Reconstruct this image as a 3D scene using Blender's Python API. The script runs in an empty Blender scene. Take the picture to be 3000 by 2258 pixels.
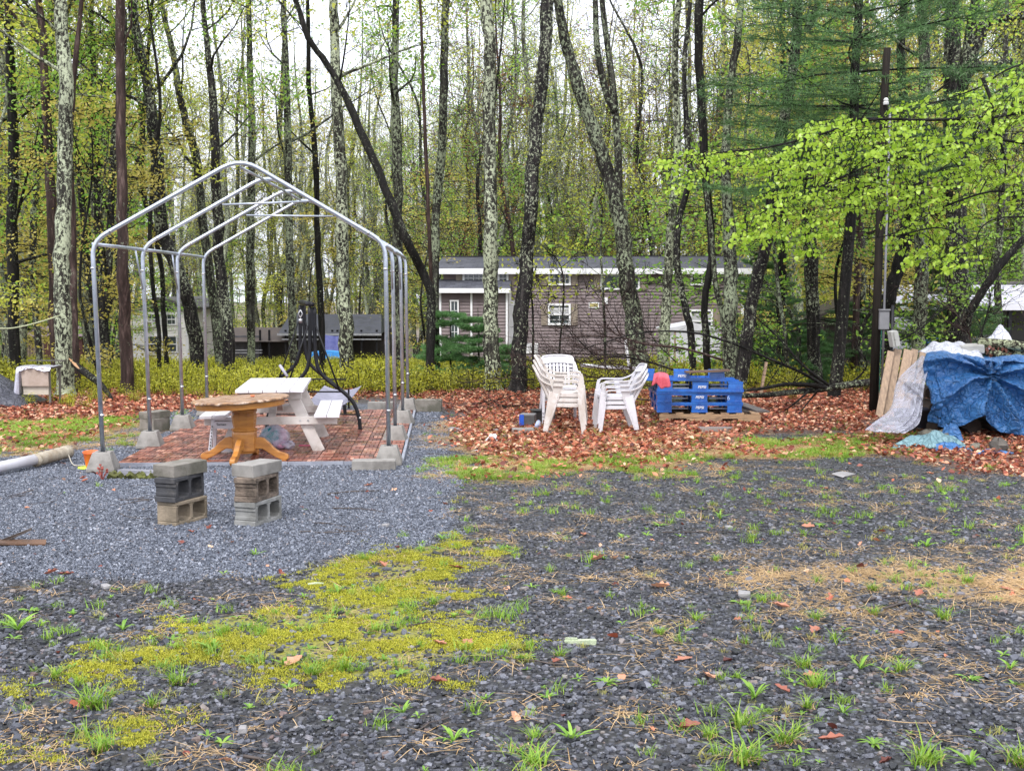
import bpy, math, random
import numpy as np
from mathutils import Vector, Matrix, Euler

# ---------------------------------------------------------------- camera, world, sun, exposure
SC = bpy.context.scene
CAM_H = 1.93
F = 3700.0                      # focal length in pixels of the 3000 x 2258 photograph
PITCH = math.atan(289.0 / F)
cam_d = bpy.data.cameras.new('camera')
cam_d.sensor_width = 36.0
cam_d.lens = 36.0 * F / 3000.0
cam_d.clip_start = 0.1
cam_d.clip_end = 2000.0
cam = bpy.data.objects.new('camera', cam_d)
SC.collection.objects.link(cam)
cam.location = (0, 0, CAM_H)
cam.rotation_euler = (math.pi / 2 - PITCH, 0, 0)
SC.camera = cam

world = bpy.data.worlds.new("World")
SC.world = world
world.use_nodes = True
wn = world.node_tree
wn.nodes.clear()
w_out = wn.nodes.new('ShaderNodeOutputWorld')
w_bg = wn.nodes.new('ShaderNodeBackground')
w_sky = wn.nodes.new('ShaderNodeTexSky')
w_sky.sky_type = 'NISHITA'
w_sky.sun_disc = False
SUN_EL, SUN_ROT = math.radians(52), math.radians(150)
w_sky.sun_elevation = SUN_EL
w_sky.sun_rotation = SUN_ROT
w_sky.air_density = 1.0
w_sky.dust_density = 6.0
w_sky.ozone_density = 1.5
w_hs = wn.nodes.new('ShaderNodeHueSaturation')     # overcast: the blue of a clear sky is mostly washed out
w_hs.inputs['Saturation'].default_value = 0.30
w_bg.inputs['Strength'].default_value = 0.15
wn.links.new(w_sky.outputs[0], w_hs.inputs['Color'])
w_mix = wn.nodes.new('ShaderNodeMix')               # even veil of cloud over the sky
w_mix.data_type = 'RGBA'
w_mix.inputs[0].default_value = 0.72
w_mix.inputs[7].default_value = (7.0, 7.3, 8.3, 1)
wn.links.new(w_hs.outputs[0], w_mix.inputs[6])
wn.links.new(w_mix.outputs[2], w_bg.inputs['Color'])
wn.links.new(w_bg.outputs[0], w_out.inputs['Surface'])

sun_d = bpy.data.lights.new('sun', 'SUN')
sun_d.energy = 1.5
sun_d.angle = math.radians(14)
sun_d.color = (1.0, 0.97, 0.93)
sun = bpy.data.objects.new('sun', sun_d)
SC.collection.objects.link(sun)
# light comes from behind the camera and a little left, high (matches sky rotation)
sun.rotation_euler = (math.radians(38), 0, math.radians(-25))

SC.view_settings.view_transform = 'Standard'
SC.view_settings.look = 'None'
SC.view_settings.gamma = 1.0
SC.view_settings.use_curve_mapping = False
SC.view_settings.exposure = 0.95
SC.cycles.max_bounces = 6
SC.cycles.diffuse_bounces = 3
SC.cycles.glossy_bounces = 2
SC.cycles.transmission_bounces = 4
SC.cycles.transparent_max_bounces = 8

COL = SC.collection
RNG = np.random.default_rng(7)
random.seed(7)
R = math.radians

# ---------------------------------------------------------------- numeric helpers
def _hash(ix, iy, seed):
    n = (ix.astype(np.int64) * 374761393 + iy.astype(np.int64) * 668265263 + seed * 1442695041) & 0x7fffffff
    n = ((n ^ (n >> 13)) * 1274126177) & 0x7fffffff
    return ((n ^ (n >> 16)) & 0xffff) / 65535.0

def vnoise(x, y, seed=0):
    x = np.asarray(x, float); y = np.asarray(y, float)
    ix = np.floor(x); iy = np.floor(y)
    fx = x - ix; fy = y - iy
    fx = fx * fx * (3 - 2 * fx); fy = fy * fy * (3 - 2 * fy)
    a = _hash(ix, iy, seed); b = _hash(ix + 1, iy, seed)
    c = _hash(ix, iy + 1, seed); d = _hash(ix + 1, iy + 1, seed)
    return (a * (1 - fx) + b * fx) * (1 - fy) + (c * (1 - fx) + d * fx) * fy

def fbm(x, y, seed=0, octv=4):
    x = np.asarray(x, float); y = np.asarray(y, float)
    s = 0.0; a = 0.5; t = 0.0
    for k in range(octv):
        s = s + a * vnoise(x * 2 ** k + 17.3 * k, y * 2 ** k - 9.1 * k, seed + k); t += a; a *= 0.5
    return s / t

def sstep(a, b, x):
    t = np.clip((np.asarray(x, float) - a) / (b - a), 0, 1)
    return t * t * (3 - 2 * t)

def gz(x, y):
    """height of the ground: flat yard, a gentle fall through the woods, level again far off"""
    x = np.asarray(x, float); y = np.asarray(y, float)
    t = np.clip(y - 21.0, 0, 74.0)
    z = -0.045 * t * sstep(0, 6, t)
    z = z + (fbm(x * 0.6, y * 0.6, 3) - 0.5) * 0.05 * sstep(19, 24, y)
    z = z + (fbm(x * 1.4, y * 1.4, 5) - 0.5) * 0.02
    return z

CP, SP = math.cos(PITCH), math.sin(PITCH)
def ray(px, py):
    u = (px - 1500.0) / F; v = (py - 1129.0) / F
    return np.array([u, CP - v * SP, -SP - v * CP])

def P(px, py, Y):
    """world point where the sight line through photo pixel (px, py) is Y metres ahead"""
    d = ray(px, py)
    t = Y / d[1]
    return Vector((d[0] * t, Y, CAM_H + d[2] * t))

def G(px, py, z=None):
    """world point of the ground seen at photo pixel (px, py)"""
    d = ray(px, py)
    if z is not None:
        t = (z - CAM_H) / d[2]
        return Vector((d[0] * t, d[1] * t, z))
    t = 2.0
    for _ in range(4000):
        p = d * t
        if CAM_H + p[2] <= float(gz(p[0], p[1])): break
        t += 0.05
    lo, hi = t - 0.05, t
    for _ in range(20):
        m = 0.5 * (lo + hi); p = d * m
        if CAM_H + p[2] <= float(gz(p[0], p[1])): hi = m
        else: lo = m
    p = d * hi
    return Vector((p[0], p[1], CAM_H + p[2]))

def PM(Y):
    """photo pixels per metre Y metres ahead"""
    return F / Y

def poly_mask(x, y, poly):
    x = np.asarray(x); y = np.asarray(y)
    ins = np.zeros(x.shape, bool)
    n = len(poly)
    for i in range(n):
        x1, y1 = poly[i]; x2, y2 = poly[(i + 1) % n]
        c = ((y1 > y) != (y2 > y)) & (x < (x2 - x1) * (y - y1) / (y2 - y1 + 1e-12) + x1)
        ins ^= c
    d = np.full(x.shape, 1e9)
    for i in range(n):
        x1, y1 = poly[i]; x2, y2 = poly[(i + 1) % n]
        dx, dy = x2 - x1, y2 - y1
        t = np.clip(((x - x1) * dx + (y - y1) * dy) / (dx * dx + dy * dy + 1e-12), 0, 1)
        d = np.minimum(d, np.hypot(x - x1 - t * dx, y - y1 - t * dy))
    return np.where(ins, d, -d)          # signed distance, inside positive

def GP(pts):
    return [tuple(G(a, b, 0.0))[:2] for a, b in pts]

# ---------------------------------------------------------------- materials
MATS = {}
def new_mat(name):
    m = bpy.data.materials.new(name); m.use_nodes = True
    nt = m.node_tree; nt.nodes.clear()
    o = nt.nodes.new('ShaderNodeOutputMaterial')
    MATS[name] = m
    return m, nt, o

def c4(c):
    return (c[0], c[1], c[2], 1.0)

def N(nt, typ, **kw):
    n = nt.nodes.new(typ)
    for k, v in kw.items(): setattr(n, k, v)
    return n

def coords(nt, kind='Object', scale=(1, 1, 1)):
    tc = N(nt, 'ShaderNodeTexCoord')
    mp = N(nt, 'ShaderNodeMapping')
    mp.inputs['Scale'].default_value = scale
    if kind == 'World':
        g = N(nt, 'ShaderNodeNewGeometry'); nt.links.new(g.outputs['Position'], mp.inputs['Vector'])
    else:
        nt.links.new(tc.outputs[kind], mp.inputs['Vector'])
    return mp.outputs[0]

def noise(nt, vec, scale, detail=5, rough=0.6, dist=0.0):
    n = N(nt, 'ShaderNodeTexNoise'); n.inputs['Scale'].default_value = scale
    n.inputs['Detail'].default_value = detail; n.inputs['Roughness'].default_value = rough
    n.inputs['Distortion'].default_value = dist
    nt.links.new(vec, n.inputs['Vector'])
    return n.outputs[0]

def ramp(nt, fac, stops, interp='LINEAR'):
    r = N(nt, 'ShaderNodeValToRGB'); r.color_ramp.interpolation = interp
    el = r.color_ramp.elements
    while len(el) < len(stops): el.new(0.5)
    for e, (p, c) in zip(el, stops):
        e.position = p; e.color = c4(c) if hasattr(c, '__len__') else (c, c, c, 1)
    nt.links.new(fac, r.inputs[0])
    return r.outputs[0]

def mixc(nt, fac, a, b, mode='MIX'):
    m = N(nt, 'ShaderNodeMix', data_type='RGBA', blend_type=mode)
    for s, v in ((m.inputs[0], fac), (m.inputs[6], a), (m.inputs[7], b)):
        if isinstance(v, bpy.types.NodeSocket): nt.links.new(v, s)
        elif hasattr(v, '__len__'): s.default_value = c4(v)
        else: s.default_value = v
    return m.outputs[2]

def mth(nt, op, a, b=0.0, clamp=False):
    m = N(nt, 'ShaderNodeMath', operation=op, use_clamp=clamp)
    for s, v in ((m.inputs[0], a), (m.inputs[1], b)):
        if isinstance(v, bpy.types.NodeSocket): nt.links.new(v, s)
        else: s.default_value = v
    return m.outputs[0]

def principled(nt, out, color, rough=0.6, metal=0.0, spec=0.5, bump=None, bstr=0.3, bdist=0.02):
    b = N(nt, 'ShaderNodeBsdfPrincipled')
    for s, v in (('Base Color', color), ('Roughness', rough), ('Metallic', metal)):
        if isinstance(v, bpy.types.NodeSocket): nt.links.new(v, b.inputs[s])
        elif hasattr(v, '__len__'): b.inputs[s].default_value = c4(v)
        else: b.inputs[s].default_value = v
    b.inputs['Specular IOR Level'].default_value = spec
    if bump is not None:
        bp = N(nt, 'ShaderNodeBump'); bp.inputs['Strength'].default_value = bstr; bp.inputs['Distance'].default_value = bdist
        nt.links.new(bump, bp.inputs['Height']); nt.links.new(bp.outputs[0], b.inputs['Normal'])
    nt.links.new(b.outputs[0], out.inputs['Surface'])
    return b

def pm(name, c1, c2=None, scale=6.0, rough=0.6, bump=0.3, bscale=60.0, metal=0.0, stretch=(1, 1, 1), spec=0.5, lo=0.35, hi=0.65, bdist=0.01, vary=0.0, dirt=None, dscale=2.5, dlo=0.5, dhi=0.75):
    """general weathered surface: two colours mixed by noise, optional dirt, fine bump"""
    if name in MATS: return MATS[name]
    m, nt, o = new_mat(name)
    v = coords(nt, 'Object', stretch)
    c2 = c2 or tuple(x * 0.75 for x in c1)
    n1 = noise(nt, v, scale)
    col = ramp(nt, n1, [(lo, c1), (hi, c2)])
    if dirt is not None:
        n3 = noise(nt, v, dscale, 8, 0.7)
        col = mixc(nt, ramp(nt, n3, [(dlo, 0.0), (dhi, 1.0)]), col, dirt)
    if vary:
        oi = N(nt, 'ShaderNodeObjectInfo')
        col = mixc(nt, 1.0, col, ramp(nt, oi.outputs['Random'], [(0, 1 - vary), (1, 1 + vary)]), 'MULTIPLY')
    n2 = noise(nt, v, bscale, 6, 0.65)
    rg = ramp(nt, n1, [(0.3, max(0.02, rough - 0.1)), (0.7, min(1, rough + 0.12))])
    principled(nt, o, col, rg, metal, spec, n2, bump, bdist)
    return m

# ---------------------------------------------------------------- meshes
class MB:
    def __init__(s): s.v = []; s.f = []; s.m = []; s.cur = 0
    def add(s, vs, fs):
        o = len(s.v); s.v.extend([tuple(p) for p in vs]); s.f.extend([tuple(i + o for i in f) for f in fs]); s.m.extend([s.cur] * len(fs))
        return s
    def box(s, c, size, rot=None, taper=1.0, jit=0.0, rng=None):
        x, y, z = size[0] / 2, size[1] / 2, size[2] / 2
        vs = []
        for dz in (-1, 1):
            t = taper if dz > 0 else 1.0
            for dx, dy in ((-1, -1), (1, -1), (1, 1), (-1, 1)):
                vs.append(Vector((dx * x * t, dy * y * t, dz * z)))
        if jit:
            vs = [q + Vector([random.uniform(-jit, jit) for _ in range(3)]) for q in vs]
        if rot is not None:
            M = Euler(rot).to_matrix() if not isinstance(rot, Matrix) else rot
            vs = [M @ q for q in vs]
        c = Vector(c)
        return s.add([q + c for q in vs], [(3, 2, 1, 0), (4, 5, 6, 7), (0, 1, 5, 4), (1, 2, 6, 5), (2, 3, 7, 6), (3, 0, 4, 7)])
    def beam(s, a, b, w, h, up=(0, 0, 1)):
        """box bar from a to b, w across, h along up"""
        a = Vector(a); b = Vector(b); d = (b - a); L = d.length; d.normalize()
        u = Vector(up); sd = d.cross(u)
        if sd.length < 1e-4: u = Vector((1, 0, 0)); sd = d.cross(u)
        sd.normalize(); u = sd.cross(d).normalized()
        M = Matrix((sd, d, u)).transposed()
        return s.box((a + b) / 2, (w, L, h), M)
    def tube(s, pts, rad, n=8, cap=True):
        pts = [Vector(p) for p in pts]
        k = len(pts)
        if not hasattr(rad, '__len__'): rad = [rad] * k
        t0 = (pts[1] - pts[0]).normalized()
        a = Vector((0, 0, 1)) if abs(t0.z) < 0.9 else Vector((1, 0, 0))
        nx = t0.cross(a).normalized()
        vs = []
        for i, p in enumerate(pts):
            if i == 0: t = pts[1] - pts[0]
            elif i == k - 1: t = pts[-1] - pts[-2]
            else: t = pts[i + 1] - pts[i - 1]
            t = t.normalized() if t.length > 1e-9 else t0
            nx = (nx - t * nx.dot(t))
            nx = nx.normalized() if nx.length > 1e-6 else t.orthogonal().normalized()
            ny = t.cross(nx)
            for j in range(n):
                an = 2 * math.pi * j / n
                vs.append(p + (nx * math.cos(an) + ny * math.sin(an)) * rad[i])
        fs = []
        for i in range(k - 1):
            for j in range(n):
                j2 = (j + 1) % n
                fs.append((i * n + j, i * n + j2, (i + 1) * n + j2, (i + 1) * n + j))
        if cap:
            fs.append(tuple(range(n - 1, -1, -1))); fs.append(tuple((k - 1) * n + j for j in range(n)))
        return s.add(vs, fs)
    def lathe(s, prof, n=24, c=(0, 0, 0)):
        c = Vector(c); vs = []; fs = []
        for r, z in prof:
            for j in range(n):
                a = 2 * math.pi * j / n
                vs.append(c + Vector((r * math.cos(a), r * math.sin(a), z)))
        k = len(prof)
        for i in range(k - 1):
            for j in range(n):
                j2 = (j + 1) % n
                fs.append((i * n + j, i * n + j2, (i + 1) * n + j2, (i + 1) * n + j))
        if prof[0][0] > 1e-4: fs.append(tuple(range(n - 1, -1, -1)))
        if prof[-1][0] > 1e-4: fs.append(tuple((k - 1) * n + j for j in range(n)))
        return s.add(vs, fs)
    def prism(s, poly, y0, y1):
        """outline in the local xz plane, extruded along y"""
        n = len(poly)
        vs = [(x, y0, z) for x, z in poly] + [(x, y1, z) for x, z in poly]
        fs = [tuple(range(n)), tuple(range(2 * n - 1, n - 1, -1))]
        for i in range(n):
            j = (i + 1) % n
            fs.append((i, i + n, j + n, j))
        return s.add(vs, fs)
    def grid(s, fn, nu, nv):
        vs = [fn(i / nu, j / nv) for j in range(nv + 1) for i in range(nu + 1)]
        fs = [(j * (nu + 1) + i, j * (nu + 1) + i + 1, (j + 1) * (nu + 1) + i + 1, (j + 1) * (nu + 1) + i) for j in range(nv) for i in range(nu)]
        return s.add(vs, fs)
    def xform(s, M):
        s.v = [tuple(M @ Vector(p)) for p in s.v]; return s
    def mesh(s, name, mats, smooth=False, auto=True):
        me = bpy.data.meshes.new(name)
        me.from_pydata(s.v, [], s.f)
        if not isinstance(mats, (list, tuple)): mats = [mats]
        for m in mats: me.materials.append(m)
        if len(mats) > 1: me.polygons.foreach_set('material_index', s.m)
        if smooth: me.polygons.foreach_set('use_smooth', [True] * len(s.f))
        me.update()
        return me

def arr_mesh(name, V, Fq, mat, smooth=False):
    """mesh from numpy arrays; Fq is (n, k) faces of one size"""
    me = bpy.data.meshes.new(name)
    V = np.ascontiguousarray(V, np.float32); Fq = np.ascontiguousarray(Fq, np.int32)
    nf, k = Fq.shape
    me.vertices.add(len(V)); me.vertices.foreach_set('co', V.ravel())
    me.loops.add(nf * k); me.loops.foreach_set('vertex_index', Fq.ravel())
    me.polygons.add(nf); me.polygons.foreach_set('loop_start', np.arange(0, nf * k, k, dtype=np.int32))
    if smooth: me.polygons.foreach_set('use_smooth', np.ones(nf, bool))
    me.materials.append(mat); me.update(calc_edges=True)
    return me

def link(name, me, parent=None, kind=None):
    o = bpy.data.objects.new(name, me); COL.objects.link(o)
    if parent is not None: o.parent = parent
    if kind: o['kind'] = kind
    return o

def tag(o, label=None, cat=None, group=None, kind=None):
    if label: o['label'] = label
    if cat: o['category'] = cat
    if group: o['group'] = group
    if kind: o['kind'] = kind
    return o

def thing(name, label, cat, loc=(0, 0, 0), rotz=0.0, group=None, rot=None):
    o = bpy.data.objects.new(name, None); COL.objects.link(o)
    o.empty_display_size = 0.2
    o.location = loc
    o.rotation_euler = rot if rot is not None else (0, 0, rotz)
    return tag(o, label, cat, group)

def obj(name, mb, mats, parent=None, world=False, smooth=False, bevel=0.0, smooth_ang=None, kind=None, solid=0.0, label=None):
    if world and parent is not None:
        L = parent.location; mb.v = [(p[0] - L[0], p[1] - L[1], p[2] - L[2]) for p in mb.v]
    o = link(name, mb.mesh(name, mats, smooth), parent, kind)
    if solid:
        md = o.modifiers.new('thickness', 'SOLIDIFY'); md.thickness = solid; md.offset = 0
    if bevel:
        md = o.modifiers.new('bevel', 'BEVEL'); md.width = bevel; md.segments = 2; md.limit_method = 'ANGLE'; md.angle_limit = R(40)
    if label: o['label'] = label
    return o

def single(name, label, cat, mb, mats, loc=(0, 0, 0), rot=(0, 0, 0), group=None, **kw):
    o = obj(name, mb, mats, None, **kw)
    o.location = loc; o.rotation_euler = rot
    return tag(o, label, cat, group)

ORD = 'leftmost,second,third,fourth,fifth,sixth,seventh,eighth,ninth,tenth,eleventh,twelfth,thirteenth,fourteenth,fifteenth,sixteenth,seventeenth,eighteenth,nineteenth,twentieth'.split(',')
def ordinal_labels(rows, group=True):
    """rows: (object, photo x, phrase for one, phrase for many); alike things get their place counted from the left"""
    by = {}
    for r in rows: by.setdefault(r[2], []).append(r)
    for k, rs in by.items():
        rs.sort(key=lambda r: r[1])
        for i, (o, px, one, many) in enumerate(rs):
            n = len(rs)
            if n == 1: o['label'] = one; continue
            w = 'leftmost' if i == 0 else ('rightmost' if i == n - 1 else (ORD[i] if i < 20 else '%dth' % (i + 1)) + ' from left')
            o['label'] = w + ' of the ' + many
            o['group'] = many

def children(o): return [c for c in bpy.data.objects if c.parent is o]
_KIDS = {}
def copy_tree(o, parent=None, kids=None):
    c = o.copy(); COL.objects.link(c)
    if parent is not None: c.parent = parent
    for ch in children(o): copy_tree(ch, c)
    return c

def smooth_path(pts, k=4):
    """Catmull-Rom through the points"""
    pts = [Vector(p) for p in pts]
    q = [pts[0] * 2 - pts[1]] + pts + [pts[-1] * 2 - pts[-2]]
    out = []
    for i in range(1, len(q) - 2):
        for j in range(k):
            t = j / k
            out.append(0.5 * ((2 * q[i]) + (-q[i - 1] + q[i + 1]) * t + (2 * q[i - 1] - 5 * q[i] + 4 * q[i + 1] - q[i + 2]) * t * t + (-q[i - 1] + 3 * q[i] - 3 * q[i + 1] + q[i + 2]) * t ** 3))
    out.append(pts[-1])
    return out

# ---------------------------------------------------------------- scatter by geometry nodes
def proto_collection(name, objs):
    c = bpy.data.collections.new(name)
    for o in objs:
        for cc in list(o.users_collection): cc.objects.unlink(o)
        c.objects.link(o)
    return c

def proto(name, me):
    return bpy.data.objects.new(name, me)

def scatter(name, protos, pts, rot, scl, idx, label=None, kind='stuff'):
    coll = proto_collection(name + '_kinds', protos)
    n = len(pts)
    me = bpy.data.meshes.new(name)
    me.vertices.add(n); me.vertices.foreach_set('co', np.ascontiguousarray(pts, np.float32).ravel())
    a = me.attributes.new('rot', 'FLOAT_VECTOR', 'POINT'); a.data.foreach_set('vector', np.ascontiguousarray(rot, np.float32).ravel())
    scl = np.asarray(scl, np.float32)
    if scl.ndim == 1: scl = np.repeat(scl[:, None], 3, 1)
    a = me.attributes.new('scl', 'FLOAT_VECTOR', 'POINT'); a.data.foreach_set('vector', np.ascontiguousarray(scl).ravel())
    a = me.attributes.new('idx', 'INT', 'POINT'); a.data.foreach_set('value', np.ascontiguousarray(idx, np.int32))
    o = link(name, me, None, kind)
    ng = bpy.data.node_groups.new(name + '_nodes', 'GeometryNodeTree')
    ng.interface.new_socket('Geometry', in_out='INPUT', socket_type='NodeSocketGeometry')
    ng.interface.new_socket('Geometry', in_out='OUTPUT', socket_type='NodeSocketGeometry')
    gi = ng.nodes.new('NodeGroupInput'); go = ng.nodes.new('NodeGroupOutput')
    ip = ng.nodes.new('GeometryNodeInstanceOnPoints')
    ci = ng.nodes.new('GeometryNodeCollectionInfo')
    ci.inputs['Collection'].default_value = coll
    ci.inputs['Separate Children'].default_value = True
    ci.inputs['Reset Children'].default_value = True
    def na(nm, typ):
        q = ng.nodes.new('GeometryNodeInputNamedAttribute'); q.data_type = typ; q.inputs['Name'].default_value = nm
        return [s for s in q.outputs if s.enabled][0]
    e2r = ng.nodes.new('FunctionNodeEulerToRotation')
    L = ng.links.new
    L(gi.outputs[0], ip.inputs['Points']); L(ci.outputs[0], ip.inputs['Instance'])
    ip.inputs['Pick Instance'].default_value = True
    L(na('idx', 'INT'), ip.inputs['Instance Index'])
    L(na('rot', 'FLOAT_VECTOR'), e2r.inputs[0]); L(e2r.outputs[0], ip.inputs['Rotation'])
    L(na('scl', 'FLOAT_VECTOR'), ip.inputs['Scale'])
    L(ip.outputs[0], go.inputs[0])
    md = o.modifiers.new('scatter', 'NODES'); md.node_group = ng
    if label: o['label'] = label
    return o
# ---------------------------------------------------------------- ground zones (world coordinates)
Z_PAD = GP([(-120, 1345), (150, 1322), (330, 1268), (430, 1235), (520, 1205), (620, 1180), (900, 1180), (1180, 1186), (1290, 1192), (1318, 1260), (1322, 1330), (1335, 1440), (1300, 1560), (1180, 1605), (960, 1640), (800, 1690), (500, 1700), (250, 1690), (-120, 1700)])
Z_MOSS = [GP([(830, 1720), (960, 1640), (1180, 1605), (1330, 1600), (1360, 1690), (1300, 1760), (1100, 1780), (900, 1760)]),
          GP([(180, 1900), (450, 1850), (800, 1760), (1150, 1770), (1330, 1830), (1250, 1930), (900, 1960), (600, 1960), (380, 2010), (200, 1980)]),
          GP([(170, 2060), (420, 2040), (430, 2170), (180, 2160)])]
Z_LITTER = [GP([(-200, 1225), (200, 1235), (430, 1225), (620, 1200), (900, 1165), (1300, 1160), (1500, 1165), (2000, 1165), (3200, 1165), (3200, 1100), (1500, 1120), (-200, 1140)]),
            GP([(1310, 1160), (2560, 1160), (2560, 1255), (2240, 1275), (2150, 1330), (1640, 1350), (1420, 1340), (1310, 1300), (1300, 1230)]),
            GP([(2500, 1250), (3200, 1250), (3200, 1400), (2900, 1385), (2640, 1335), (2480, 1290)])]
Z_STRAW = [GP([(2080, 1705), (2400, 1700), (2480, 1735), (2300, 1760), (2150, 1750)]), GP([(2520, 1665), (2860, 1655), (3100, 1690), (3100, 1730), (2750, 1740), (2560, 1725)]), GP([(2050, 1780), (2300, 1770), (2700, 1790), (2500, 1830), (2200, 1820)]),
           GP([(1310, 1215), (1500, 1190), (1640, 1240), (2100, 1270), (2200, 1310), (2100, 1350), (1700, 1375), (1400, 1355), (1310, 1290)]),
           GP([(60, 1290), (430, 1225), (470, 1235), (330, 1290), (100, 1330)])]
Z_GRASS = [GP([(-200, 1245), (150, 1235), (420, 1215), (470, 1230), (300, 1290), (-50, 1345), (-200, 1330)]),
           GP([(1330, 1350), (1600, 1340), (2080, 1330), (2150, 1290), (2660, 1270), (2700, 1310), (2450, 1340), (2100, 1360), (1650, 1400), (1400, 1400)])]

def zone_fields(x, y):
    w = (fbm(x * 1.3, y * 1.3, 11, 4) - 0.5)
    w2 = (fbm(x * 4.0, y * 4.0, 21, 3) - 0.5)
    def zn(polys, soft, wob):
        d = np.full(np.shape(x), -1e9)
        for p in polys: d = np.maximum(d, poly_mask(x, y, p))
        return sstep(-soft, soft, d + w * wob + w2 * wob * 0.5)
    pad = zn([Z_PAD], 0.10, 0.35)
    moss = zn(Z_MOSS, 0.30, 1.3)
    litter = np.maximum(zn(Z_LITTER, 0.3, 1.2), 0.9 * sstep(20.5, 22.5, y + w * 2))
    straw = zn(Z_STRAW, 0.35, 1.4)
    grass = zn(Z_GRASS, 0.4, 1.6)
    forest = sstep(21, 23, y + w * 2)
    return pad, moss, litter, straw, grass, forest

# ---------------------------------------------------------------- ground material
def ground_material():
    m, nt, o = new_mat('ground_mix')
    v = coords(nt, 'World')
    a1 = N(nt, 'ShaderNodeAttribute', attribute_name='zone_a')
    a2 = N(nt, 'ShaderNodeAttribute', attribute_name='zone_b')
    s1 = N(nt, 'ShaderNodeSeparateColor'); s2 = N(nt, 'ShaderNodeSeparateColor')
    nt.links.new(a1.outputs['Color'], s1.inputs[0]); nt.links.new(a2.outputs['Color'], s2.inputs[0])
    pad, moss, litter = s1.outputs; straw, grass, forest = s2.outputs
    def vor(scale, feature='F1'):
        n = N(nt, 'ShaderNodeTexVoronoi'); n.feature = feature; n.inputs['Scale'].default_value = scale
        nt.links.new(v, n.inputs['Vector']); return n
    vc = vor(34.0); vf = vor(75.0)
    sep = N(nt, 'ShaderNodeSeparateColor'); nt.links.new(vc.outputs['Color'], sep.inputs[0])
    coarse = ramp(nt, sep.outputs[0], [(0, (0.010, 0.010, 0.012)), (0.5, (0.040, 0.041, 0.047)), (0.85, (0.11, 0.112, 0.125)), (1, (0.19, 0.19, 0.21))])
    coarse = mixc(nt, ramp(nt, vc.outputs['Distance'], [(0.35, 0.0), (0.7, 1.0)]), coarse, (0.012, 0.012, 0.012))
    sep2 = N(nt, 'ShaderNodeSeparateColor'); nt.links.new(vf.outputs['Color'], sep2.inputs[0])
    fine = ramp(nt, sep2.outputs[0], [(0, (0.025, 0.03, 0.04)), (0.5, (0.10, 0.115, 0.15)), (1, (0.25, 0.27, 0.33))])
    fine = mixc(nt, ramp(nt, vf.outputs['Distance'], [(0.4, 0.0), (0.75, 1.0)]), fine, (0.02, 0.02, 0.025))
    dirt = ramp(nt, noise(nt, v, 3.0, 7, 0.7), [(0.35, (0.022, 0.017, 0.013)), (0.7, (0.075, 0.055, 0.038))])
    soil_m = ramp(nt, noise(nt, v, 1.7, 8, 0.75), [(0.5, 0.0), (0.72, 0.6)])
    coarse = mixc(nt, soil_m, coarse, dirt)
    col = mixc(nt, pad, coarse, fine)
    # leaf litter base
    lit = ramp(nt, noise(nt, v, 22.0, 6, 0.8), [(0.3, (0.035, 0.018, 0.010)), (0.5, (0.16, 0.075, 0.045)), (0.7, (0.33, 0.17, 0.10))])
    col = mixc(nt, litter, col, lit)
    gn = noise(nt, v, 9.0, 8, 0.8)
    def masked(z, lo, hi):
        s = mth(nt, 'ADD', mth(nt, 'MULTIPLY', z, 0.75), mth(nt, 'SUBTRACT', gn, 0.5))
        return ramp(nt, s, [(lo, 0.0), (hi, 1.0)])
    strc = ramp(nt, noise(nt, v, 45.0, 5, 0.8), [(0.3, (0.06, 0.04, 0.022)), (0.7, (0.38, 0.27, 0.15))])
    col = mixc(nt, masked(straw, 0.52, 0.72), col, strc)
    grc = ramp(nt, noise(nt, v, 30.0, 5, 0.8), [(0.3, (0.025, 0.035, 0.010)), (0.7, (0.16, 0.19, 0.04))])
    col = mixc(nt, masked(grass, 0.60, 0.80), col, grc)
    msc = ramp(nt, noise(nt, v, 55.0, 5, 0.8), [(0.3, (0.07, 0.075, 0.010)), (0.7, (0.36, 0.34, 0.03))])
    gn2 = noise(nt, v, 17.0, 6, 0.85)
    mm_ = mth(nt, 'ADD', mth(nt, 'MULTIPLY', moss, 0.62), mth(nt, 'SUBTRACT', gn2, 0.5))
    col = mixc(nt, ramp(nt, mm_, [(0.50, 0.0), (0.62, 0.9)]), col, msc)
    ff = ramp(nt, noise(nt, v, 2.5, 8, 0.8), [(0.35, (0.10, 0.055, 0.03)), (0.6, (0.08, 0.10, 0.025))])
    col = mixc(nt, mth(nt, 'MULTIPLY', forest, 0.6), col, ff)
    hb = mixc(nt, pad, vc.outputs['Distance'], vf.outputs['Distance'])
    h2 = mth(nt, 'ADD', mth(nt, 'MULTIPLY', hb, -1.0), noise(nt, v, 40, 4, 0.7))
    rg = ramp(nt, noise(nt, v, 5.0, 4, 0.6), [(0.3, 0.42), (0.7, 0.75)])
    principled(nt, o, col, rg, 0.0, 0.5, h2, 0.7, 0.012)
    return m

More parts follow.
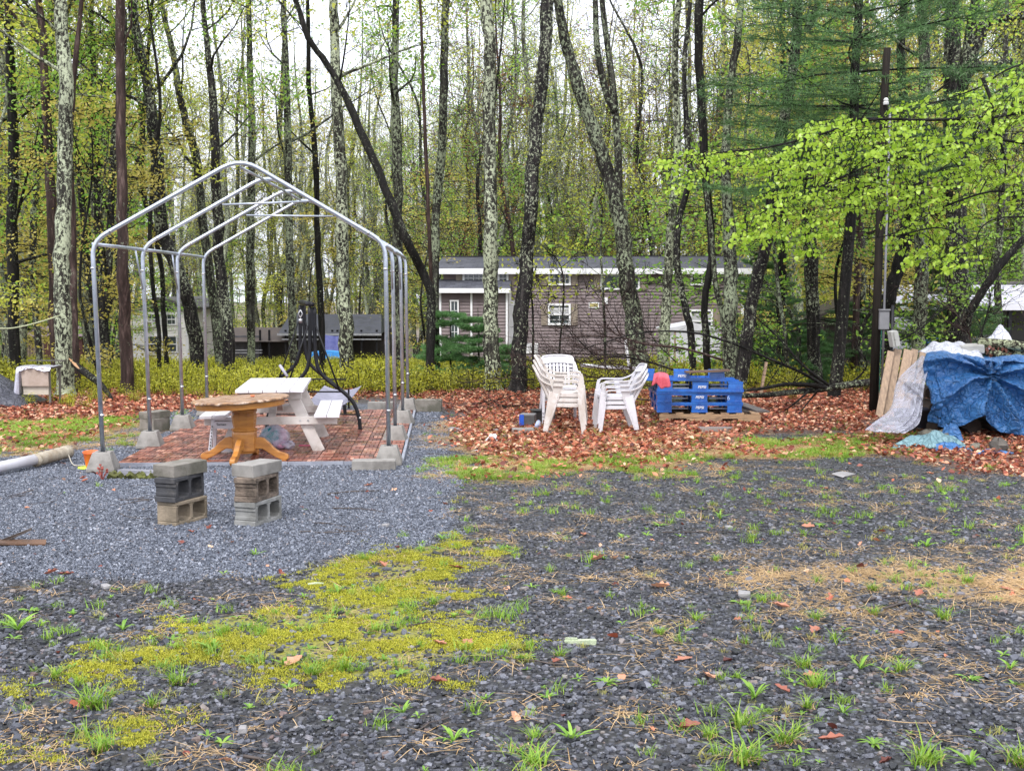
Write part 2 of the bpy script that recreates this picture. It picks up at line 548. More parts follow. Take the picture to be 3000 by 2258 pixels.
def build_ground():
    def axis(lo, a, b, hi, step, grow=1.16):
        c = list(np.arange(a, b, step)); s = step; x = c[-1]
        while x < hi: s *= grow; x += s; c.append(min(x, hi))
        s = step; x = a; pre = []
        while x > lo: s *= grow; x -= s; pre.append(max(x, lo))
        return np.array(pre[::-1] + c)
    xs = axis(-350, -9.0, 9.0, 350, 0.11); ys = axis(-20, 4.0, 23.0, 420, 0.11)
    X, Y = np.meshgrid(xs, ys)
    Z = gz(X, Y)
    Z = Z + (fbm(X * 9, Y * 9, 31, 3) - 0.5) * 0.012 * (Y < 24)
    V = np.stack([X.ravel(), Y.ravel(), Z.ravel()], 1)
    nx, ny = len(xs), len(ys)
    i = np.arange(nx - 1); j = np.arange(ny - 1)
    I, J = np.meshgrid(i, j); b = (J * nx + I).ravel()
    Fq = np.stack([b, b + 1, b + nx + 1, b + nx], 1)
    me = arr_mesh('ground', V, Fq, ground_material(), True)
    z = zone_fields(V[:, 0], V[:, 1])
    for nm, (a, bb, c) in (('zone_a', z[:3]), ('zone_b', z[3:])):
        at = me.attributes.new(nm, 'FLOAT_COLOR', 'POINT')
        at.data.foreach_set('color', np.stack([a, bb, c, np.ones_like(a)], 1).astype(np.float32).ravel())
    return link('ground', me, None, 'structure')
build_ground()

# ---------------------------------------------------------------- shared materials
M_white_wood = pm('white_painted_wood', (0.72, 0.70, 0.74), (0.60, 0.58, 0.60), 4, 0.4, 0.25, 70, stretch=(1, 1, 1), dirt=(0.42, 0.38, 0.35), dscale=5, dlo=0.55, dhi=0.9)
M_white_wood_dirty = pm('white_wood_grimy', (0.62, 0.58, 0.55), (0.48, 0.44, 0.40), 4, 0.5, 0.3, 60, dirt=(0.22, 0.18, 0.15), dscale=4, dlo=0.52, dhi=0.85)
M_plastic = pm('white_resin', (0.60, 0.59, 0.63), (0.50, 0.49, 0.52), 3, 0.35, 0.05, 30, dirt=(0.50, 0.44, 0.38), dscale=6, dlo=0.55, dhi=0.9)
M_plastic_old = pm('weathered_resin', (0.60, 0.56, 0.54), (0.48, 0.44, 0.40), 3, 0.45, 0.08, 30, dirt=(0.36, 0.28, 0.22), dscale=6, dlo=0.5, dhi=0.85)
M_galv = pm('galvanised_steel', (0.52, 0.56, 0.62), (0.38, 0.42, 0.48), 14, 0.34, 0.05, 90, metal=0.75, dirt=(0.25, 0.27, 0.30), dscale=9, dlo=0.55, dhi=0.8)
M_bolt = pm('bolt_steel', (0.55, 0.55, 0.56), rough=0.3, metal=0.9)
M_conc = pm('concrete', (0.27, 0.255, 0.235), (0.18, 0.17, 0.155), 7, 0.85, 0.6, 90, dirt=(0.12, 0.11, 0.10), dscale=4, dlo=0.5, dhi=0.8, bdist=0.006)
M_conc_mossy = pm('mossy_concrete', (0.22, 0.20, 0.175), (0.13, 0.12, 0.095), 6, 0.85, 0.8, 80, dirt=(0.07, 0.07, 0.05), dscale=5, dlo=0.45, dhi=0.7, bdist=0.008)
M_block_dark = pm('dark_block', (0.055, 0.055, 0.06), (0.035, 0.035, 0.038), 7, 0.8, 0.6, 90, dirt=(0.13, 0.12, 0.11), dscale=6, dlo=0.55, dhi=0.8, bdist=0.006)
M_block_tan = pm('tan_block', (0.30, 0.24, 0.17), (0.19, 0.155, 0.11), 5, 0.85, 0.8, 80, dirt=(0.10, 0.08, 0.05), dscale=4, dlo=0.5, dhi=0.75, bdist=0.008)
M_block_grey = pm('grey_block', (0.26, 0.26, 0.25), (0.18, 0.18, 0.17), 7, 0.8, 0.6, 90, dirt=(0.09, 0.09, 0.08), dscale=5, dlo=0.5, dhi=0.75, bdist=0.006)
M_block_rough = pm('rough_block', (0.22, 0.17, 0.13), (0.12, 0.09, 0.07), 12, 0.9, 1.0, 60, dirt=(0.05, 0.04, 0.03), dscale=6, dlo=0.45, dhi=0.7, bdist=0.015)
M_oak = pm('varnished_oak', (0.48, 0.21, 0.045), (0.34, 0.13, 0.028), 5, 0.35, 0.2, 40, stretch=(1, 1, 6), dirt=(0.12, 0.05, 0.02), dscale=5, dlo=0.55, dhi=0.85)
M_oak_top = pm('peeling_table_top', (0.38, 0.22, 0.11), (0.12, 0.06, 0.035), 9, 0.45, 0.6, 50, stretch=(1, 5, 1), dirt=(0.55, 0.42, 0.32), dscale=7, dlo=0.52, dhi=0.62, lo=0.4, hi=0.6)
M_black_metal = pm('black_enamel', (0.006, 0.006, 0.008), (0.012, 0.012, 0.015), 6, 0.45, 0.05, 60, spec=0.25)
M_lumber = pm('weathered_lumber', (0.36, 0.25, 0.165), (0.24, 0.17, 0.12), 3, 0.7, 0.5, 40, stretch=(9, 9, 0.5), dirt=(0.17, 0.12, 0.08), dscale=4, dlo=0.5, dhi=0.8, vary=0.15)
M_pallet_wood = pm('pallet_wood', (0.42, 0.27, 0.15), (0.26, 0.17, 0.10), 5, 0.75, 0.5, 40, stretch=(1, 8, 8), dirt=(0.08, 0.05, 0.035), dscale=3, dlo=0.5, dhi=0.7)
M_dark_wood = pm('wet_dark_wood', (0.07, 0.05, 0.04), (0.035, 0.025, 0.02), 5, 0.5, 0.5, 40, stretch=(1, 6, 6))
M_grey_board = pm('grey_board', (0.13, 0.115, 0.11), (0.08, 0.07, 0.068), 5, 0.55, 0.4, 40, stretch=(8, 1, 8))
M_brown_board = pm('brown_board', (0.16, 0.10, 0.07), (0.09, 0.055, 0.04), 5, 0.5, 0.4, 40, stretch=(1, 8, 8))
M_pallet_blue = pm('blue_plastic', (0.030, 0.15, 0.50), (0.016, 0.075, 0.32), 7, 0.20, 0.15, 40, dirt=(0.09, 0.20, 0.45), dscale=6, dlo=0.55, dhi=0.9)
M_ink_white = pm('white_print', (0.8, 0.8, 0.82), rough=0.6, bump=0)
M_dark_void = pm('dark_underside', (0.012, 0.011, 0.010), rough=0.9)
M_red_cloth = pm('faded_red_cloth', (0.62, 0.12, 0.16), (0.48, 0.06, 0.09), 10, 0.85, 0.6, 60)
M_trim = pm('white_vinyl_trim', (0.78, 0.78, 0.80), (0.70, 0.70, 0.72), 2, 0.4, 0.05, 30)
M_glass = pm('dark_window_glass', (0.02, 0.028, 0.032), (0.06, 0.08, 0.085), 1.5, 0.08, 0.0, 10, spec=0.8)
M_curtain = pm('pale_blind', (0.42, 0.42, 0.43), (0.34, 0.34, 0.35), 2, 0.6, 0.0)
M_siding = pm('brown_siding', (0.185, 0.138, 0.142), (0.150, 0.112, 0.116), 2, 0.5, 0.1, 40, dirt=(0.07, 0.05, 0.045), dscale=1.2, dlo=0.5, dhi=0.8)
M_siding_white = pm('cream_siding', (0.80, 0.78, 0.76), (0.74, 0.72, 0.70), 2, 0.5, 0.1, 40)
M_shutter = pm('taupe_shutter', (0.27, 0.22, 0.18), (0.23, 0.19, 0.15), 2, 0.5, 0.1, 40)

def shingle_material():
    m, nt, o = new_mat('roof_shingles')
    v = coords(nt, 'Object')
    b = N(nt, 'ShaderNodeTexBrick'); nt.links.new(v, b.inputs['Vector'])
    b.inputs['Color1'].default_value = (0.075, 0.078, 0.10, 1); b.inputs['Color2'].default_value = (0.035, 0.036, 0.048, 1)
    b.inputs['Mortar'].default_value = (0.012, 0.012, 0.015, 1); b.inputs['Scale'].default_value = 1.0
    b.inputs['Brick Width'].default_value = 0.30; b.inputs['Row Height'].default_value = 0.14; b.inputs['Mortar Size'].default_value = 0.008
    col = mixc(nt, ramp(nt, noise(nt, v, 3, 6, 0.7), [(0.4, 0.0), (0.7, 0.5)]), b.outputs[0], (0.13, 0.135, 0.155))
    principled(nt, o, col, 0.6, 0, 0.5, b.outputs[1], 0.3, 0.01)
    return m
M_shingle = shingle_material()

# ---------------------------------------------------------------- tiled patio
TILE_T = 0.03
pat_o = Vector((-4.27, 13.52, 0.0)); PAT_R = R(3.0)
patio = bpy.data.objects.new('patio', None); COL.objects.link(patio)
patio.location = pat_o; patio.rotation_euler = (0, 0, PAT_R); patio['kind'] = 'structure'
patio['label'] = 'small patio of reddish wooden basket weave tiles'
def tile_wood():
    m, nt, o = new_mat('wet_tile_wood')
    v = coords(nt, 'World')
    oi = N(nt, 'ShaderNodeObjectInfo')
    g = N(nt, 'ShaderNodeNewGeometry')
    r = mth(nt, 'FRACT', mth(nt, 'ADD', g.outputs['Random Per Island'], oi.outputs['Random']))
    col = ramp(nt, r, [(0, (0.09, 0.030, 0.022)), (0.4, (0.20, 0.065, 0.045)), (0.75, (0.36, 0.13, 0.085)), (1, (0.52, 0.27, 0.19))])
    n1 = noise(nt, v, 6, 7, 0.7)
    col = mixc(nt, ramp(nt, n1, [(0.45, 0.0), (0.75, 0.75)]), col, (0.07, 0.025, 0.02))
    n2 = noise(nt, v, 60, 5, 0.6)
    rg = ramp(nt, noise(nt, v, 2.2, 5, 0.6), [(0.35, 0.10), (0.65, 0.5)])
    principled(nt, o, col, rg, 0, 0.6, n2, 0.25, 0.004)
    return m
M_tile = tile_wood()
M_tile_base = pm('tile_base_plastic', (0.015, 0.013, 0.012), rough=0.5)
TS = 0.305
def slat_boxes():
    out = []
    h = TS / 2
    for qx in (0, 1):
        for qy in (0, 1):
            for k in range(3):
                w = h / 3
                if (qx + qy) % 2 == 0: out.append(((qx * h + h / 2, qy * h + w * (k + .5), 0), (h - 0.012, w - 0.010, 0.014)))
                else: out.append(((qx * h + w * (k + .5), qy * h + h / 2, 0), (w - 0.010, h - 0.012, 0.014)))
    return out
SLB = slat_boxes()
base_me = MB().box((TS / 2, TS / 2, 0.006), (TS - 0.004, TS - 0.004, 0.012)).mesh('deck_tile', M_tile_base)
mb = MB(); mb.cur = 1; mb.box((TS / 2, TS / 2, 0.006), (TS - 0.004, TS - 0.004, 0.012)); mb.cur = 0
for c, s in SLB: mb.box((c[0], c[1], 0.021), s)
full_me = mb.mesh('deck_tile', [M_tile, M_tile_base])
sl_a = MB().box((0, 0, 0), (TS / 2 - 0.008, TS / 6 - 0.008, 0.014)).mesh('slat', M_tile)
sl_b = MB().box((0, 0, 0), (TS / 6 - 0.008, TS / 2 - 0.008, 0.014)).mesh('slat', M_tile)
PNX, PNY = 10, 19
for j in range(PNY):
    for i in range(PNX):
        near = j * PNX + i < 25
        t = link('deck_tile', base_me if near else full_me, patio)
        t.location = (i * TS, j * TS, 0.012 + random.uniform(-.002, .002)); t.rotation_euler = (random.uniform(-.006, .006), random.uniform(-.006, .006), 0)
        if near:
            for c, s in SLB:
                q = link('slat', sl_a if s[0] > s[1] else sl_b, t); q.location = (c[0], c[1], 0.021 + random.uniform(-.001, .001))
ed = MB()
for k in range(5):
    ed.box((0.31 + k * 0.61, -0.022, 0.02), (0.605, 0.03, 0.04), jit=0.002)
for k in range(9):
    ed.box((PNX * TS + 0.022, 0.31 + k * 0.64, 0.02), (0.03, 0.63, 0.04), jit=0.002)
obj('edging', ed, pm('grey_vinyl_edge', (0.30, 0.32, 0.37), (0.20, 0.21, 0.25), 6, 0.5), patio)
def pat(x, y, z=0.028):
    """patio coordinates to world"""
    c, s = math.cos(PAT_R), math.sin(PAT_R)
    return Vector((pat_o.x + x * c - y * s, pat_o.y + x * s + y * c, z))

# ---------------------------------------------------------------- buildings
def window(parent, x0, x1, z0, z1, y=0.0, double='none', grid=(0, 0), tr=0.06, blind=False):
    """window in the wall plane y (front faces -y): frame > pane, sash"""
    fr = MB()
    for a, b in (((x0, z0), (x1, z0 + tr)), ((x0, z1 - tr), (x1, z1)), ((x0, z0 + tr), (x0 + tr, z1 - tr)), ((x1 - tr, z0 + tr), (x1, z1 - tr))):
        fr.box(((a[0] + b[0]) / 2, y - 0.035, (a[1] + b[1]) / 2), (b[0] - a[0], 0.06, b[1] - a[1]))
    if double == 'v': fr.box(((x0 + x1) / 2, y - 0.03, (z0 + z1) / 2), (0.05, 0.05, z1 - z0 - 2 * tr))
    if double == 'h': fr.box(((x0 + x1) / 2, y - 0.03, (z0 + z1) / 2), (x1 - x0 - 2 * tr, 0.05, 0.05))
    w = obj('window', fr, M_trim, parent)
    obj('pane', MB().box(((x0 + x1) / 2, y - 0.013, (z0 + z1) / 2), (x1 - x0 - 2 * tr, 0.01, z1 - z0 - 2 * tr)), M_glass, w)
    if blind:
        obj('blind', MB().box(((x0 + x1) / 2, y - 0.021, z1 - tr - 0.28 * (z1 - z0)), (x1 - x0 - 2 * tr, 0.004, 0.4 * (z1 - z0))), M_curtain, w)
    gx, gzz = grid
    if gx or gzz:
        mb = MB()
        for k in range(1, gx): mb.box((x0 + (x1 - x0) * k / gx, y - 0.024, (z0 + z1) / 2), (0.018, 0.008, z1 - z0 - 2 * tr))
        for k in range(1, gzz): mb.box(((x0 + x1) / 2, y - 0.0245, z0 + (z1 - z0) * k / gzz), (x1 - x0 - 2 * tr, 0.007, 0.018))
        obj('muntins', mb, M_trim, w)
    return w

def shutter(parent, x0, x1, z0, z1, y=0.0):
    mb = MB().box(((x0 + x1) / 2, y - 0.02, (z0 + z1) / 2), (x1 - x0, 0.03, z1 - z0))
    zm = (z0 + z1) / 2
    for a, b in ((z0 + .05, zm - .03), (zm + .03, z1 - .05)):
        mb.box(((x0 + x1) / 2, y - 0.04, (a + b) / 2), (x1 - x0 - 0.1, 0.014, b - a))
    return obj('shutter', mb, M_shutter, parent)

def siding(parent, x0, x1, z0, z1, y, mat, pitch=0.115, name='siding_board'):
    """lapped boards, one mesh shared by all; each tilted so that its lower edge stands proud"""
    mb = MB(); L = x1 - x0
    mb.add([(0, 0.0, 0), (L, 0.0, 0), (L, 0.034, pitch), (0, 0.034, pitch), (0, 0.036, 0), (L, 0.036, 0), (L, 0.036, pitch), (0, 0.036, pitch)],
           [(0, 1, 2, 3), (5, 4, 7, 6), (0, 4, 5, 1), (3, 2, 6, 7), (0, 3, 7, 4), (1, 5, 6, 2)])
    me = mb.mesh(name, mat)
    n = int((z1 - z0) / pitch)
    for k in range(n):
        o = link(name, me, parent); o.location = (x0, y - 0.036, z0 + k * pitch)

# brown park-model trailer
TY = 45.0; TS_ = PM(TY)
def tx(px): return (px - 1300.0) / TS_
def tz(py): return CAM_H - (py - 840.0) / TS_
tr_o = P(1300, 1060, TY)
trailer = thing('mobile_home', 'long brown sided trailer home with grey shingle roof and white trim behind the trees', 'house', (tr_o.x, TY, 0), R(-4.0))
LX = tx(2165)
obj('wall', MB().box((LX / 2, 1.85, (tz(795) + tz(1052)) / 2), (LX - 0.02, 3.6, tz(795) - tz(1052))), M_siding, trailer)
siding(trailer, 0, LX, tz(1052), tz(792), 0.0, M_siding)
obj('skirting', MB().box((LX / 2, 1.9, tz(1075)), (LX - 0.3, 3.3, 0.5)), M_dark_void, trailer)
rf = MB()
zr, ze = tz(752), tz(786)
rf.add([(-0.25, -0.3, ze), (LX + 0.35, -0.3, ze), (LX + 0.35, 1.85, zr + 0.04), (-0.25, 1.85, zr + 0.04), (LX + 0.35, 4.0, ze), (-0.25, 4.0, ze),
        (-0.25, -0.3, ze - 0.03), (LX + 0.35, -0.3, ze - 0.03), (LX + 0.35, 4.0, ze - 0.03), (-0.25, 4.0, ze - 0.03)],
       [(0, 1, 2, 3), (3, 2, 4, 5), (6, 9, 8, 7), (0, 6, 7, 1), (5, 4, 8, 9), (0, 3, 5, 9, 6), (1, 7, 8, 4, 2)])
obj('roof', rf, M_shingle, trailer)
obj('ridge_cap', MB().box((LX / 2, 1.85, zr + 0.04), (LX + 0.6, 0.22, 0.03)), pm('ridge_dark', (0.02, 0.02, 0.025)), trailer)
fa = MB().box((LX / 2 + 0.05, -0.32, ze - 0.10), (LX + 0.62, 0.03, 0.17)).box((LX / 2 + 0.05, -0.18, ze - 0.20), (LX + 0.55, 0.3, 0.03))
obj('fascia', fa, M_trim, trailer)
rk = MB().beam((LX + 0.37, -0.3, ze - 0.06), (LX + 0.37, 1.85, zr - 0.02), 0.03, 0.15).beam((LX + 0.37, 1.85, zr - 0.02), (LX + 0.37, 4.0, ze - 0.06), 0.03, 0.15)
obj('rake_trim', rk, M_trim, trailer)
for xx in (tx(1495), LX): obj('corner_trim', MB().box((xx, -0.03, (tz(832) + tz(1052)) / 2 if xx < LX else (tz(795) + tz(1052)) / 2), (0.1, 0.05, (tz(832) if xx < LX else tz(795)) - tz(1052))), M_trim, trailer)
obj('corner_trim', MB().box((LX + 0.005, 1.2, (tz(795) + tz(1052)) / 2), (0.03, 0.1, tz(795) - tz(1052))), M_trim, trailer)
# lower roofed porch bay on its left
pz0, pz1 = tz(840), tz(856)
obj('porch_wall', MB().box((tx(1390), -0.36, (tz(1052) + pz0) / 2), (tx(1492) - tx(1290), 0.6, pz0 - tz(1052))), M_siding, trailer)
siding(trailer, tx(1290), tx(1490), tz(1052), pz0 - 0.05, -0.67, M_siding)
obj('porch_roof', MB().add([(tx(1280), -0.95, pz1 + 0.12), (tx(1500), -0.95, pz1 + 0.12), (tx(1500), 0.0, pz0 + 0.26), (tx(1280), 0.0, pz0 + 0.26), (tx(1280), -0.95, pz1 + 0.06), (tx(1500), -0.95, pz1 + 0.06), (tx(1500), 0.0, pz1 + 0.06), (tx(1280), 0.0, pz1 + 0.06)], [(0, 1, 2, 3), (7, 6, 5, 4), (0, 4, 5, 1), (1, 5, 6, 2), (0, 3, 7, 4)]), M_shingle, trailer)
obj('porch_fascia', MB().box((tx(1390), -0.97, pz1 + 0.06), (tx(1502) - tx(1278), 0.03, 0.16)), M_trim, trailer)
pt = MB()
for px in (1298, 1388, 1490): pt.box((tx(px), -0.71, (tz(1052) + pz0) / 2), (0.07, 0.05, pz0 - tz(1052)))
obj('porch_trim', pt, M_trim, trailer)
window(trailer, tx(1326), tx(1352), tz(1000), tz(878), -0.71, 'none', (2, 4), 0.05)
d = obj('door', MB().box((tx(1512), -0.03, (tz(1050) + tz(880)) / 2), (0.34, 0.05, tz(880) - tz(1050))), M_trim, trailer)
obj('pane', MB().box((tx(1514), -0.06, tz(945)), (0.2, 0.02, 1.2)), M_glass, d)
for (a, b, c, dd, k, g) in ((1357, 1421, 797, 834, 'none', (4, 2)), (1459, 1491, 797, 835, 'none', (2, 2)), (1607, 1672, 797, 836, 'v', (4, 2)), (1758, 1871, 802, 849, 'v', (0, 0)), (2016, 2081, 799, 836, 'v', (0, 0)), (1606, 1672, 889, 951, 'h', (2, 4)), (2014, 2081, 905, 972, 'h', (2, 4))):
    window(trailer, tx(a), tx(b), tz(dd), tz(c), -0.038, k, g, 0.07, blind=(c > 880))
    w = 0.22
    if a != 1459: shutter(trailer, tx(a) - w - 0.02, tx(a) - 0.02, tz(dd), tz(c), -0.045)
    if a != 1357: shutter(trailer, tx(b) + 0.02, tx(b) + w + 0.02, tz(dd), tz(c), -0.045)
pl = obj('plaque', MB().box((tx(1739), -0.05, tz(893)), (0.36, 0.03, 0.2)), M_trim, trailer)
obj('plaque_face', MB().box((tx(1739), -0.07, tz(893)), (0.28, 0.01, 0.12)), pm('ochre_plate', (0.42, 0.36, 0.14), rough=0.4), pl)
obj('porch_light', MB().box((tx(1774), -0.06, tz(880)), (0.11, 0.08, 0.22)), M_trim, trailer)
vt = obj('access_panel', MB().box((tx(1559), -0.05, tz(1019)), (0.44, 0.03, 0.36)), M_trim, trailer)
obj('louvre', MB().box((tx(1559), -0.07, tz(1023)), (0.34, 0.01, 0.02)).box((tx(1559), -0.07, tz(1014)), (0.34, 0.01, 0.02)), M_curtain, vt)
# side window at the right end
sw = obj('side_window', MB().box((LX + 0.03, 0.65, tz(920)), (0.05, 0.7, 0.95)), M_trim, trailer)
obj('pane', MB().box((LX + 0.06, 0.65, tz(920)), (0.02, 0.55, 0.8)), M_glass, sw)

# white metal garden shed in front of it
SY = 38.0; s_ = PM(SY)
so = P(1957, 1085, SY); so.z = float(gz(so.x, SY))
shed = thing('metal_shed', 'white ribbed metal garden shed standing before the right end of the brown trailer', 'shed', so, R(2))
SW = (2112 - 1957) / s_; SH = (1082 - 948) / s_ + 0.05
M_shed = pm('white_sheet_metal', (0.62, 0.62, 0.66), (0.50, 0.50, 0.53), 1.5, 0.45, 0.1, 20, dirt=(0.33, 0.26, 0.20), dscale=1.2, dlo=0.55, dhi=0.8)
obj('shell', MB().box((SW / 2, 0.9, SH / 2), (SW - 0.02, 1.76, SH)), M_shed, shed)
me = MB().box((0, 0, SH / 2), (0.145, 0.03, SH)).mesh('panel', M_shed)
n = int(SW / 0.155)
for k in range(n + 1): q = link('panel', me, shed); q.location = (0.08 + k * (SW - 0.16) / n, 0.005, 0)
obj('corner_post', MB().box((0.02, -0.015, SH / 2), (0.06, 0.03, SH)).box((0.2, -0.018, SH / 2), (0.05, 0.02, SH)), pm('tan_post', (0.30, 0.22, 0.15)), shed)
obj('roof', MB().prism([(-0.1, SH), (SW / 2, SH + 0.18), (SW + 0.1, SH), (SW + 0.1, SH - 0.05), (-0.1, SH - 0.05)], -0.06, 1.9), M_shed, shed)

# cream cottage seen through the trees at the left
CY = 65.0; c_ = PM(CY)
def cz(py): return CAM_H - (py - 840.0) / c_
co = P(393, 1065, CY)
cot = thing('cottage', 'cream sided cottage end with four windows and arched fanlight behind the left hoops', 'house', (co.x, CY, 0), R(-3))
CW = (556 - 393) / c_
def cx(px): return (px - 393) / c_
obj('wall', MB().prism([(0, cz(1080)), (CW, cz(1080)), (CW, cz(905)), (CW / 2, cz(885)), (0, cz(905))], 0.03, 7.0), M_siding_white, cot)
siding(cot, 0, CW, cz(1078), cz(908), 0.02, M_siding_white, 0.13)
rr = MB()
rr.prism([(-0.3, cz(908)), (CW * 0.25, cz(886)), (CW / 2, cz(878)), (CW * 0.75, cz(886)), (CW + 0.3, cz(908)), (CW + 0.3, cz(900)), (CW * 0.75, cz(878)), (CW / 2, cz(870)), (CW * 0.25, cz(878)), (-0.3, cz(900))], -0.35, 7.2)
obj('roof', rr, pm('dark_cottage_roof', (0.09, 0.085, 0.08)), cot)
for xx in (0.05, CW - 0.05): obj('corner_trim', MB().box((xx, -0.02, cz(990)), (0.12, 0.05, 3.0)), M_trim, cot)
ar = MB(); pts = [(cx(433) , cz(912))]
for k in range(9):
    a = math.pi * (1 - k / 8); pts.append((cx(475) + math.cos(a) * 0.72, cz(912) + math.sin(a) * 0.36))
ar.prism(pts[1:], -0.03, 0.0); obj('fanlight', ar, M_glass, cot)
for a, b, c, dd in ((435, 477, 918, 952), (482, 522, 918, 952), (435, 477, 982, 1032), (484, 524, 982, 1032)):
    window(cot, cx(a), cx(b), cz(dd), cz(c), -0.018, 'h', (3, 0) if c < 950 else (0, 0), 0.06)
ac = obj('air_conditioner', MB().box((cx(446), -0.25, cz(948)), (0.46, 0.4, 0.3)), M_trim, cot)
obj('grille', MB().box((cx(446), -0.46, cz(948)), (0.36, 0.02, 0.2)), pm('grille_tan', (0.25, 0.22, 0.17)), ac)
for a in (430, 530): obj('shutter', MB().box((cx(a), -0.02, cz(1005)), (0.13, 0.04, 0.85)), pm('plum_shutter', (0.07, 0.045, 0.05)), cot)

# grey-roofed cabin with screened porch, middle
MYY = 58.0; m_ = PM(MYY)
def mz(py): return CAM_H - (py - 840.0) / m_
mo = P(620, 1065, MYY)
def mx(px): return (px - 620) / m_
cab = thing('cabin', 'low dark cabin with grey shingled roof and porch behind the black swing frame', 'house', (mo.x, MYY, 0), 0)
W2 = mx(1120)
obj('wall', MB().box((W2 / 2 + 0.8, 3.2, mz(1020)), (W2 - 1.6, 3.5, 1.6)), pm('dark_cabin_wall', (0.035, 0.03, 0.032), (0.06, 0.05, 0.05), 3), cab)
rz0, rz1 = mz(975), mz(925)
obj('roof', MB().add([(mx(820), -0.2, rz0), (W2, -0.2, rz0), (W2 - 0.3, 2.8, rz1 + 0.02), (mx(820), 2.8, rz1 + 0.02), (mx(820), 5.4, rz0), (W2, 5.4, rz0)], [(0, 1, 2, 3), (3, 2, 5, 4), (0, 3, 4), (1, 5, 2), (0, 4, 5, 1)]), pm('dark_slate_roof', (0.030, 0.032, 0.042), (0.055, 0.058, 0.075), 3, 0.5), cab)
obj('lower_roof', MB().add([(mx(622), -0.1, mz(1000)), (mx(850), -0.1, mz(1000)), (mx(850), 1.6, mz(962)), (mx(622), 1.6, mz(962)), (mx(622), 3.0, mz(1000)), (mx(850), 3.0, mz(1000))], [(0, 1, 2, 3), (3, 2, 5, 4), (0, 3, 4), (1, 5, 2), (0, 4, 5, 1)]), pm('brown_felt', (0.055, 0.042, 0.038), (0.09, 0.07, 0.06), 3), cab)
obj('fascia', MB().box((mx(968), -0.22, rz0 - 0.06), (mx(1120) - mx(815), 0.04, 0.10)).box((mx(975), -0.25, rz0 - 0.28), (mx(1120) - mx(830), 0.03, 0.05)), pm('grey_gutter', (0.32, 0.33, 0.35)), cab)
for px in (763, 790, 838, 975, 990, 1060, 1105): obj('post', MB().box((mx(px), 0.05, mz(1020)), (0.09, 0.09, 1.7)), M_black_metal, cab)
obj('screen', MB().box((mx(700), 0.4, mz(1025)), (mx(760) - mx(645), 0.04, 1.3)), pm('grey_screen', (0.09, 0.09, 0.10), rough=0.8), cab)
obj('porch_rail', MB().box((mx(715), 0.0, mz(1025)), (1.7, 0.04, 0.04)).box((mx(715), 0.0, mz(1033)), (1.7, 0.04, 0.04)), pm('rail_grey', (0.30, 0.30, 0.32)), cab)
window(cab, mx(985), mx(1020), mz(1040), mz(990), 0.9)
single('kiddie_pool', 'bright blue plastic paddling pool leaning on the far cabin porch', 'paddling pool', MB().lathe([(0.0, 0.02), (0.72, 0.02), (0.80, 0.28), (0.84, 0.30), (0.76, 0.27), (0.68, 0.06), (0.0, 0.06)], 20), pm('pool_blue', (0.05, 0.28, 0.62)), (P(955, 1060, 56).x, 56.0, float(gz(-8, 56)) + 0.2), (R(12), 0, 0))
single('folded_tarp', 'blue violet tarpaulin sheet hung inside the far cabin porch', 'tarp', MB().grid(lambda u, v: (u * 1.3, 0.06 * math.sin(u * 17) * (1 - v), v * 1.15 - 0.1 * math.sin(u * 3)), 14, 6), pm('violet_tarp', (0.12, 0.14, 0.42), (0.2, 0.22, 0.5), 6), (P(942, 1040, 57.6).x, 57.6, mz(1050)))

# brown shed far left
BY = 48.0; b_ = PM(BY)
def bz(py): return CAM_H - (py - 840.0) / b_
bo = P(80, 1065, BY)
bsh = thing('garden_shed', 'brown board shed with pinkish hipped roof between the leftmost trunks', 'shed', (bo.x, BY, 0), R(3))
BW = (243 - 80) / b_
M_bsh = pm('dark_red_board', (0.10, 0.035, 0.03), (0.07, 0.025, 0.02), 4)
obj('wall', MB().box((BW / 2, 1.1, (bz(1070) + bz(983)) / 2), (BW - 0.1, 2.1, bz(983) - bz(1070))), M_bsh, bsh)
me = MB().box((0, 0, (bz(1068) + bz(985)) / 2), (0.085, 0.04, bz(985) - bz(1068))).mesh('board', pm('tan_board', (0.20, 0.15, 0.11), (0.15, 0.11, 0.08), 4))
for k in range(6): q = link('board', me, bsh); q.location = (0.05 + k * 0.11, 0.03, 0)
obj('roof', MB().add([(-0.1, -0.1, bz(985)), (BW + 0.1, -0.1, bz(985)), (BW + 0.1, 2.3, bz(985)), (-0.1, 2.3, bz(985)), (0.12, 0.9, bz(957)), (BW - 0.12, 0.9, bz(957))], [(3, 2, 1, 0), (0, 1, 5, 4), (2, 3, 4, 5), (1, 2, 5), (3, 0, 4)]), pm('mauve_roof', (0.27, 0.20, 0.23), (0.22, 0.16, 0.18), 4), bsh)
obj('deck_rail', MB().box((0.6, -0.5, bz(1048)), (1.9, 0.05, 0.05)).box((0.6, -0.5, bz(1062)), (1.9, 0.04, 0.16)), M_dark_wood, bsh)

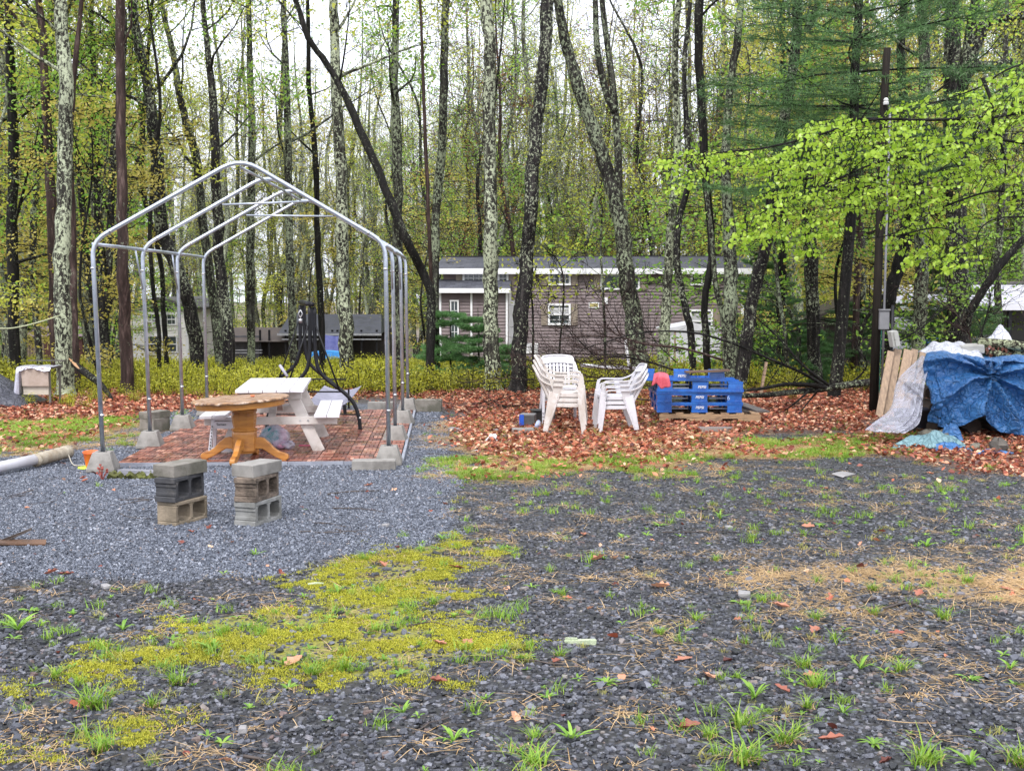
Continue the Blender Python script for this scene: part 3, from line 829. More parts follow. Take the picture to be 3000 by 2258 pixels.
# house with long white awning roof, right
AY = 36.0; a_ = PM(AY)
def az(py): return CAM_H - (py - 840.0) / a_
ao = P(2632, 1000, AY)
awn = thing('porch_house', 'house with a long white metal awning roof behind the tarp covered pile', 'house', (ao.x, AY, 0), 0)
def ax_(px): return (px - 2632) / a_
AW = ax_(3350)
M_awn = pm('white_awning_metal', (0.66, 0.66, 0.72), (0.58, 0.58, 0.63), 2, 0.4)
obj('roof_deck', MB().add([(0, 0, az(892)), (AW, 0, az(892)), (AW, 3.2, az(836)), (0, 3.2, az(836)), (0, 0, az(895)), (AW, 0, az(895)), (AW, 3.2, az(840)), (0, 3.2, az(840))], [(0, 1, 2, 3), (7, 6, 5, 4), (0, 4, 5, 1), (3, 2, 6, 7), (0, 3, 7, 4), (1, 5, 6, 2)]), M_awn, awn)
ba, bb2 = Vector((0, 0, az(892))), Vector((0, 3.2, az(836)))
me = MB().box((AW / 2, 0, 0), (AW, 0.05, 0.05)).mesh('roof_rib', M_awn)
for k in range(9):
    q = link('roof_rib', me, awn); q.location = ba.lerp(bb2, (k + 0.3) / 9) + Vector((0, 0, 0.03))
obj('gutter', MB().box((AW / 2, -0.06, az(900)), (AW, 0.12, 0.16)), M_awn, awn)
for px in (2960, 3090, 2650, 2780): obj('post', MB().box((ax_(px), 0.1, (az(908) + az(1060)) / 2), (0.1, 0.1, az(908) - az(1060))), M_black_metal, awn)
obj('wall', MB().box((AW / 2, 3.3, az(950)), (AW, 0.2, 2.4)), pm('house_dark_wall', (0.05, 0.05, 0.05), (0.09, 0.09, 0.085), 2), awn)
obj('lower_wall', MB().box((ax_(2850), 2.4, az(985)), (3.6, 0.06, 0.5)), pm('pale_panel', (0.32, 0.34, 0.38)), awn)
obj('upper_roof', MB().box((AW * 0.45, 4.8, az(835)), (AW * 0.8, 2.6, 0.25)), pm('taupe_roof', (0.20, 0.17, 0.16)), awn)
single('blue_drum', 'blue plastic drum under the white awning roof', 'drum', MB().lathe([(0.27, 0), (0.29, 0.05), (0.28, 0.3), (0.30, 0.32), (0.28, 0.34), (0.28, 0.6), (0.30, 0.62), (0.28, 0.64), (0.28, 0.85), (0.24, 0.9), (0, 0.9)], 16), M_pallet_blue, (P(2725, 1000, 35).x, 35.0, float(gz(11, 35)) + 0.35))
single('white_cabinet', 'white storage cabinet under the awning behind the meter boxes', 'cabinet', MB().box((0, 0, 0.6), (0.9, 0.5, 1.2)).box((0, -0.26, 0.6), (0.02, 0.02, 1.1)).box((-0.1, -0.27, 0.7), (0.03, 0.03, 0.15)), pm('cabinet_white', (0.45, 0.46, 0.50)), (P(2650, 1000, 34).x, 34.0, float(gz(11, 34)) + 0.5))
# small dark play hut behind the split trunk
HY = 33.0; hz_ = lambda py: CAM_H - (py - 840.0) / PM(HY)
ho = P(2405, 1060, HY)
hut = thing('wood_hut', 'small dark wooden hut with a low pitched roof in the woods left of the pole', 'hut', (ho.x, HY, float(gz(ho.x, HY))), 0)
for xx in (0, 0.55, 1.1, 1.6): obj('post', MB().box((xx, 0.0, 0.85), (0.1, 0.1, 1.7)), M_dark_wood, hut)
obj('floor', MB().box((0.8, 0.6, 0.35), (1.8, 1.4, 0.08)), M_dark_wood, hut)
obj('back_wall', MB().box((0.8, 1.2, 1.0), (1.8, 0.06, 1.3)), M_dark_wood, hut)
obj('roof', MB().prism([(-0.2, 1.65), (0.8, 2.15), (1.8, 1.65), (1.8, 1.72), (0.8, 2.22), (-0.2, 1.72)], -0.3, 1.5), M_dark_wood, hut)
# ---------------------------------------------------------------- bark and leaf materials
def bark(name, dark, lichen, cover, lscale=7.0, lstretch=(1, 1, 0.45), wet=0.55, streak=0.0, gray=None):
    m, nt, o = new_mat(name)
    v = coords(nt, 'World', (1, 1, 1)); vs = coords(nt, 'World', lstretch); vb = coords(nt, 'World', (8.5, 8.5, 1.3))
    oi = N(nt, 'ShaderNodeObjectInfo')
    ridg = noise(nt, vb, 1.6, 5, 0.7)
    g = gray or tuple(x * 2.6 for x in dark)
    col = ramp(nt, ridg, [(0.38, tuple(x * 0.5 for x in dark)), (0.52, dark), (0.68, g)])  # bark tone by noise, with furrow shade painted in as darker grooves
    big = noise(nt, v, 1.1, 3, 0.5)
    fine = noise(nt, vs, lscale, 7, 0.72, 0.6)
    s = mth(nt, 'ADD', fine, mth(nt, 'MULTIPLY', mth(nt, 'SUBTRACT', big, 0.5), 0.35))
    th = 1 - cover
    lic = ramp(nt, noise(nt, v, 23, 4, 0.6), [(0.3, tuple(x * 0.7 for x in lichen)), (0.65, lichen)])
    col = mixc(nt, ramp(nt, s, [(th, 0.0), (th + 0.035, 1.0)]), col, lic)
    h = mth(nt, 'ADD', ridg, mth(nt, 'MULTIPLY', fine, 0.6))
    principled(nt, o, col, wet + .2, 0, 0.18, h, 0.9, 0.03)
    return m
BK = {
    'pale': bark('bark_pale_lichen', (0.030, 0.027, 0.022), (0.44, 0.48, 0.33), 0.50, 20, (1, 1, 0.7), gray=(0.17, 0.18, 0.13)),
    'mid': bark('bark_lichen', (0.020, 0.017, 0.015), (0.27, 0.31, 0.20), 0.475, 22, (1, 1, 0.7), gray=(0.10, 0.10, 0.08)),
    'spot': bark('bark_spotted', (0.013, 0.011, 0.011), (0.33, 0.36, 0.25), 0.435, 22, (1, 1, 0.8), gray=(0.055, 0.05, 0.045)),
    'dark': bark('bark_wet_dark', (0.009, 0.008, 0.007), (0.24, 0.27, 0.18), 0.39, 28, (1, 1, 0.8), gray=(0.026, 0.022, 0.021)),
    'far': bark('bark_grey_green', (0.055, 0.052, 0.042), (0.34, 0.38, 0.26), 0.50, 18, (1, 1, 0.7), gray=(0.20, 0.20, 0.16)),
    'red': bark('bark_red_brown', (0.045, 0.028, 0.024), (0.26, 0.28, 0.20), 0.36, 16, gray=(0.12, 0.082, 0.072)),
}
def leaf_mat(name, ca, cb, transl=0.45, rough=0.45, vary=0.25):
    m, nt, o = new_mat(name)
    g = N(nt, 'ShaderNodeNewGeometry'); oi = N(nt, 'ShaderNodeObjectInfo')
    r = mth(nt, 'FRACT', mth(nt, 'ADD', g.outputs['Random Per Island'], mth(nt, 'MULTIPLY', oi.outputs['Random'], 0.37)))
    col = ramp(nt, r, [(0.0, ca), (1.0, cb)])
    w = noise(nt, coords(nt, 'World'), 0.35, 2, 0.5)
    col = mixc(nt, 1.0, col, ramp(nt, w, [(0.3, 1 - vary), (0.7, 1 + vary)]), 'MULTIPLY')
    b = N(nt, 'ShaderNodeBsdfPrincipled'); nt.links.new(col, b.inputs['Base Color'])
    b.inputs['Roughness'].default_value = rough
    t = N(nt, 'ShaderNodeBsdfTranslucent'); nt.links.new(col, t.inputs['Color'])
    mx = N(nt, 'ShaderNodeMixShader'); mx.inputs[0].default_value = transl
    nt.links.new(b.outputs[0], mx.inputs[1]); nt.links.new(t.outputs[0], mx.inputs[2]); nt.links.new(mx.outputs[0], o.inputs['Surface'])
    return m
LF = {
    'yellow': leaf_mat('leaf_yellow_green', (0.38, 0.44, 0.04), (0.66, 0.68, 0.11), .5),
    'olive': leaf_mat('leaf_olive_bronze', (0.42, 0.36, 0.06), (0.62, 0.54, 0.14), .5),
    'green': leaf_mat('leaf_fresh_green', (0.18, 0.38, 0.04), (0.38, 0.58, 0.09), .5),
    'russet': leaf_mat('leaf_russet', (0.22, 0.07, 0.03), (0.30, 0.20, 0.05)),
    'beech': leaf_mat('leaf_beech', (0.25, 0.43, 0.025), (0.46, 0.63, 0.07), 0.5, 0.30, 0.12),
    'needle': leaf_mat('needle_dark', (0.05, 0.12, 0.035), (0.13, 0.26, 0.08), 0.3),
    'needle_fresh': leaf_mat('needle_fresh', (0.06, 0.17, 0.05), (0.16, 0.32, 0.10), 0.35),
    'berry': leaf_mat('leaf_blueberry', (0.23, 0.26, 0.015), (0.56, 0.54, 0.05)),
}

def rdirs(rng, n):
    d = rng.normal(size=(n, 3)); return d / np.linalg.norm(d, axis=1)[:, None]

def leaf_quads(rng, centres, size, flat=0.75, aspect=0.55):
    """diamond leaves, random turn, mostly lying flat-ish"""
    n = len(centres)
    a = rdirs(rng, n); a[:, 2] *= flat; a /= np.linalg.norm(a, axis=1)[:, None]
    b = np.cross(a, rdirs(rng, n)); b /= np.linalg.norm(b, axis=1)[:, None]
    s = size * rng.uniform(0.6, 1.3, n)[:, None]
    V = np.stack([centres - a * s * .5, centres + b * s * aspect * .5, centres + a * s * .5, centres - b * s * aspect * .5], 1).reshape(-1, 3)
    Fq = np.arange(n * 4).reshape(n, 4)
    return V, Fq

def grow(rng, mb, tips, p, d, L, r, level, up, wander, nseg, side_n, minr=0.006, sides=4, spread=0.9, flatten=0.0):
    pts = [p]; rs = [r]; dirs = [d]
    q = np.array(p, float); dd = np.array(d, float)
    for i in range(nseg):
        dd = dd + rng.normal(size=3) * wander; dd[2] += up
        if flatten: dd[2] *= (1 - flatten)
        dd /= np.linalg.norm(dd)
        q = q + dd * L / nseg
        pts.append(Vector(q)); rs.append(max(minr * 0.6, r * (1 - 0.85 * (i + 1) / nseg))); dirs.append(dd.copy())
    mb.tube(pts, rs, sides if r > 0.02 else 3, cap=False)
    if level == 0:
        for k in range(1, nseg + 1): tips.append(np.array(pts[k]))
        return
    for k in range(side_n):
        f = rng.uniform(0.25, 1.0); i = min(nseg - 1, int(f * nseg)); t = f * nseg - i
        b = np.array(pts[i].lerp(pts[i + 1], t)) if i + 1 < len(pts) else np.array(pts[-1])
        sd = np.cross(dirs[i + 1], rng.normal(size=3)); sd /= np.linalg.norm(sd) + 1e-9
        if flatten: sd[2] *= 0.25
        nd = dirs[i + 1] * rng.uniform(0.5, 1.0) + sd * spread; nd /= np.linalg.norm(nd)
        grow(rng, mb, tips, b, nd, L * rng.uniform(0.35, 0.62) * (1.15 - 0.4 * f), max(minr, rs[i] * 0.5), level - 1, up, wander, max(3, nseg - 1), max(2, int(side_n * 0.7)), minr, sides, spread, flatten)

def tree_meshes(seed, trunk, rad, first=0.35, limbs=9, limb_len=2.6, up=0.08, bark_m=None, leaf_m=None, leafn=5, leaf=0.085, forks=1, side_n=5, flatten=0.0, sides=10, spray=0.22, roots=True, zmax=99, minr=0.008):
    """trunk: list of local points. Returns meshes (trunk, branches, foliage)"""
    rng = np.random.default_rng(seed)
    path = smooth_path(trunk, 4); n = len(path)
    L = [0.0]
    for i in range(1, n): L.append(L[-1] + (path[i] - path[i - 1]).length)
    T = L[-1]
    rr = [np.interp(l / T, np.linspace(0, 1, len(rad)), rad) for l in L]
    # wobble and root flare
    pts, rs = [], []
    if roots:
        pts.append(path[0] + Vector((0, 0, -0.25))); rs.append(rr[0] * 1.75)
        pts.append(path[0] + Vector((0, 0, 0.03))); rs.append(rr[0] * 1.45)
        pts.append(path[0].lerp(path[1], 0.4)); rs.append(rr[0] * 1.12)
        path2, rr2 = path[1:], rr[1:]
    else: path2, rr2 = path, rr
    for q, r_ in zip(path2, rr2):
        pts.append(q + Vector(rng.normal(size=3) * r_ * 0.10)); rs.append(r_ * rng.uniform(0.94, 1.08))
    tm = MB().tube(pts, rs, sides, cap=False)
    # lumpy section
    bm = MB(); tips = []
    for k in range(limbs):
        f = first + (0.98 - first) * (k + rng.uniform(0, 0.9)) / limbs
        i = min(n - 2, int(np.searchsorted(L, f * T)) - 1); i = max(0, i)
        b = path[i].lerp(path[i + 1], 0.5)
        if b.z > zmax: continue
        az = rng.uniform(0, 2 * math.pi); el = rng.uniform(0.15, 0.9)
        d = np.array([math.cos(az) * math.cos(el), math.sin(az) * math.cos(el), math.sin(el) if not flatten else 0.12])
        ll = limb_len * rng.uniform(0.6, 1.2) * (1.15 - 0.5 * f)
        grow(rng, bm, tips, np.array(b), d / np.linalg.norm(d), ll, max(0.010, rr[i] * rng.uniform(0.25, 0.45)), 2, up, 0.16, 5, side_n, minr, 4, 0.9, flatten)
    t_me = tm.mesh('trunk', bark_m, True)
    b_me = bm.mesh('branches', bark_m, True) if bm.v else None
    f_me = None
    if leaf_m is not None and tips and leafn > 0:
        tp = np.array(tips)
        k = np.repeat(tp, leafn, 0) if leafn >= 1 else tp[rng.random(len(tp)) < leafn]
        k = k + rng.normal(size=k.shape) * spray * np.array([1, 1, 0.55])
        V, Fq = leaf_quads(rng, k, leaf)
        f_me = arr_mesh('foliage', V, Fq, leaf_m)
    return t_me, b_me, f_me

def plant_tree(name, label, loc, meshes, rotz=0.0, scale=1.0, group=None, cat='tree'):
    t = thing(name, label, cat, loc, rotz, group)
    t.scale = (scale, scale, scale) if not hasattr(scale, '__len__') else scale
    for nm, me in zip(('trunk', 'branches', 'foliage'), meshes):
        if me is not None: link(nm, me, t)
    return t

# ---------------------------------------------------------------- trees one can tell apart in the photograph
# (name, label, Y or None (from base pixel), [photo pixels from base to top], [width px ...], bark, leaf, limbs, options)
HERO = [
 ('oak_tree', 'thick pale lichen covered trunk at the far left beside the foil wrapped table', 22.2, [(192, 1152), (186, 1000), (181, 800), (186, 600), (192, 400), (192, 240), (178, 40), (172, -60)], [52, 44, 40, 34], 'pale', 'yellow', 8, {'first': .42}),
 ('maple_tree', 'dark red brown straight trunk standing between the first two left hoop legs', 22.6, [(372, 1152), (365, 950), (360, 760), (357, 500), (352, 250), (353, 0)], [38, 32, 29, 25], 'red', 'yellow', 7, {'first': .45}),
 ('maple_tree', 'slim red brown trunk right beside the thick pale lichen trunk at the left', 22.9, [(222, 1150), (217, 1000), (213, 850), (212, 650), (205, 450), (215, 250), (240, 0)], [26, 24, 18, 12], 'red', 'olive', 6, {'first': .5}),
 ('maple_tree', 'dark leaning trunk just left of the thick pale lichen trunk', 25.5, [(168, 1110), (158, 920), (153, 690), (144, 480), (130, 230), (114, 0)], [30, 28, 26, 20], 'red', 'olive', 6, {'first': .5}),
 ('ash_tree', 'dark trunk with leafy lower boughs nearest the left edge of the picture', 27.0, [(45, 1085), (40, 900), (34, 700), (38, 480), (30, 200), (26, 0)], [34, 32, 28, 22], 'dark', 'green', 15, {'first': .14, 'leafn': 9}),
 ('ash_tree', 'slender lichen trunk in front of the brown shed at the left', 29.0, [(118, 1075), (112, 1000), (104, 900), (96, 760), (104, 560), (118, 380), (116, 150), (110, 0)], [18, 20, 22, 14], 'mid', 'yellow', 8, {'first': .3}),
 ('ash_tree', 'dark spotted trunk right of the brown shed rising beyond the first hoop', 29.5, [(318, 1080), (305, 960), (296, 830), (288, 650), (280, 400), (272, 150), (268, 0)], [26, 24, 18, 14], 'spot', 'olive', 8, {'first': .28}),
 ('oak_tree', 'lichen spotted trunk curving left above the cream cottage', 28.5, [(588, 1072), (572, 990), (548, 875), (512, 770), (482, 700), (466, 600), (460, 480), (446, 336), (420, 190), (386, 10)], [44, 38, 34, 26], 'spot', 'yellow', 9, {'first': .4}),
 ('oak_tree', 'forked dark trunk with a high narrow crotch behind the second hoop', 32.0, [(652, 1070), (628, 900), (600, 700), (578, 480), (545, 360), (519, 240), (505, 150), (471, 0)], [28, 26, 24, 16], 'mid', 'yellow', 9, {'first': .35}),
 ('oak_tree', 'twin stemmed spotted trunk between the cottage and the black swing frame', 27.5, [(672, 1080), (668, 980), (655, 860), (640, 700), (632, 520), (625, 300), (600, 60)], [36, 32, 26, 16], 'spot', 'green', 9, {'first': .35}),
 ('maple_tree', 'slim straight trunk left of the apex of the front hoop', 33.0, [(737, 1075), (735, 900), (735, 620), (738, 400), (733, 200), (728, 0)], [22, 24, 22, 16], 'mid', 'yellow', 8, {'first': .3}),
 ('ash_tree', 'green lichened trunk directly behind the black swing frame', 30.0, [(862, 1078), (858, 960), (850, 800), (846, 560), (842, 336), (835, 120), (830, 0)], [26, 22, 22, 16], 'mid', 'green', 8, {'first': .3}),
 ('birch_tree', 'pale lichen trunk behind the hoops just right of the black swing', 26.5, [(1015, 1100), (1012, 960), (1007, 820), (1003, 640), (1000, 500), (985, 300), (980, 120), (978, 0)], [42, 38, 32, 26], 'pale', 'yellow', 8, {'first': .5}),
 ('leaning_tree', 'long thin dark trunk leaning left across the woods beside the carport frame', 24.5, [(1258, 1125), (1262, 960), (1262, 860), (1235, 790), (1192, 705), (1144, 591), (1072, 418), (1000, 258), (956, 187), (903, 110), (865, 0)], [26, 26, 24, 16], 'dark', 'yellow', 6, {'first': .45}),
 ('maple_tree', 'grey green lichened trunk rising behind the right hoop legs', 28.0, [(1172, 1090), (1168, 900), (1163, 700), (1163, 432), (1155, 250), (1160, 0)], [30, 30, 28, 20], 'mid', 'green', 8, {'first': .4}),
 ('sapling_tree', 'thin bare brown stem between the leaning trunk and the trailer roof', 26.0, [(1258, 1100), (1262, 850), (1257, 673), (1246, 400), (1238, 200), (1230, 0)], [11, 12, 11, 8], 'red', 'yellow', 7, {'first': .45}),
 ('oak_tree', 'dark lichened trunk at the left end of the brown trailer', 27.2, [(1278, 1096), (1273, 900), (1275, 769), (1281, 560), (1296, 400), (1301, 250), (1306, 0)], [26, 26, 26, 22], 'mid', 'green', 8, {'first': .5}),
 ('birch_tree', 'straight pale lichen mottled trunk before the porch bay of the trailer', 23.8, [(1444, 1128), (1440, 1000), (1439, 850), (1438, 700), (1437, 500), (1434, 300), (1436, 144), (1422, -20)], [50, 42, 38, 34], 'pale', 'yellow', 6, {'first': .55}),
 ('oak_tree', 'dark spotted trunk leaning right before the trailer behind the white chairs', 23.2, [(1516, 1132), (1524, 1000), (1535, 850), (1545, 740), (1555, 600), (1565, 450), (1583, 280), (1600, 120), (1608, -20)], [50, 42, 38, 36], 'spot', 'yellow', 6, {'first': .55}),
 ('oak_tree', 'thick lichened trunk that splits into a wide fork before the trailer', 24.5, [(1880, 1122), (1868, 1020), (1853, 920), (1838, 820), (1828, 720), (1808, 600), (1775, 500), (1740, 384), (1697, 264), (1663, 144), (1634, 0)], [60, 48, 40, 26], 'mid', 'yellow', 6, {'first': .6, 'fork': [((1812, 600), (1812, 500), (1810, 432), (1802, 312), (1788, 192), (1770, 60), (1762, -20)), ((1803, 330), (1776, 270), (1750, 144), (1744, 0))]}),
 ('maple_tree', 'lichen speckled trunk left of the white shed', 25.5, [(1940, 1110), (1945, 1000), (1952, 900), (1960, 750), (1972, 600), (1985, 400), (1978, 200), (1990, 0)], [34, 28, 22, 16], 'pale', 'olive', 7, {'first': .45}),
 ('sapling_tree', 'thin dark crooked stem in front of the white shed', 24.8, [(2030, 1112), (2027, 1000), (2012, 920), (1996, 840), (1982, 760), (1990, 640), (2020, 520), (2012, 384), (2004, 200), (2022, 0)], [22, 20, 16, 12], 'spot', 'yellow', 6, {'first': .5}),
 ('sapling_tree', 'dark slim trunk standing in the middle of the white shed', 24.2, [(2076, 1112), (2068, 1000), (2062, 900), (2078, 800), (2084, 700), (2070, 560), (2062, 432), (2054, 288), (2046, 144), (2050, -10)], [22, 20, 24, 24], 'dark', 'yellow', 6, {'first': .5}),
 ('maple_tree', 'broad spotted double trunk at the right end of the white shed', 23.8, [(2142, 1130), (2136, 1000), (2138, 880), (2139, 769), (2130, 577), (2128, 432), (2139, 264), (2163, 96), (2170, -10)], [46, 38, 24, 20], 'mid', 'yellow', 6, {'first': .5, 'fork': [((2138, 1010), (2112, 900), (2096, 830), (2086, 700), (2070, 560))]}),
 ('oak_tree', 'dark trunk slanting right above the blue pallets past the trailer end', 23.0, [(2166, 1138), (2188, 980), (2213, 835), (2240, 740), (2258, 640), (2266, 500), (2290, 384), (2320, 220), (2335, 90), (2340, -10)], [40, 34, 30, 26], 'spot', 'yellow', 7, {'first': .45}),
 ('maple_tree', 'straight dark trunk in the gap right of the trailer', 29.0, [(2288, 1065), (2288, 960), (2292, 800), (2296, 640), (2300, 400), (2296, 200), (2290, 0)], [28, 24, 20, 16], 'dark', 'olive', 6, {'first': .4}),
 ('oak_tree', 'broad dark rough trunk behind the bright green beech branch', 27.0, [(2392, 1080), (2380, 900), (2372, 700), (2364, 500), (2366, 336), (2370, 160), (2385, 0)], [38, 40, 40, 32], 'spot', 'yellow', 8, {'first': .4}),
 ('oak_tree', 'curving dark trunk just right of the utility pole', 25.0, [(2590, 1110), (2596, 980), (2606, 870), (2625, 800), (2650, 720), (2672, 600), (2665, 420), (2640, 200), (2650, 0)], [40, 36, 28, 20], 'dark', 'yellow', 7, {'first': .35}),
 ('maple_tree', 'brown mossy trunk in front of the white awning roof', 24.0, [(2692, 1120), (2694, 950), (2698, 800), (2702, 600), (2700, 400), (2710, 200), (2700, 0)], [40, 38, 34, 26], 'mid', 'green', 7, {'first': .35}),
 ('leaning_tree', 'dark trunk slanting up to the right over the awning roof', 21.5, [(2795, 1110), (2822, 980), (2848, 900), (2880, 850), (2920, 790), (2965, 735), (3010, 690), (3080, 610)], [26, 24, 20, 16], 'dark', 'green', 4, {'first': .6}),
 ('oak_tree', 'massive trunk forking high up at the right with sky behind', 26.0, [(2810, 1070), (2805, 850), (2798, 600), (2795, 400), (2792, 240), (2790, 120), (2788, 0)], [62, 64, 60, 40], 'spot', 'olive', 3, {'first': .8, 'fork': [((2800, 300), (2835, 150), (2852, 40), (2870, -60)), ((2815, 260), (2860, 130), (2895, 65), (2950, 50), (3060, 42)), ((2815, 240), (2850, 200), (2900, 195), (2965, 182))]}),
 ('ash_tree', 'slim lichened trunk behind the porch roof near the right edge', 30.0, [(2925, 1060), (2923, 900), (2925, 760), (2935, 560), (2945, 300), (2950, 0)], [20, 20, 18, 12], 'mid', 'green', 9, {'first': .25}),
 ('ash_tree', 'grey trunk left of the slim stem near the cottage roof', 34.0, [(490, 1065), (483, 960), (476, 880), (470, 760), (420, 560), (418, 400), (430, 200)], [14, 14, 14, 12], 'dark', 'yellow', 8, {'first': .3}),
 ('sapling_tree', 'crooked thin dark stem crossing the cream cottage front', 27.5, [(467, 1088), (466, 1000), (462, 940), (450, 860), (442, 760), (440, 640), (452, 480), (470, 300)], [13, 12, 11, 8], 'dark', 'yellow', 7, {'first': .4}),
 ('maple_tree', 'dark slender trunk left of the pale lichen birch behind the hoops', 31.5, [(945, 1072), (940, 900), (930, 700), (925, 480), (905, 250), (900, 0)], [20, 18, 16, 12], 'dark', 'olive', 8, {'first': .3}),
 ('sapling_tree', 'thin bent sapling before the square trailer window', 26.0, [(1638, 1098), (1640, 1020), (1648, 930), (1652, 850), (1648, 800), (1632, 760), (1600, 735)], [7, 6, 5, 3], 'dark', 'yellow', 7, {'first': .3, 'll': 1.0, 'noext': True}),
 ('sapling_tree', 'thin pale stem left of the forked trunk before the trailer', 26.0, [(1773, 1100), (1772, 980), (1768, 880), (1764, 800), (1760, 720), (1764, 600)], [9, 8, 7, 4], 'mid', 'green', 8, {'first': .45, 'll': 1.3, 'noext': True}),
 ('sapling_tree', 'short thin stem right of the lichened trunk at the trailer door', 25.5, [(1560, 1105), (1562, 1000), (1560, 900), (1556, 830), (1572, 780)], [8, 8, 6, 4], 'spot', 'yellow', 5, {'first': .4, 'll': 1.0, 'noext': True}),
]
def build_heroes():
    for hi, (nm, lab, Y, pix, wpx, bk, lf, limbs, op) in enumerate(HERO):
        base = P(pix[0][0], pix[0][1], Y)
        base.z = float(gz(base.x, Y))
        rng = np.random.default_rng(100 + hi)
        pts = [Vector((0, 0, 0))]
        yo = 0.0
        for (a, b) in pix[1:]:
            yo += rng.normal() * 0.12
            q = P(a, b, Y + yo); pts.append(q - base)
        if not op.get('noext'):
            d = (pts[-1] - pts[-2]).normalized(); d = (d + Vector((0, 0, 0.6))).normalized()
            for k in range(3):
                d = (d + Vector(rng.normal(size=3) * 0.12)).normalized(); pts.append(pts[-1] + d * 1.7)
        rad = [w / 2 / PM(Y) for w in wpx]
        if not op.get('noext'): rad = rad + [rad[-1] * 0.6, rad[-1] * 0.25]
        ms = list(tree_meshes(200 + hi, pts, rad, op.get('first', .4), limbs, op.get('ll', 2.9), 0.07, BK[bk], LF[lf], op.get('leafn', 1 if (op.get('noext') and lf) else (3 if 1400 < pix[0][0] < 2200 else 6)), 0.085, side_n=5, spray=.24))
        if 'fork' in op:
            fm = MB()
            for fk in op['fork']:
                q = smooth_path([P(a, b, Y) - base for a, b in fk], 4)
                r0 = rad[-3] * (1.0 if len(fk) > 3 else 0.7)
                fm.tube(q, list(np.linspace(r0 * 0.95, r0 * 0.6, len(q))), 9, cap=True)
        t = plant_tree(nm, lab, base, ms)
        if 'fork' in op: obj('limb', fm, BK[bk], t, smooth=True)
build_heroes()

# ---------------------------------------------------------------- forest behind: prototypes, then one tree per spot
def proto_tree(seed, H, r, bk, lf, **kw):
    rng = np.random.default_rng(seed)
    pts = [Vector((0, 0, 0))]; lean = rng.normal(size=2) * 0.05
    n = 6
    for k in range(1, n + 1):
        pts.append(Vector((lean[0] * H * k / n + rng.normal() * 0.18, lean[1] * H * k / n + rng.normal() * 0.18, H * k / n)))
    return tree_meshes(seed, pts, [r, r * .85, r * .7, r * .45, r * .12], bark_m=BK[bk], leaf_m=LF[lf], minr=0.011, **kw)
PROT = [
 (proto_tree(1, 15, .12, 'far', 'yellow', first=.22, limbs=14, limb_len=3.0, leafn=4, leaf=0.085, side_n=6, sides=7), 'slim lichened tree'),
 (proto_tree(2, 17, .14, 'mid', 'olive', first=.25, limbs=14, limb_len=3.2, leafn=4, leaf=0.085, side_n=6, sides=7), 'dark spotted tree'),
 (proto_tree(3, 14, .08, 'spot', 'green', first=.15, limbs=15, limb_len=2.6, leafn=4, leaf=0.085, side_n=6, sides=7), 'thin dark tree'),
 (proto_tree(4, 16, .12, 'far', 'yellow', first=.3, limbs=13, limb_len=3.4, leafn=3, leaf=0.085, side_n=6, sides=7), 'tall straight tree'),
 (proto_tree(5, 8, .05, 'far', 'yellow', first=.16, limbs=15, limb_len=2.3, up=0.0, leafn=6, leaf=0.085, side_n=5, flatten=.35, sides=6, spray=.25), 'young yellow leafed tree'),
 (proto_tree(6, 7, .045, 'mid', 'green', first=.12, limbs=15, limb_len=2.2, up=0.0, leafn=6, leaf=0.085, side_n=5, flatten=.35, sides=6, spray=.25), 'young green leafed tree'),
 (proto_tree(7, 13, .09, 'red', 'russet', first=.25, limbs=13, limb_len=2.6, leafn=5, leaf=0.08, side_n=6, sides=6), 'slim reddish budding tree'),
 (proto_tree(8, 6.5, .04, 'dark', 'olive', first=.16, limbs=14, limb_len=2.0, up=0.0, leafn=6, leaf=0.08, side_n=5, flatten=.3, sides=6, spray=.22), 'young bronze leafed tree'),
]
for _k in (): pass
KEEP = [(1165, 2300, 20, 47.5), (345, 590, 20, 74), (75, 250, 20, 51), (610, 1235, 24, 64), (2625, 3400, 20, 40), (1950, 2120, 20, 41), (2380, 2470, 20, 35)]
def thin(me, keep, seed=1):
    """the same foliage with only part of its leaves"""
    n = len(me.polygons); V = np.empty(len(me.vertices) * 3, np.float32); me.vertices.foreach_get('co', V)
    V = V.reshape(n, 4, 3)[np.random.default_rng(seed).random(n) < keep]
    return arr_mesh('foliage', V.reshape(-1, 3), np.arange(len(V) * 4).reshape(-1, 4), me.materials[0])
PROT_AIRY = [((ms[0], ms[1], thin(ms[2], .52, i)), kd) for i, (ms, kd) in enumerate(PROT)]
def blocked(x, y):
    px = 1500 + x / y * 3700
    for a, b, y0, y1 in KEEP:
        if a - 12 < px < b + 12 and y0 < y < y1: return True
    return False
def region(px, y):
    """which landmark a far tree stands behind"""
    if px < 0: return 'beyond the left edge'
    if px < 380: return 'in the woods behind the brown shed'
    if px < 620: return 'in the woods around the cottage'
    if px < 1250: return 'in the woods behind the carport frame'
    if px < 1700: return "behind the trailer's left half"
    if px < 2200: return "behind the trailer's right half"
    if px < 2600: return 'left of the utility pole'
    return 'in the woods beyond the tarp pile'
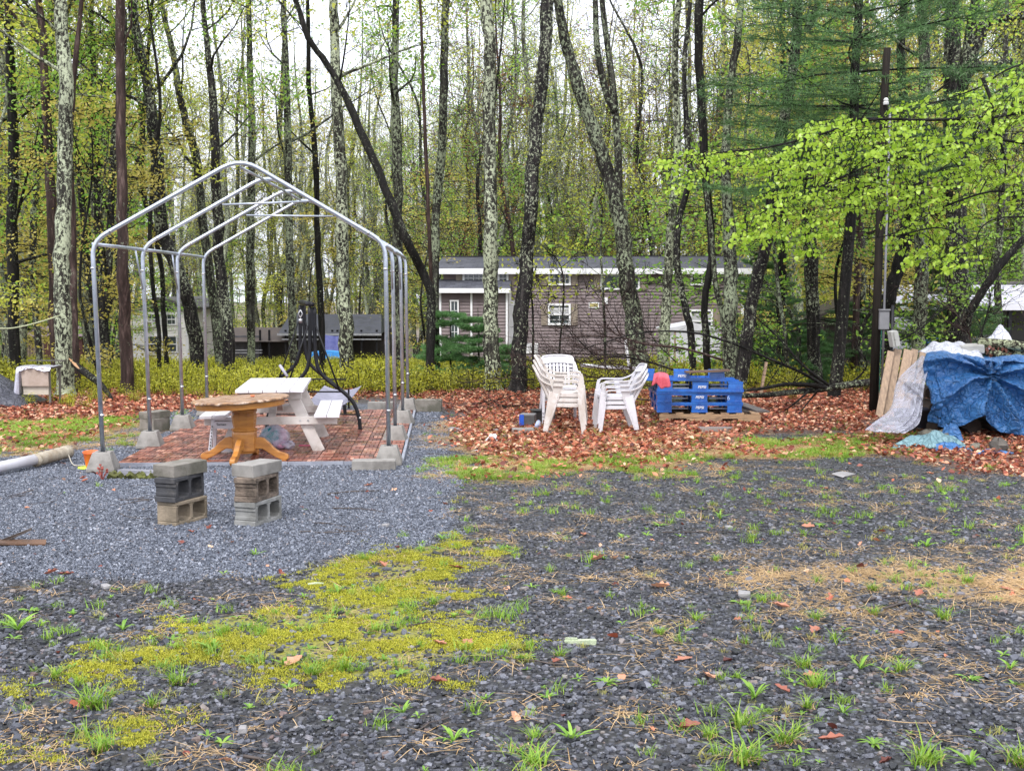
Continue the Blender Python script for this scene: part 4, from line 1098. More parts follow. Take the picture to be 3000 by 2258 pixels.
def build_forest():
    rng = np.random.default_rng(42)
    spots = []; tries = 0
    while len(spots) < 235 and tries < 20000:
        tries += 1
        y = rng.uniform(25, 66) ** 1.0; x = rng.uniform(-0.48, 0.48) * y
        if abs(x) > 0.43 * y + 1: continue
        dens = 1.0
        px_ = 1500 + x / y * 3700
        if 1290 < px_ < 2200: dens = 0.8
        if rng.random() > dens: continue
        if blocked(x, y): continue
        if any((x - a) ** 2 + (y - b) ** 2 < 1.1 for a, b in spots): continue
        spots.append((x, y))
    rows = []
    for i, (x, y) in enumerate(spots):
        px = 1500 + x / y * 3700
        w = np.array([1.4, 1.2, 1.2, 1.2, 1.6, 1.3, 0.35, 0.9])
        if px > 2200: w = np.array([1, 1.2, 1.2, 1, 1, 1.8, .2, .5])
        if 1250 < px < 2250 and y > 44: w = np.array([1, .7, .6, 1, 0.9, 0.6, 1.0, .6])
        k = rng.choice(8, p=w / w.sum())
        if y < 30 and k in (0, 1, 3): k = int(rng.choice([4, 5, 7, 2]))
        ms, kind = PROT[k]
        if y > 46 and 1150 < px < 2350: ms = PROT_AIRY[k][0]
        nm = {'slim lichened tree': 'forest_tree', 'dark spotted tree': 'forest_tree', 'thin dark tree': 'forest_tree', 'tall straight tree': 'forest_tree', 'slim reddish budding tree': 'forest_tree'}.get(kind, 'young_tree')
        reg = region(px, y)
        t = plant_tree(nm, None, (x, y, float(gz(x, y)) - 0.05), ms, rng.uniform(0, 6.28), rng.uniform(0.85, 1.3))
        t['category'] = 'tree'; rows.append((t, px, kind + ' ' + reg, kind + 's ' + reg))
        t.rotation_euler = (rng.normal() * 0.05, rng.normal() * 0.05, rng.uniform(0, 6.28))
    ordinal_labels(rows)
build_forest()

# far woods: one mass
def build_far_woods():
    rng = np.random.default_rng(5)
    protos = []
    for k, (ms, kind) in enumerate(PROT_AIRY):
        # join the three meshes into one proto with materials
        import bmesh
        bm = bmesh.new(); mats = []
        for me in ms:
            if me is None: continue
            n0 = len(bm.faces); bm.from_mesh(me); bm.faces.ensure_lookup_table()
            mi = len(mats); mats.append(me.materials[0])
            for f in bm.faces[n0:]: f.material_index = mi
        me2 = bpy.data.meshes.new('far_tree_%d' % k); bm.to_mesh(me2); bm.free()
        for m in mats: me2.materials.append(m)
        protos.append(proto('far_tree_%d' % k, me2))
    pts = []; 
    while len(pts) < 600:
        y = rng.uniform(66, 135); x = rng.uniform(-0.52, 0.52) * y
        if blocked(x, y): continue
        pts.append((x, y, float(gz(x, y)) - 0.1))
    n = len(pts)
    rot = np.zeros((n, 3)); rot[:, 2] = rng.uniform(0, 6.28, n); rot[:, :2] = rng.normal(size=(n, 2)) * 0.05
    idx = rng.choice(8, n, p=np.array([2.6, 1.8, 1.2, 2.0, 1.2, 1.2, .9, 1.2]) / 12.1)
    sc = rng.uniform(0.85, 1.4, n)
    scatter('far_woods', protos, pts, rot, sc, idx)
build_far_woods()

# ---------------------------------------------------------------- conifers
def needles(rng, centres, size=0.13, per=10):
    n = len(centres) * per
    c = np.repeat(centres, per, 0)
    d = rdirs(rng, n); s = size * rng.uniform(0.7, 1.2, n)[:, None]
    b = np.cross(d, rdirs(rng, n)); b /= np.linalg.norm(b, axis=1)[:, None]
    w = 0.0045
    V = np.stack([c - b * w, c + b * w, c + d * s], 1).reshape(-1, 3)
    return V, np.arange(n * 3).reshape(n, 3)

def conifer(name, label, loc, trunk, rad, z0, z1, whorls, blen, seed, leaf='needle', bk='dark', droop=-0.02, nsize=0.13, per=9, side=0.68, lenfn=None):
    rng = np.random.default_rng(seed)
    path = smooth_path(trunk, 4)
    t = thing(name, label, 'tree', loc)
    rs = [np.interp(i / (len(path) - 1), np.linspace(0, 1, len(rad)), rad) for i in range(len(path))]
    obj('trunk', MB().tube([path[0] - Vector((0, 0, .2))] + path, [rs[0] * 1.5] + rs, 10, cap=False), BK[bk], t, smooth=True)
    bm = MB(); cen = []
    zs = [p.z for p in path]
    for w in range(whorls):
        z = z0 + (z1 - z0) * (w + rng.uniform(-.2, .2)) / whorls
        i = int(np.clip(np.searchsorted(zs, z), 1, len(path) - 1))
        tt = (z - zs[i - 1]) / (zs[i] - zs[i - 1] + 1e-6)
        b = np.array(path[i - 1].lerp(path[i], min(1, max(0, tt))))
        f = (z - z0) / (z1 - z0)
        nb = rng.integers(4, 7); a0 = rng.uniform(0, 6.28)
        for k in range(nb):
            a = a0 + k * 2 * math.pi / nb + rng.normal() * 0.2
            L = (lenfn(f) if lenfn else blen * (1 - 0.75 * f)) * rng.uniform(0.7, 1.15)
            d = np.array([math.cos(a), math.sin(a), 0.12 + rng.normal() * 0.08]); d /= np.linalg.norm(d)
            ns = 7; q = b.copy(); pts = [Vector(q)]
            for s in range(ns):
                d = d + rng.normal(size=3) * 0.06; d[2] += droop + 0.02 * (s > 4); d /= np.linalg.norm(d)
                q = q + d * L / ns; pts.append(Vector(q))
                if s >= 1:
                    for sg in (-1, 1, rng.choice([-1, 1])):
                        sd = np.cross(d, [0, 0, 1]) * sg; sd /= np.linalg.norm(sd) + 1e-9
                        l2 = L * side * (1 - 0.6 * s / ns) * rng.uniform(0.5, 1.1)
                        e = d * 0.7 + sd; e /= np.linalg.norm(e)
                        tw = [Vector(q)]; u = q.copy()
                        for r_ in range(4):
                            e = e + rng.normal(size=3) * 0.09; e[2] += droop; e /= np.linalg.norm(e)
                            u = u + e * l2 / 4; tw.append(Vector(u))
                            m = max(2, int(l2 / 4 / (nsize * 0.4)))
                            for h in range(m): cen.append(u - e * l2 / 4 * h / m)
                        bm.tube(tw, [0.007, 0.006, 0.005, 0.004, 0.002], 3, cap=False)
            bm.tube(pts, list(np.linspace(max(0.012, rs[i] * 0.28), 0.006, len(pts))), 4, cap=False)
    obj('branches', bm, BK[bk], t, smooth=True)
    V, Fq = needles(rng, np.array(cen), nsize, per)
    link('foliage', arr_mesh('foliage', V, Fq, LF[leaf]), t)
    return t
pb = P(2442, 1155, 21.8); pb.z = float(gz(pb.x, 21.8))
ptr = [Vector((0, 0, 0))] + [P(a, b, 21.8) - pb for a, b in ((2452, 1090), (2462, 990), (2475, 845), (2486, 718), (2498, 560), (2503, 400), (2503, 240), (2512, 100), (2518, 0))] + [P(2525, -120, 21.8) - pb, P(2530, -260, 21.8) - pb]
conifer('white_pine', 'dark white pine with long flat needle boughs high above the beech leaves', pb, ptr, [.115, .10, .085, .07, .04], 3.55, 7.6, 8, 3.1, 31, 'needle', 'dark', 0.004, 0.14, 7, lenfn=lambda f: 2.5 - 0.9 * abs(f - 0.45))
def small_conifer(label, px, py, Y, hgt, seed, w=0.55, leaf='needle_fresh', per=9):
    b = P(px, py, Y); b.z = float(gz(b.x, Y))
    return conifer('pine_sapling', label, b, [Vector((0, 0, 0)), Vector((.02, 0, hgt * .5)), Vector((.0, .02, hgt))], [.03, .02, .006], 0.12, hgt * 0.98, max(6, int(hgt * 4)), hgt * w, seed, leaf, 'mid', 0.0, 0.075, per)
small_conifer('bright green pine sapling under the trailer porch bay', 1400, 1075, 26.5, 1.75, 61, .5)
small_conifer('loose green pine sapling left of the trailer porch door', 1318, 1078, 27.0, 1.9, 62, .5)
small_conifer('low green pine sapling beside the pale mottled trunk', 1470, 1085, 26.0, 1.0, 63, .6)
small_conifer('fresh green pine sapling right of the brown trailer end', 2335, 1060, 27.5, 1.7, 64, .5)
small_conifer('small pine sapling nearer the dark hut', 2375, 1065, 29.0, 1.5, 65, .55)
small_conifer('pine sapling just left of the trunk beside the trailer end', 2240, 1010, 30.0, 3.6, 66, .35, 'needle')
small_conifer('pine sapling in shade behind the utility pole', 2500, 1000, 30.0, 2.2, 67, .5, 'needle')
small_conifer('dark pine sapling in front of the awning posts', 2770, 1010, 27.0, 3.0, 68, .5, 'needle')

# ---------------------------------------------------------------- beech leaning in from the right
def leaf_local():
    """one beech leaf, stalk at the origin, hanging along -z, folded along its rib"""
    pr = [(0.0, 0.0), (0.26, 0.14), (0.38, 0.38), (0.26, 0.70), (0.0, 1.0)]
    V = []
    for w, l in pr: V.append((w, 0.10 * w * 2 - 0.12 * l * l, -l))
    for w, l in pr[1:-1]: V.append((-w, 0.10 * w * 2 - 0.12 * l * l, -l))
    Fq = [(0, 1, 5), (1, 2, 6, 5), (2, 3, 7, 6), (3, 4, 7)]
    return np.array(V), Fq
def build_beech():
    rng = np.random.default_rng(77)
    base = Vector((7.55, 14.6, 0.0))
    t = thing('beech_tree', 'beech reaching in from the right edge with sprays of bright yellow green leaves', 'tree', base)
    tr = smooth_path([base, base + Vector((-.1, 0, 1.5)), base + Vector((0.1, .1, 3.2)), base + Vector((.3, .2, 5.5)), base + Vector((.4, .3, 8))], 4)
    obj('trunk', MB().tube(tr, list(np.linspace(.14, .05, len(tr))), 10), BK['dark'], t, world=True, smooth=True)
    limbs = [
        ([(3420, 420), (3150, 330), (2900, 345), (2720, 352), (2550, 352), (2400, 395), (2250, 432), (2080, 450), (1930, 470)], 14.2, 0.022),
        ([(3420, 560), (3200, 470), (3000, 420), (2850, 410), (2700, 450), (2560, 480), (2420, 540), (2300, 590), (2200, 640)], 14.0, 0.020),
        ([(3420, 640), (3200, 590), (3000, 568), (2900, 562), (2780, 600), (2700, 640), (2600, 690), (2480, 705)], 13.8, 0.018),
        ([(3420, 380), (3200, 200), (3050, 180), (2950, 205), (2860, 260), (2740, 300), (2640, 330)], 14.6, 0.018),
        ([(3420, 700), (3250, 650), (3080, 640), (2920, 640), (2860, 700), (2890, 800)], 13.6, 0.014),
        ([(3420, 420), (3200, 350), (3000, 260), (2960, 225)], 15.5, 0.016),
        ([(3100, 340), (2980, 300), (2900, 380), (2750, 500), (2640, 560), (2520, 600)], 15.0, 0.013),
    ]
    LP = []
    for pts, Y, r in limbs:
        w = [P(a, b, Y + (i % 3 - 1) * 0.12) for i, (a, b) in enumerate(pts)]
        w[0] = min(tr, key=lambda q: (q - w[0]).length) if pts[0][0] > 3300 else w[0]
        q = smooth_path(w, 4)
        obj('limb', MB().tube(q, list(np.linspace(r, r * 0.3, len(q))), 6), BK['dark'], t, world=True, smooth=True)
        LP += q
    # dead hanging branch
    q = smooth_path([P(a, b, 13.9) for a, b in ((2878, 228), (2905, 300), (2912, 372), (2938, 440), (2946, 500), (2935, 560))], 4)
    obj('dead_branch', MB().tube(q, list(np.linspace(.022, .006, len(q))), 6), BK['dark'], t, world=True, smooth=True)
    q = smooth_path([P(a, b, 13.7) for a, b in ((2630, 690), (2760, 668), (2850, 720), (2880, 770), (2892, 840))], 4)
    obj('dead_branch', MB().tube(q, list(np.linspace(.008, .005, len(q))), 5), BK['dark'], t, world=True, smooth=True)
    area = [(1890, 440), (2050, 425), (2200, 440), (2310, 420), (2360, 360), (2450, 330), (2580, 340), (2640, 290), (2760, 290), (2860, 230), (3000, 170), (3300, 100), (3300, 640), (3000, 620), (2900, 640), (2860, 560), (2840, 690), (2900, 760), (2800, 800), (2660, 780), (2620, 700), (2560, 620), (2440, 620), (2440, 700), (2350, 760), (2330, 690), (2160, 720), (2140, 640), (2240, 600), (2260, 520), (2150, 500), (2050, 520), (2000, 560), (1950, 545), (1930, 500)]
    ar = np.array(area, float)
    tw = MB(); A = []; D = []
    k = 0
    while k < 720:
        px, py = rng.uniform(1880, 3250), rng.uniform(120, 820)
        if poly_mask(np.array([px]), np.array([py]), area)[0] < 5: continue
        if px > 2900 and rng.random() < 0.25: continue
        k += 1
        Y = rng.uniform(13.2, 15.6)
        c = P(px, py, Y)
        near = min(LP, key=lambda q: (q - c).length)
        d = (c - near)
        if d.length > 1e-3: d = d.normalized()
        out = Vector((-0.8, -0.2, 0)) * 0.7 + Vector(rng.normal(size=3) * 0.35) + d * 0.5; out.z = rng.normal() * 0.10 - 0.08; out.normalize()
        L = rng.uniform(0.28, 0.55)
        st = c - out * L * 0.5
        if (st - near).length < 1.1:
            tw.tube(smooth_path([near, near.lerp(st, .5) + Vector((0, 0, .04)), st], 2), 0.0035, 3, cap=False)
        m = int(L / 0.040)
        pts = [st + out * L * s / m + Vector((0, 0, -0.10 * L * (s / m) ** 2)) for s in range(m + 1)]
        tw.tube(pts[::2] if len(pts) > 4 else pts, 0.0028, 3, cap=False)
        side = out.cross(Vector((0, 0, 1))).normalized()
        for s in range(m + 1):
            A.append(pts[s]); D.append(side * (1 if s % 2 else -1) + out * 0.5)
    obj('twigs', tw, BK['dark'], t, world=True)
    LV, LFc = leaf_local()
    tri = [(0, 1, 5), (1, 2, 6), (1, 6, 5), (2, 3, 7), (2, 7, 6), (3, 4, 7)]
    n = len(A); Vs = []; Fs = []
    mats = []
    for i in range(n):
        d = Vector(D[i]); d.z = 0; d.normalize()
        tilt = rng.uniform(0.0, 1.5)          # 0 hangs straight down
        down = Vector((0, 0, -1)) * math.cos(tilt) + d * math.sin(tilt)
        down = (down + Vector(rng.normal(size=3) * 0.35)).normalized()
        x = down.cross(Vector(rng.normal(size=3) + np.array([0, -1.2, 0.3]))).normalized()
        y = down.cross(x) * -1.0
        s = rng.uniform(0.030, 0.070)
        mats.append((A[i], x, y, -down, s))
    order = sorted(range(n), key=lambda i: -mats[i][4] / mats[i][0].y)
    vis = [i for i in order if 1500 + mats[i][0].x / mats[i][0].y * 3700 < 2990][:300]
    vs = set(vis)
    lme = arr_mesh('leaf', LV, np.array(tri), LF['beech'], True)
    for i in vis:
        p, x, y, z, s = mats[i]
        o = link('leaf', lme, t)
        M = Matrix((x * s, y * s, z * s)).transposed().to_4x4(); M.translation = p - base
        o.matrix_local = M
    rest = [i for i in range(n) if i not in vs]
    tri = np.array(tri)
    for j, i in enumerate(rest):
        p, x, y, z, s = mats[i]
        M = np.array(Matrix((x * s, y * s, z * s)).transposed())
        Vs.append(LV @ M.T + np.array(p - base)); Fs.append(tri + 8 * j)
    o = link('leaves', arr_mesh('leaves', np.concatenate(Vs), np.concatenate(Fs), LF['beech'], True), t, 'stuff')
build_beech()
# ================================================================ carport frame
HL = [P(302, 1345, 13.15), P(440, 1272, 15.05), P(535, 1226, 16.95), P(607, 1185, 18.85)]
HR = [P(1139, 1312, 13.65), P(1158, 1255, 15.65), P(1180, 1212, 17.6), P(1195, 1180, 19.5)]
Z_EAVE = 2.40; Z_APEX = 3.28
frame = thing('carport_frame', 'bare galvanised tube carport frame of four gabled hoops over the tiled patio', 'carport frame', (-2.75, 16.3, 0))
PIER_H = 0.20
lean_l = [(-.055, 0), (-.045, 0), (-.03, 0), (-.02, 0)]
apexes = []; eaves = []
for i in range(4):
    a, b = HL[i].copy(), HR[i].copy()
    a.z = b.z = PIER_H - 0.03
    ea = Vector((a.x + lean_l[i][0], a.y, Z_EAVE)); eb = Vector((b.x - 0.02, b.y, Z_EAVE))
    ap = (ea + eb) / 2; ap.z = Z_APEX
    def corner(p, q, r, d=0.16, n=5):
        u = (p - q).normalized() * d; w = (r - q).normalized() * d
        return [((q + u) * (1 - t) ** 2 + q * 2 * t * (1 - t) + (q + w) * t ** 2) for t in [k / n for k in range(n + 1)]]
    pts = [a] + corner(a, ea, ap) + corner(ea, ap, eb, 0.22) + corner(ap, eb, b) + [b]
    h = obj('hoop', MB().tube(pts, 0.024, 12), M_galv, frame, world=True, smooth=True)
    cl = MB()
    for q, s in ((ea.lerp(ap, .12), ap - ea), (eb.lerp(ap, .12), ap - eb), (ea + Vector((0, 0, -.28)), Vector((0, 0, 1))), (eb + Vector((0, 0, -.28)), Vector((0, 0, 1))), (a + Vector((0, 0, .42)), Vector((0, 0, 1))), (b + Vector((0, 0, .42)), Vector((0, 0, 1)))):
        s = s.normalized() * 0.012
        cl.tube([q - s, q + s], 0.0265, 12)
        cl.box(q + Vector((0, -0.03, 0)), (0.012, 0.014, 0.012))
    o = link('collar', MB.mesh(cl, 'collar', M_bolt, True), h); o.location = (-frame.location[0], -frame.location[1], 0)
    eaves.append((ea, eb)); apexes.append(ap)
for i in range(3):
    for s in (0, 1):
        a, b = eaves[i][s], eaves[i + 1][s]
        obj('eave_rail', MB().tube([a + Vector((0, .02, -.03)), b + Vector((0, -.02, -.03))], 0.020, 10), M_galv, frame, world=True, smooth=True)
    a, b = apexes[i], apexes[i + 1]
    obj('ridge_rail', MB().tube([a + Vector((0, .02, -.10)), b + Vector((0, -.02, -.10))], 0.016, 8), M_galv, frame, world=True, smooth=True)
for i, f in ((1, .62), (2, .60)):
    ea, eb = eaves[i]; ap = apexes[i]
    p, q = ea.lerp(ap, f), eb.lerp(ap, f + (0.06 if i == 1 else 0.0))
    obj('collar_tie', MB().tube([p + Vector((.02, -.03, -.04)), q + Vector((-.02, -.03, -.04))], 0.013, 8), M_galv, frame, world=True, smooth=True)
for i in (1, 2):
    for s in (0, 1):
        e = eaves[i][s]; p = eaves[i - 1][s].lerp(e, 0.85)
        obj('leg_brace', MB().tube([p + Vector((0, 0, -.05)), e + Vector((0, -.02, -.50))], 0.010, 6), M_galv, frame, world=True, smooth=True)
# concrete deck piers
pier = MB()
b0, b1, hgt = 0.145, 0.088, 0.20
ring = lambda r, z: [(-r, -r, z), (r, -r, z), (r, r, z), (-r, r, z)]
vs = ring(b0, 0) + ring(b0, 0.03) + ring(b1, hgt) + ring(0.045, hgt) + ring(0.045, hgt - 0.08)
fs = [(3, 2, 1, 0)]
for l in range(4):
    for k in range(4): fs.append((l * 4 + k, l * 4 + (k + 1) % 4, (l + 1) * 4 + (k + 1) % 4, (l + 1) * 4 + k))
fs.append((16, 17, 18, 19)); pier.add(vs, fs)
pier_me = pier.mesh('deck_pier', M_conc)
words = ['front', 'second', 'third', 'rearmost']
for s, L in (('left', HL), ('right', HR)):
    for i, p in enumerate(L):
        extra = {'left0': 'beside the orange cup', 'left1': 'by the short block pile', 'left2': 'near the round table edge', 'left3': 'behind the bench', 'right0': 'behind the flat cap block', 'right1': 'on patio edge', 'right2': 'at the gravel edge', 'right3': 'next to the dark rear block'}[s + str(i)]
        o = link('deck_pier', pier_me)
        tag(o, 'grey concrete deck pier under the %s %s hoop leg, %s' % (words[i], s, extra), 'deck pier', 'concrete piers under the hoop legs')
        o.location = (p.x, p.y, 0.01 if (s == 'left' or i > 1) else 0.01); o.rotation_euler = (0, 0, random.uniform(-.12, .12))
        md = o.modifiers.new('bevel', 'BEVEL'); md.width = 0.005; md.segments = 2

# ================================================================ concrete blocks
def cinder(name, label, mat, loc, rz, style):
    """hollow block stood on its long side: ends (with the ears) face local +-y, cells open towards +x"""
    L, H, W = 0.395, 0.195, 0.195       # across x: depth of the cell is the block's height
    mb = MB()
    x0, x1 = -W / 2, W / 2; y0, y1 = -L / 2, L / 2
    t = 0.032
    cells = [(y0 + t, -0.016), (0.016, y1 - t)]
    zlo, zhi = t, H - t
    def strip(ya, yb, za, zb): mb.box((0, (ya + yb) / 2, (za + zb) / 2), (W, yb - ya, zb - za))
    strip(y0, y1, 0, zlo); strip(y0, y1, zhi, H)
    strip(y0, y0 + t, zlo, zhi); strip(-0.016, 0.016, zlo, zhi); strip(y1 - t, y1, zlo, zhi)
    if style == 'eared':   # grooved ends
        for yy in (y0,):
            mb.box((0, yy - 0.010, 0.022), (W, 0.02, 0.044)); mb.box((0, yy - 0.010, H - 0.022), (W, 0.02, 0.044))
            mb.box((0, yy - 0.004, 0.062), (W, 0.008, 0.03)); mb.box((0, yy - 0.004, H - 0.062), (W, 0.008, 0.03))
    # chamfer fillets inside the cells
    for ya, yb in cells:
        for yy, sy in ((ya, 1), (yb, -1)):
            for zz, sz in ((zlo, 1), (zhi, -1)):
                mb.add([(x0 + .001, yy, zz), (x0 + .001, yy + sy * .022, zz), (x0 + .001, yy, zz + sz * .022), (x1 - .001, yy, zz), (x1 - .001, yy + sy * .022, zz), (x1 - .001, yy, zz + sz * .022)], [(0, 1, 2), (5, 4, 3), (1, 4, 5, 2)])
    o = single(name, label, 'concrete block', mb, mat, loc, (0, 0, rz))
    md = o.modifiers.new('bevel', 'BEVEL'); md.width = 0.006; md.segments = 1
    return o
def cap_block(label, mat, loc, rz, size=(0.40, 0.20, 0.10), name='solid_block'):
    mb = MB().box((0, 0, size[2] / 2), size, jit=0.003)
    o = single(name, label, 'concrete block', mb, mat, loc, (0, 0, rz))
    md = o.modifiers.new('bevel', 'BEVEL'); md.width = 0.004; md.segments = 1
    return o
# each stack: the block's long axis runs back and right, its open cells face right
s1 = G(515, 1543, 0); s2 = G(748, 1543, 0)
rz1 = R(-22)
def at_front(base, dx, dy): return (base.x + dx, base.y + dy)
b1x, b1y = s1.x + 0.005, s1.y + 0.20
cinder('cinder_block', 'tan weathered cinder block on the gravel, bottom of the left stack', M_block_tan, (b1x, b1y, 0.005), rz1 - R(4), 'plain')
cinder('cinder_block', 'blackened grooved cinder block in the middle of the left stack', M_block_dark, (b1x - 0.015, b1y, 0.201), rz1 + R(2), 'eared')
cap_block('chipped pinkish solid cap block on top of the left cinder block stack', M_conc_mossy, (b1x - 0.015, b1y + .02, 0.398), rz1 - R(6) + R(90), (0.40, 0.215, 0.10))
b2x, b2y = s2.x - 0.01, s2.y + 0.20
cinder('cinder_block', 'clean grey grooved cinder block on the gravel, bottom of the right stack', M_block_grey, (b2x, b2y, 0.005), rz1 + R(1), 'eared')
cinder('cinder_block', 'brown crumbling cinder block in the middle of the right stack', M_block_rough, (b2x - 0.01, b2y, 0.201), rz1 + R(6), 'eared')
cap_block('pale streaked cap block on top of the right cinder block stack', M_conc, (b2x - 0.015, b2y + .02, 0.398), rz1 - R(3) + R(90), (0.40, 0.215, 0.10))
q = G(1092, 1380, 0); cap_block('flat grey cap block lying on gravel at the front right corner of the patio', M_conc, (q.x, q.y + 0.12, 0.005), R(3), (0.46, 0.20, 0.10))
q = G(448, 1268, 0); cap_block('upright grey block pile base behind the second left pier', M_conc_mossy, (q.x, q.y + .1, 0.0), R(70), (0.36, 0.22, 0.19))
cap_block('skewed cap block resting on the short pile behind the second left pier', M_conc_mossy, (q.x, q.y + .1, 0.192), R(60), (0.38, 0.2, 0.09))
q = G(1110, 1203, 0); cap_block('pale grey block lying at the back edge of the patio', M_conc, (q.x + .02, q.y + 0.1, 0.0), R(2), (0.40, 0.20, 0.13))
q = G(1255, 1207, 0); cap_block('long dark damp block beside the rearmost right pier', M_conc_mossy, (q.x, q.y + 0.1, 0.0), R(-4), (0.41, 0.20, 0.19))
q = G(647, 1205, 0); single('dark_stone', 'dark flat stone in the leaves behind the round table', 'stone', MB().box((0, 0, 0.06), (0.42, 0.25, 0.12), jit=0.03), M_block_dark, (q.x, q.y, 0), group=None)
# mossy split log / slab in front of patio corner
q = G(405, 1402, 0)
lg = thing('mossy_slab', 'grey flat stone slab with mossy broken edge at the front left patio corner', 'stone slab', (q.x, q.y, 0), R(4))
obj('slab', MB().box((0.05, 0.12, 0.045), (0.50, 0.26, 0.045), (R(-4), R(3), 0), jit=0.012), pm('grey_flagstone', (0.26, 0.26, 0.30), (0.17, 0.17, 0.20), 6, 0.5, 0.4), lg)
mm = MB()
for k in range(26): mm.box((random.uniform(-.26, .34), random.uniform(-.06, .03), random.uniform(.0, .05)), (random.uniform(.03, .09), .05, random.uniform(.02, .06)), (random.random(), random.random(), random.random()))
obj('mossy_edge', mm, pm('moss_bark', (0.045, 0.045, 0.015), (0.12, 0.13, 0.03), 14, 0.9), lg, kind='stuff')

# orange cup on a yellow green disc
q = G(282, 1375, 0)
pot = thing('orange_pot', 'bright orange plastic pot tipped on a lime disc behind the front left pier', 'plastic pot', ((259 - 1500) / 3700 * 13.4, 13.4, 0))
obj('cup', MB().lathe([(0.0, 0.02), (0.058, 0.02), (0.062, 0.03), (0.082, 0.17), (0.088, 0.175), (0.084, 0.18), (0.078, 0.165), (0.055, 0.04), (0, 0.04)], 20).xform(Matrix.Rotation(R(6), 4, 'X')), pm('orange_plastic', (0.85, 0.16, 0.03), (0.8, 0.12, 0.03), 3, 0.35, 0.0), pot, smooth=True)
obj('disc', MB().lathe([(0, 0.0), (0.10, 0.0), (0.105, 0.008), (0.10, 0.016), (0, 0.012)], 20, (-0.03, -0.04, 0)), pm('lime_plastic', (0.55, 0.72, 0.05), (0.5, 0.68, 0.05), 3, 0.35, 0.0), pot, smooth=True)

# white pipe with a corrugated coupling
a = P(-190, 1425, 12.0); bq = P(150, 1330, 13.6); cq = P(200, 1318, 13.9)
a.z = 0.075; bq.z = 0.10; cq.z = 0.11
pipe = thing('drain_pipe', 'white plastic drain pipe with a dirty corrugated end lying on the gravel', 'pipe', (a.lerp(cq, .5).x, a.lerp(cq, .5).y, 0))
obj('pipe', MB().tube([a, a.lerp(bq, .5), bq], 0.058, 16), M_plastic, pipe, world=True, smooth=True)
cor = []; rr_ = []
for k in range(25):
    cor.append(bq.lerp(cq, -0.9 + 1.9 * k / 24)); rr_.append(0.066 + (0.006 if k % 4 < 2 else 0.0) + (0.004 if k > 20 else 0))
obj('corrugated_coupling', MB().tube(cor, rr_, 16), pm('dirty_corrugated', (0.42, 0.38, 0.30), (0.26, 0.21, 0.15), 9, 0.6, 0.4, 40), pipe, world=True, smooth=True)
single('ground_cloth', 'dark violet strip of weed cloth behind the white drain pipe', 'weed cloth', MB().grid(lambda u, v: (-2.2 + 1.75 * u, 0.52 * u - 0.25 + 0.26 * v + 0.03 * math.sin(u * 9), 0.012 + 0.012 * math.sin(u * 21 + v * 3)), 16, 3), pm('violet_cloth', (0.06, 0.05, 0.09), (0.10, 0.09, 0.13), 6), (G(40, 1345, 0).x + .9, G(40, 1340, 0).y + .15, 0.0), smooth=True)
rp = [P(200, 1330, 13.8), P(215, 1362, 13.5), P(245, 1370, 13.45), P(300, 1368, 13.5), P(340, 1368, 13.6)]
for r_ in rp: r_.z = 0.02
rp[0].z = 0.09
single('rope', 'thin pale rope running from the pipe end towards the front left pier', 'rope', MB().tube(smooth_path(rp, 5), 0.006, 6), pm('pale_rope', (0.5, 0.46, 0.38)), smooth=True)

# ================================================================ round oak pedestal table
tb = P(717, 1335, 13.75); TBZ = TILE_T + .0
tab = thing('round_table', 'round oak pedestal table with a peeling top standing on the patio', 'table', (tb.x, 13.75, TBZ), R(8))
tilt = Matrix.Rotation(R(-3.2), 4, 'Y')
top = MB()
prof = [(0.0, 0.690), (0.515, 0.690), (0.528, 0.682), (0.528, 0.670), (0.515, 0.662), (0.0, 0.662)]
top.lathe(prof[::-1], 48).xform(tilt)
top.v = [(x, y, z + (0.004 * math.sin(math.atan2(y, x) * 13) + 0.003 * math.sin(math.atan2(y, x) * 29) if math.hypot(x, y) > 0.5 else 0)) for x, y, z in top.v]
obj('table_top', top, M_oak_top, tab)
obj('apron', MB().lathe([(0.455, 0.600), (0.480, 0.600), (0.485, 0.661), (0.455, 0.661), (0.455, 0.600)], 48).xform(tilt), M_oak, tab)
ped = [(0.10, 0.085), (0.118, 0.09), (0.120, 0.10), (0.135, 0.115), (0.135, 0.30), (0.128, 0.325), (0.142, 0.335), (0.145, 0.35), (0.128, 0.362), (0.118, 0.37), (0.126, 0.40), (0.134, 0.46), (0.138, 0.50), (0.128, 0.53), (0.140, 0.545), (0.142, 0.56), (0.13, 0.575), (0.16, 0.60), (0.17, 0.615), (0.10, 0.63)]
obj('pedestal', MB().lathe(ped, 10), M_oak, tab, bevel=0.003)
out = [(0.10, 0.24), (0.16, 0.265), (0.22, 0.25), (0.28, 0.20), (0.33, 0.145), (0.39, 0.105), (0.45, 0.092), (0.485, 0.07), (0.49, 0.035), (0.465, 0.005), (0.43, 0.0), (0.40, 0.022), (0.33, 0.055), (0.26, 0.10), (0.20, 0.135), (0.10, 0.13)]
leg_me = MB().prism(out, -0.03, 0.03).mesh('leg', M_oak)
for k in range(4):
    o = link('leg', leg_me, tab); o.rotation_euler = (0, 0, R(-12) + k * math.pi / 2)
    md = o.modifiers.new('bevel', 'BEVEL'); md.width = 0.010; md.segments = 3; md.limit_method = 'ANGLE'
single('plastic_token', 'small orange disc lying on the round table top', 'bottle cap', MB().lathe([(0, 0), (0.022, 0), (0.022, 0.014), (0.018, 0.018), (0, 0.018)], 14), pm('orange_cap', (0.8, 0.2, 0.08), rough=0.4), (tb.x + 0.09, 13.78, TBZ + 0.703), smooth=True)

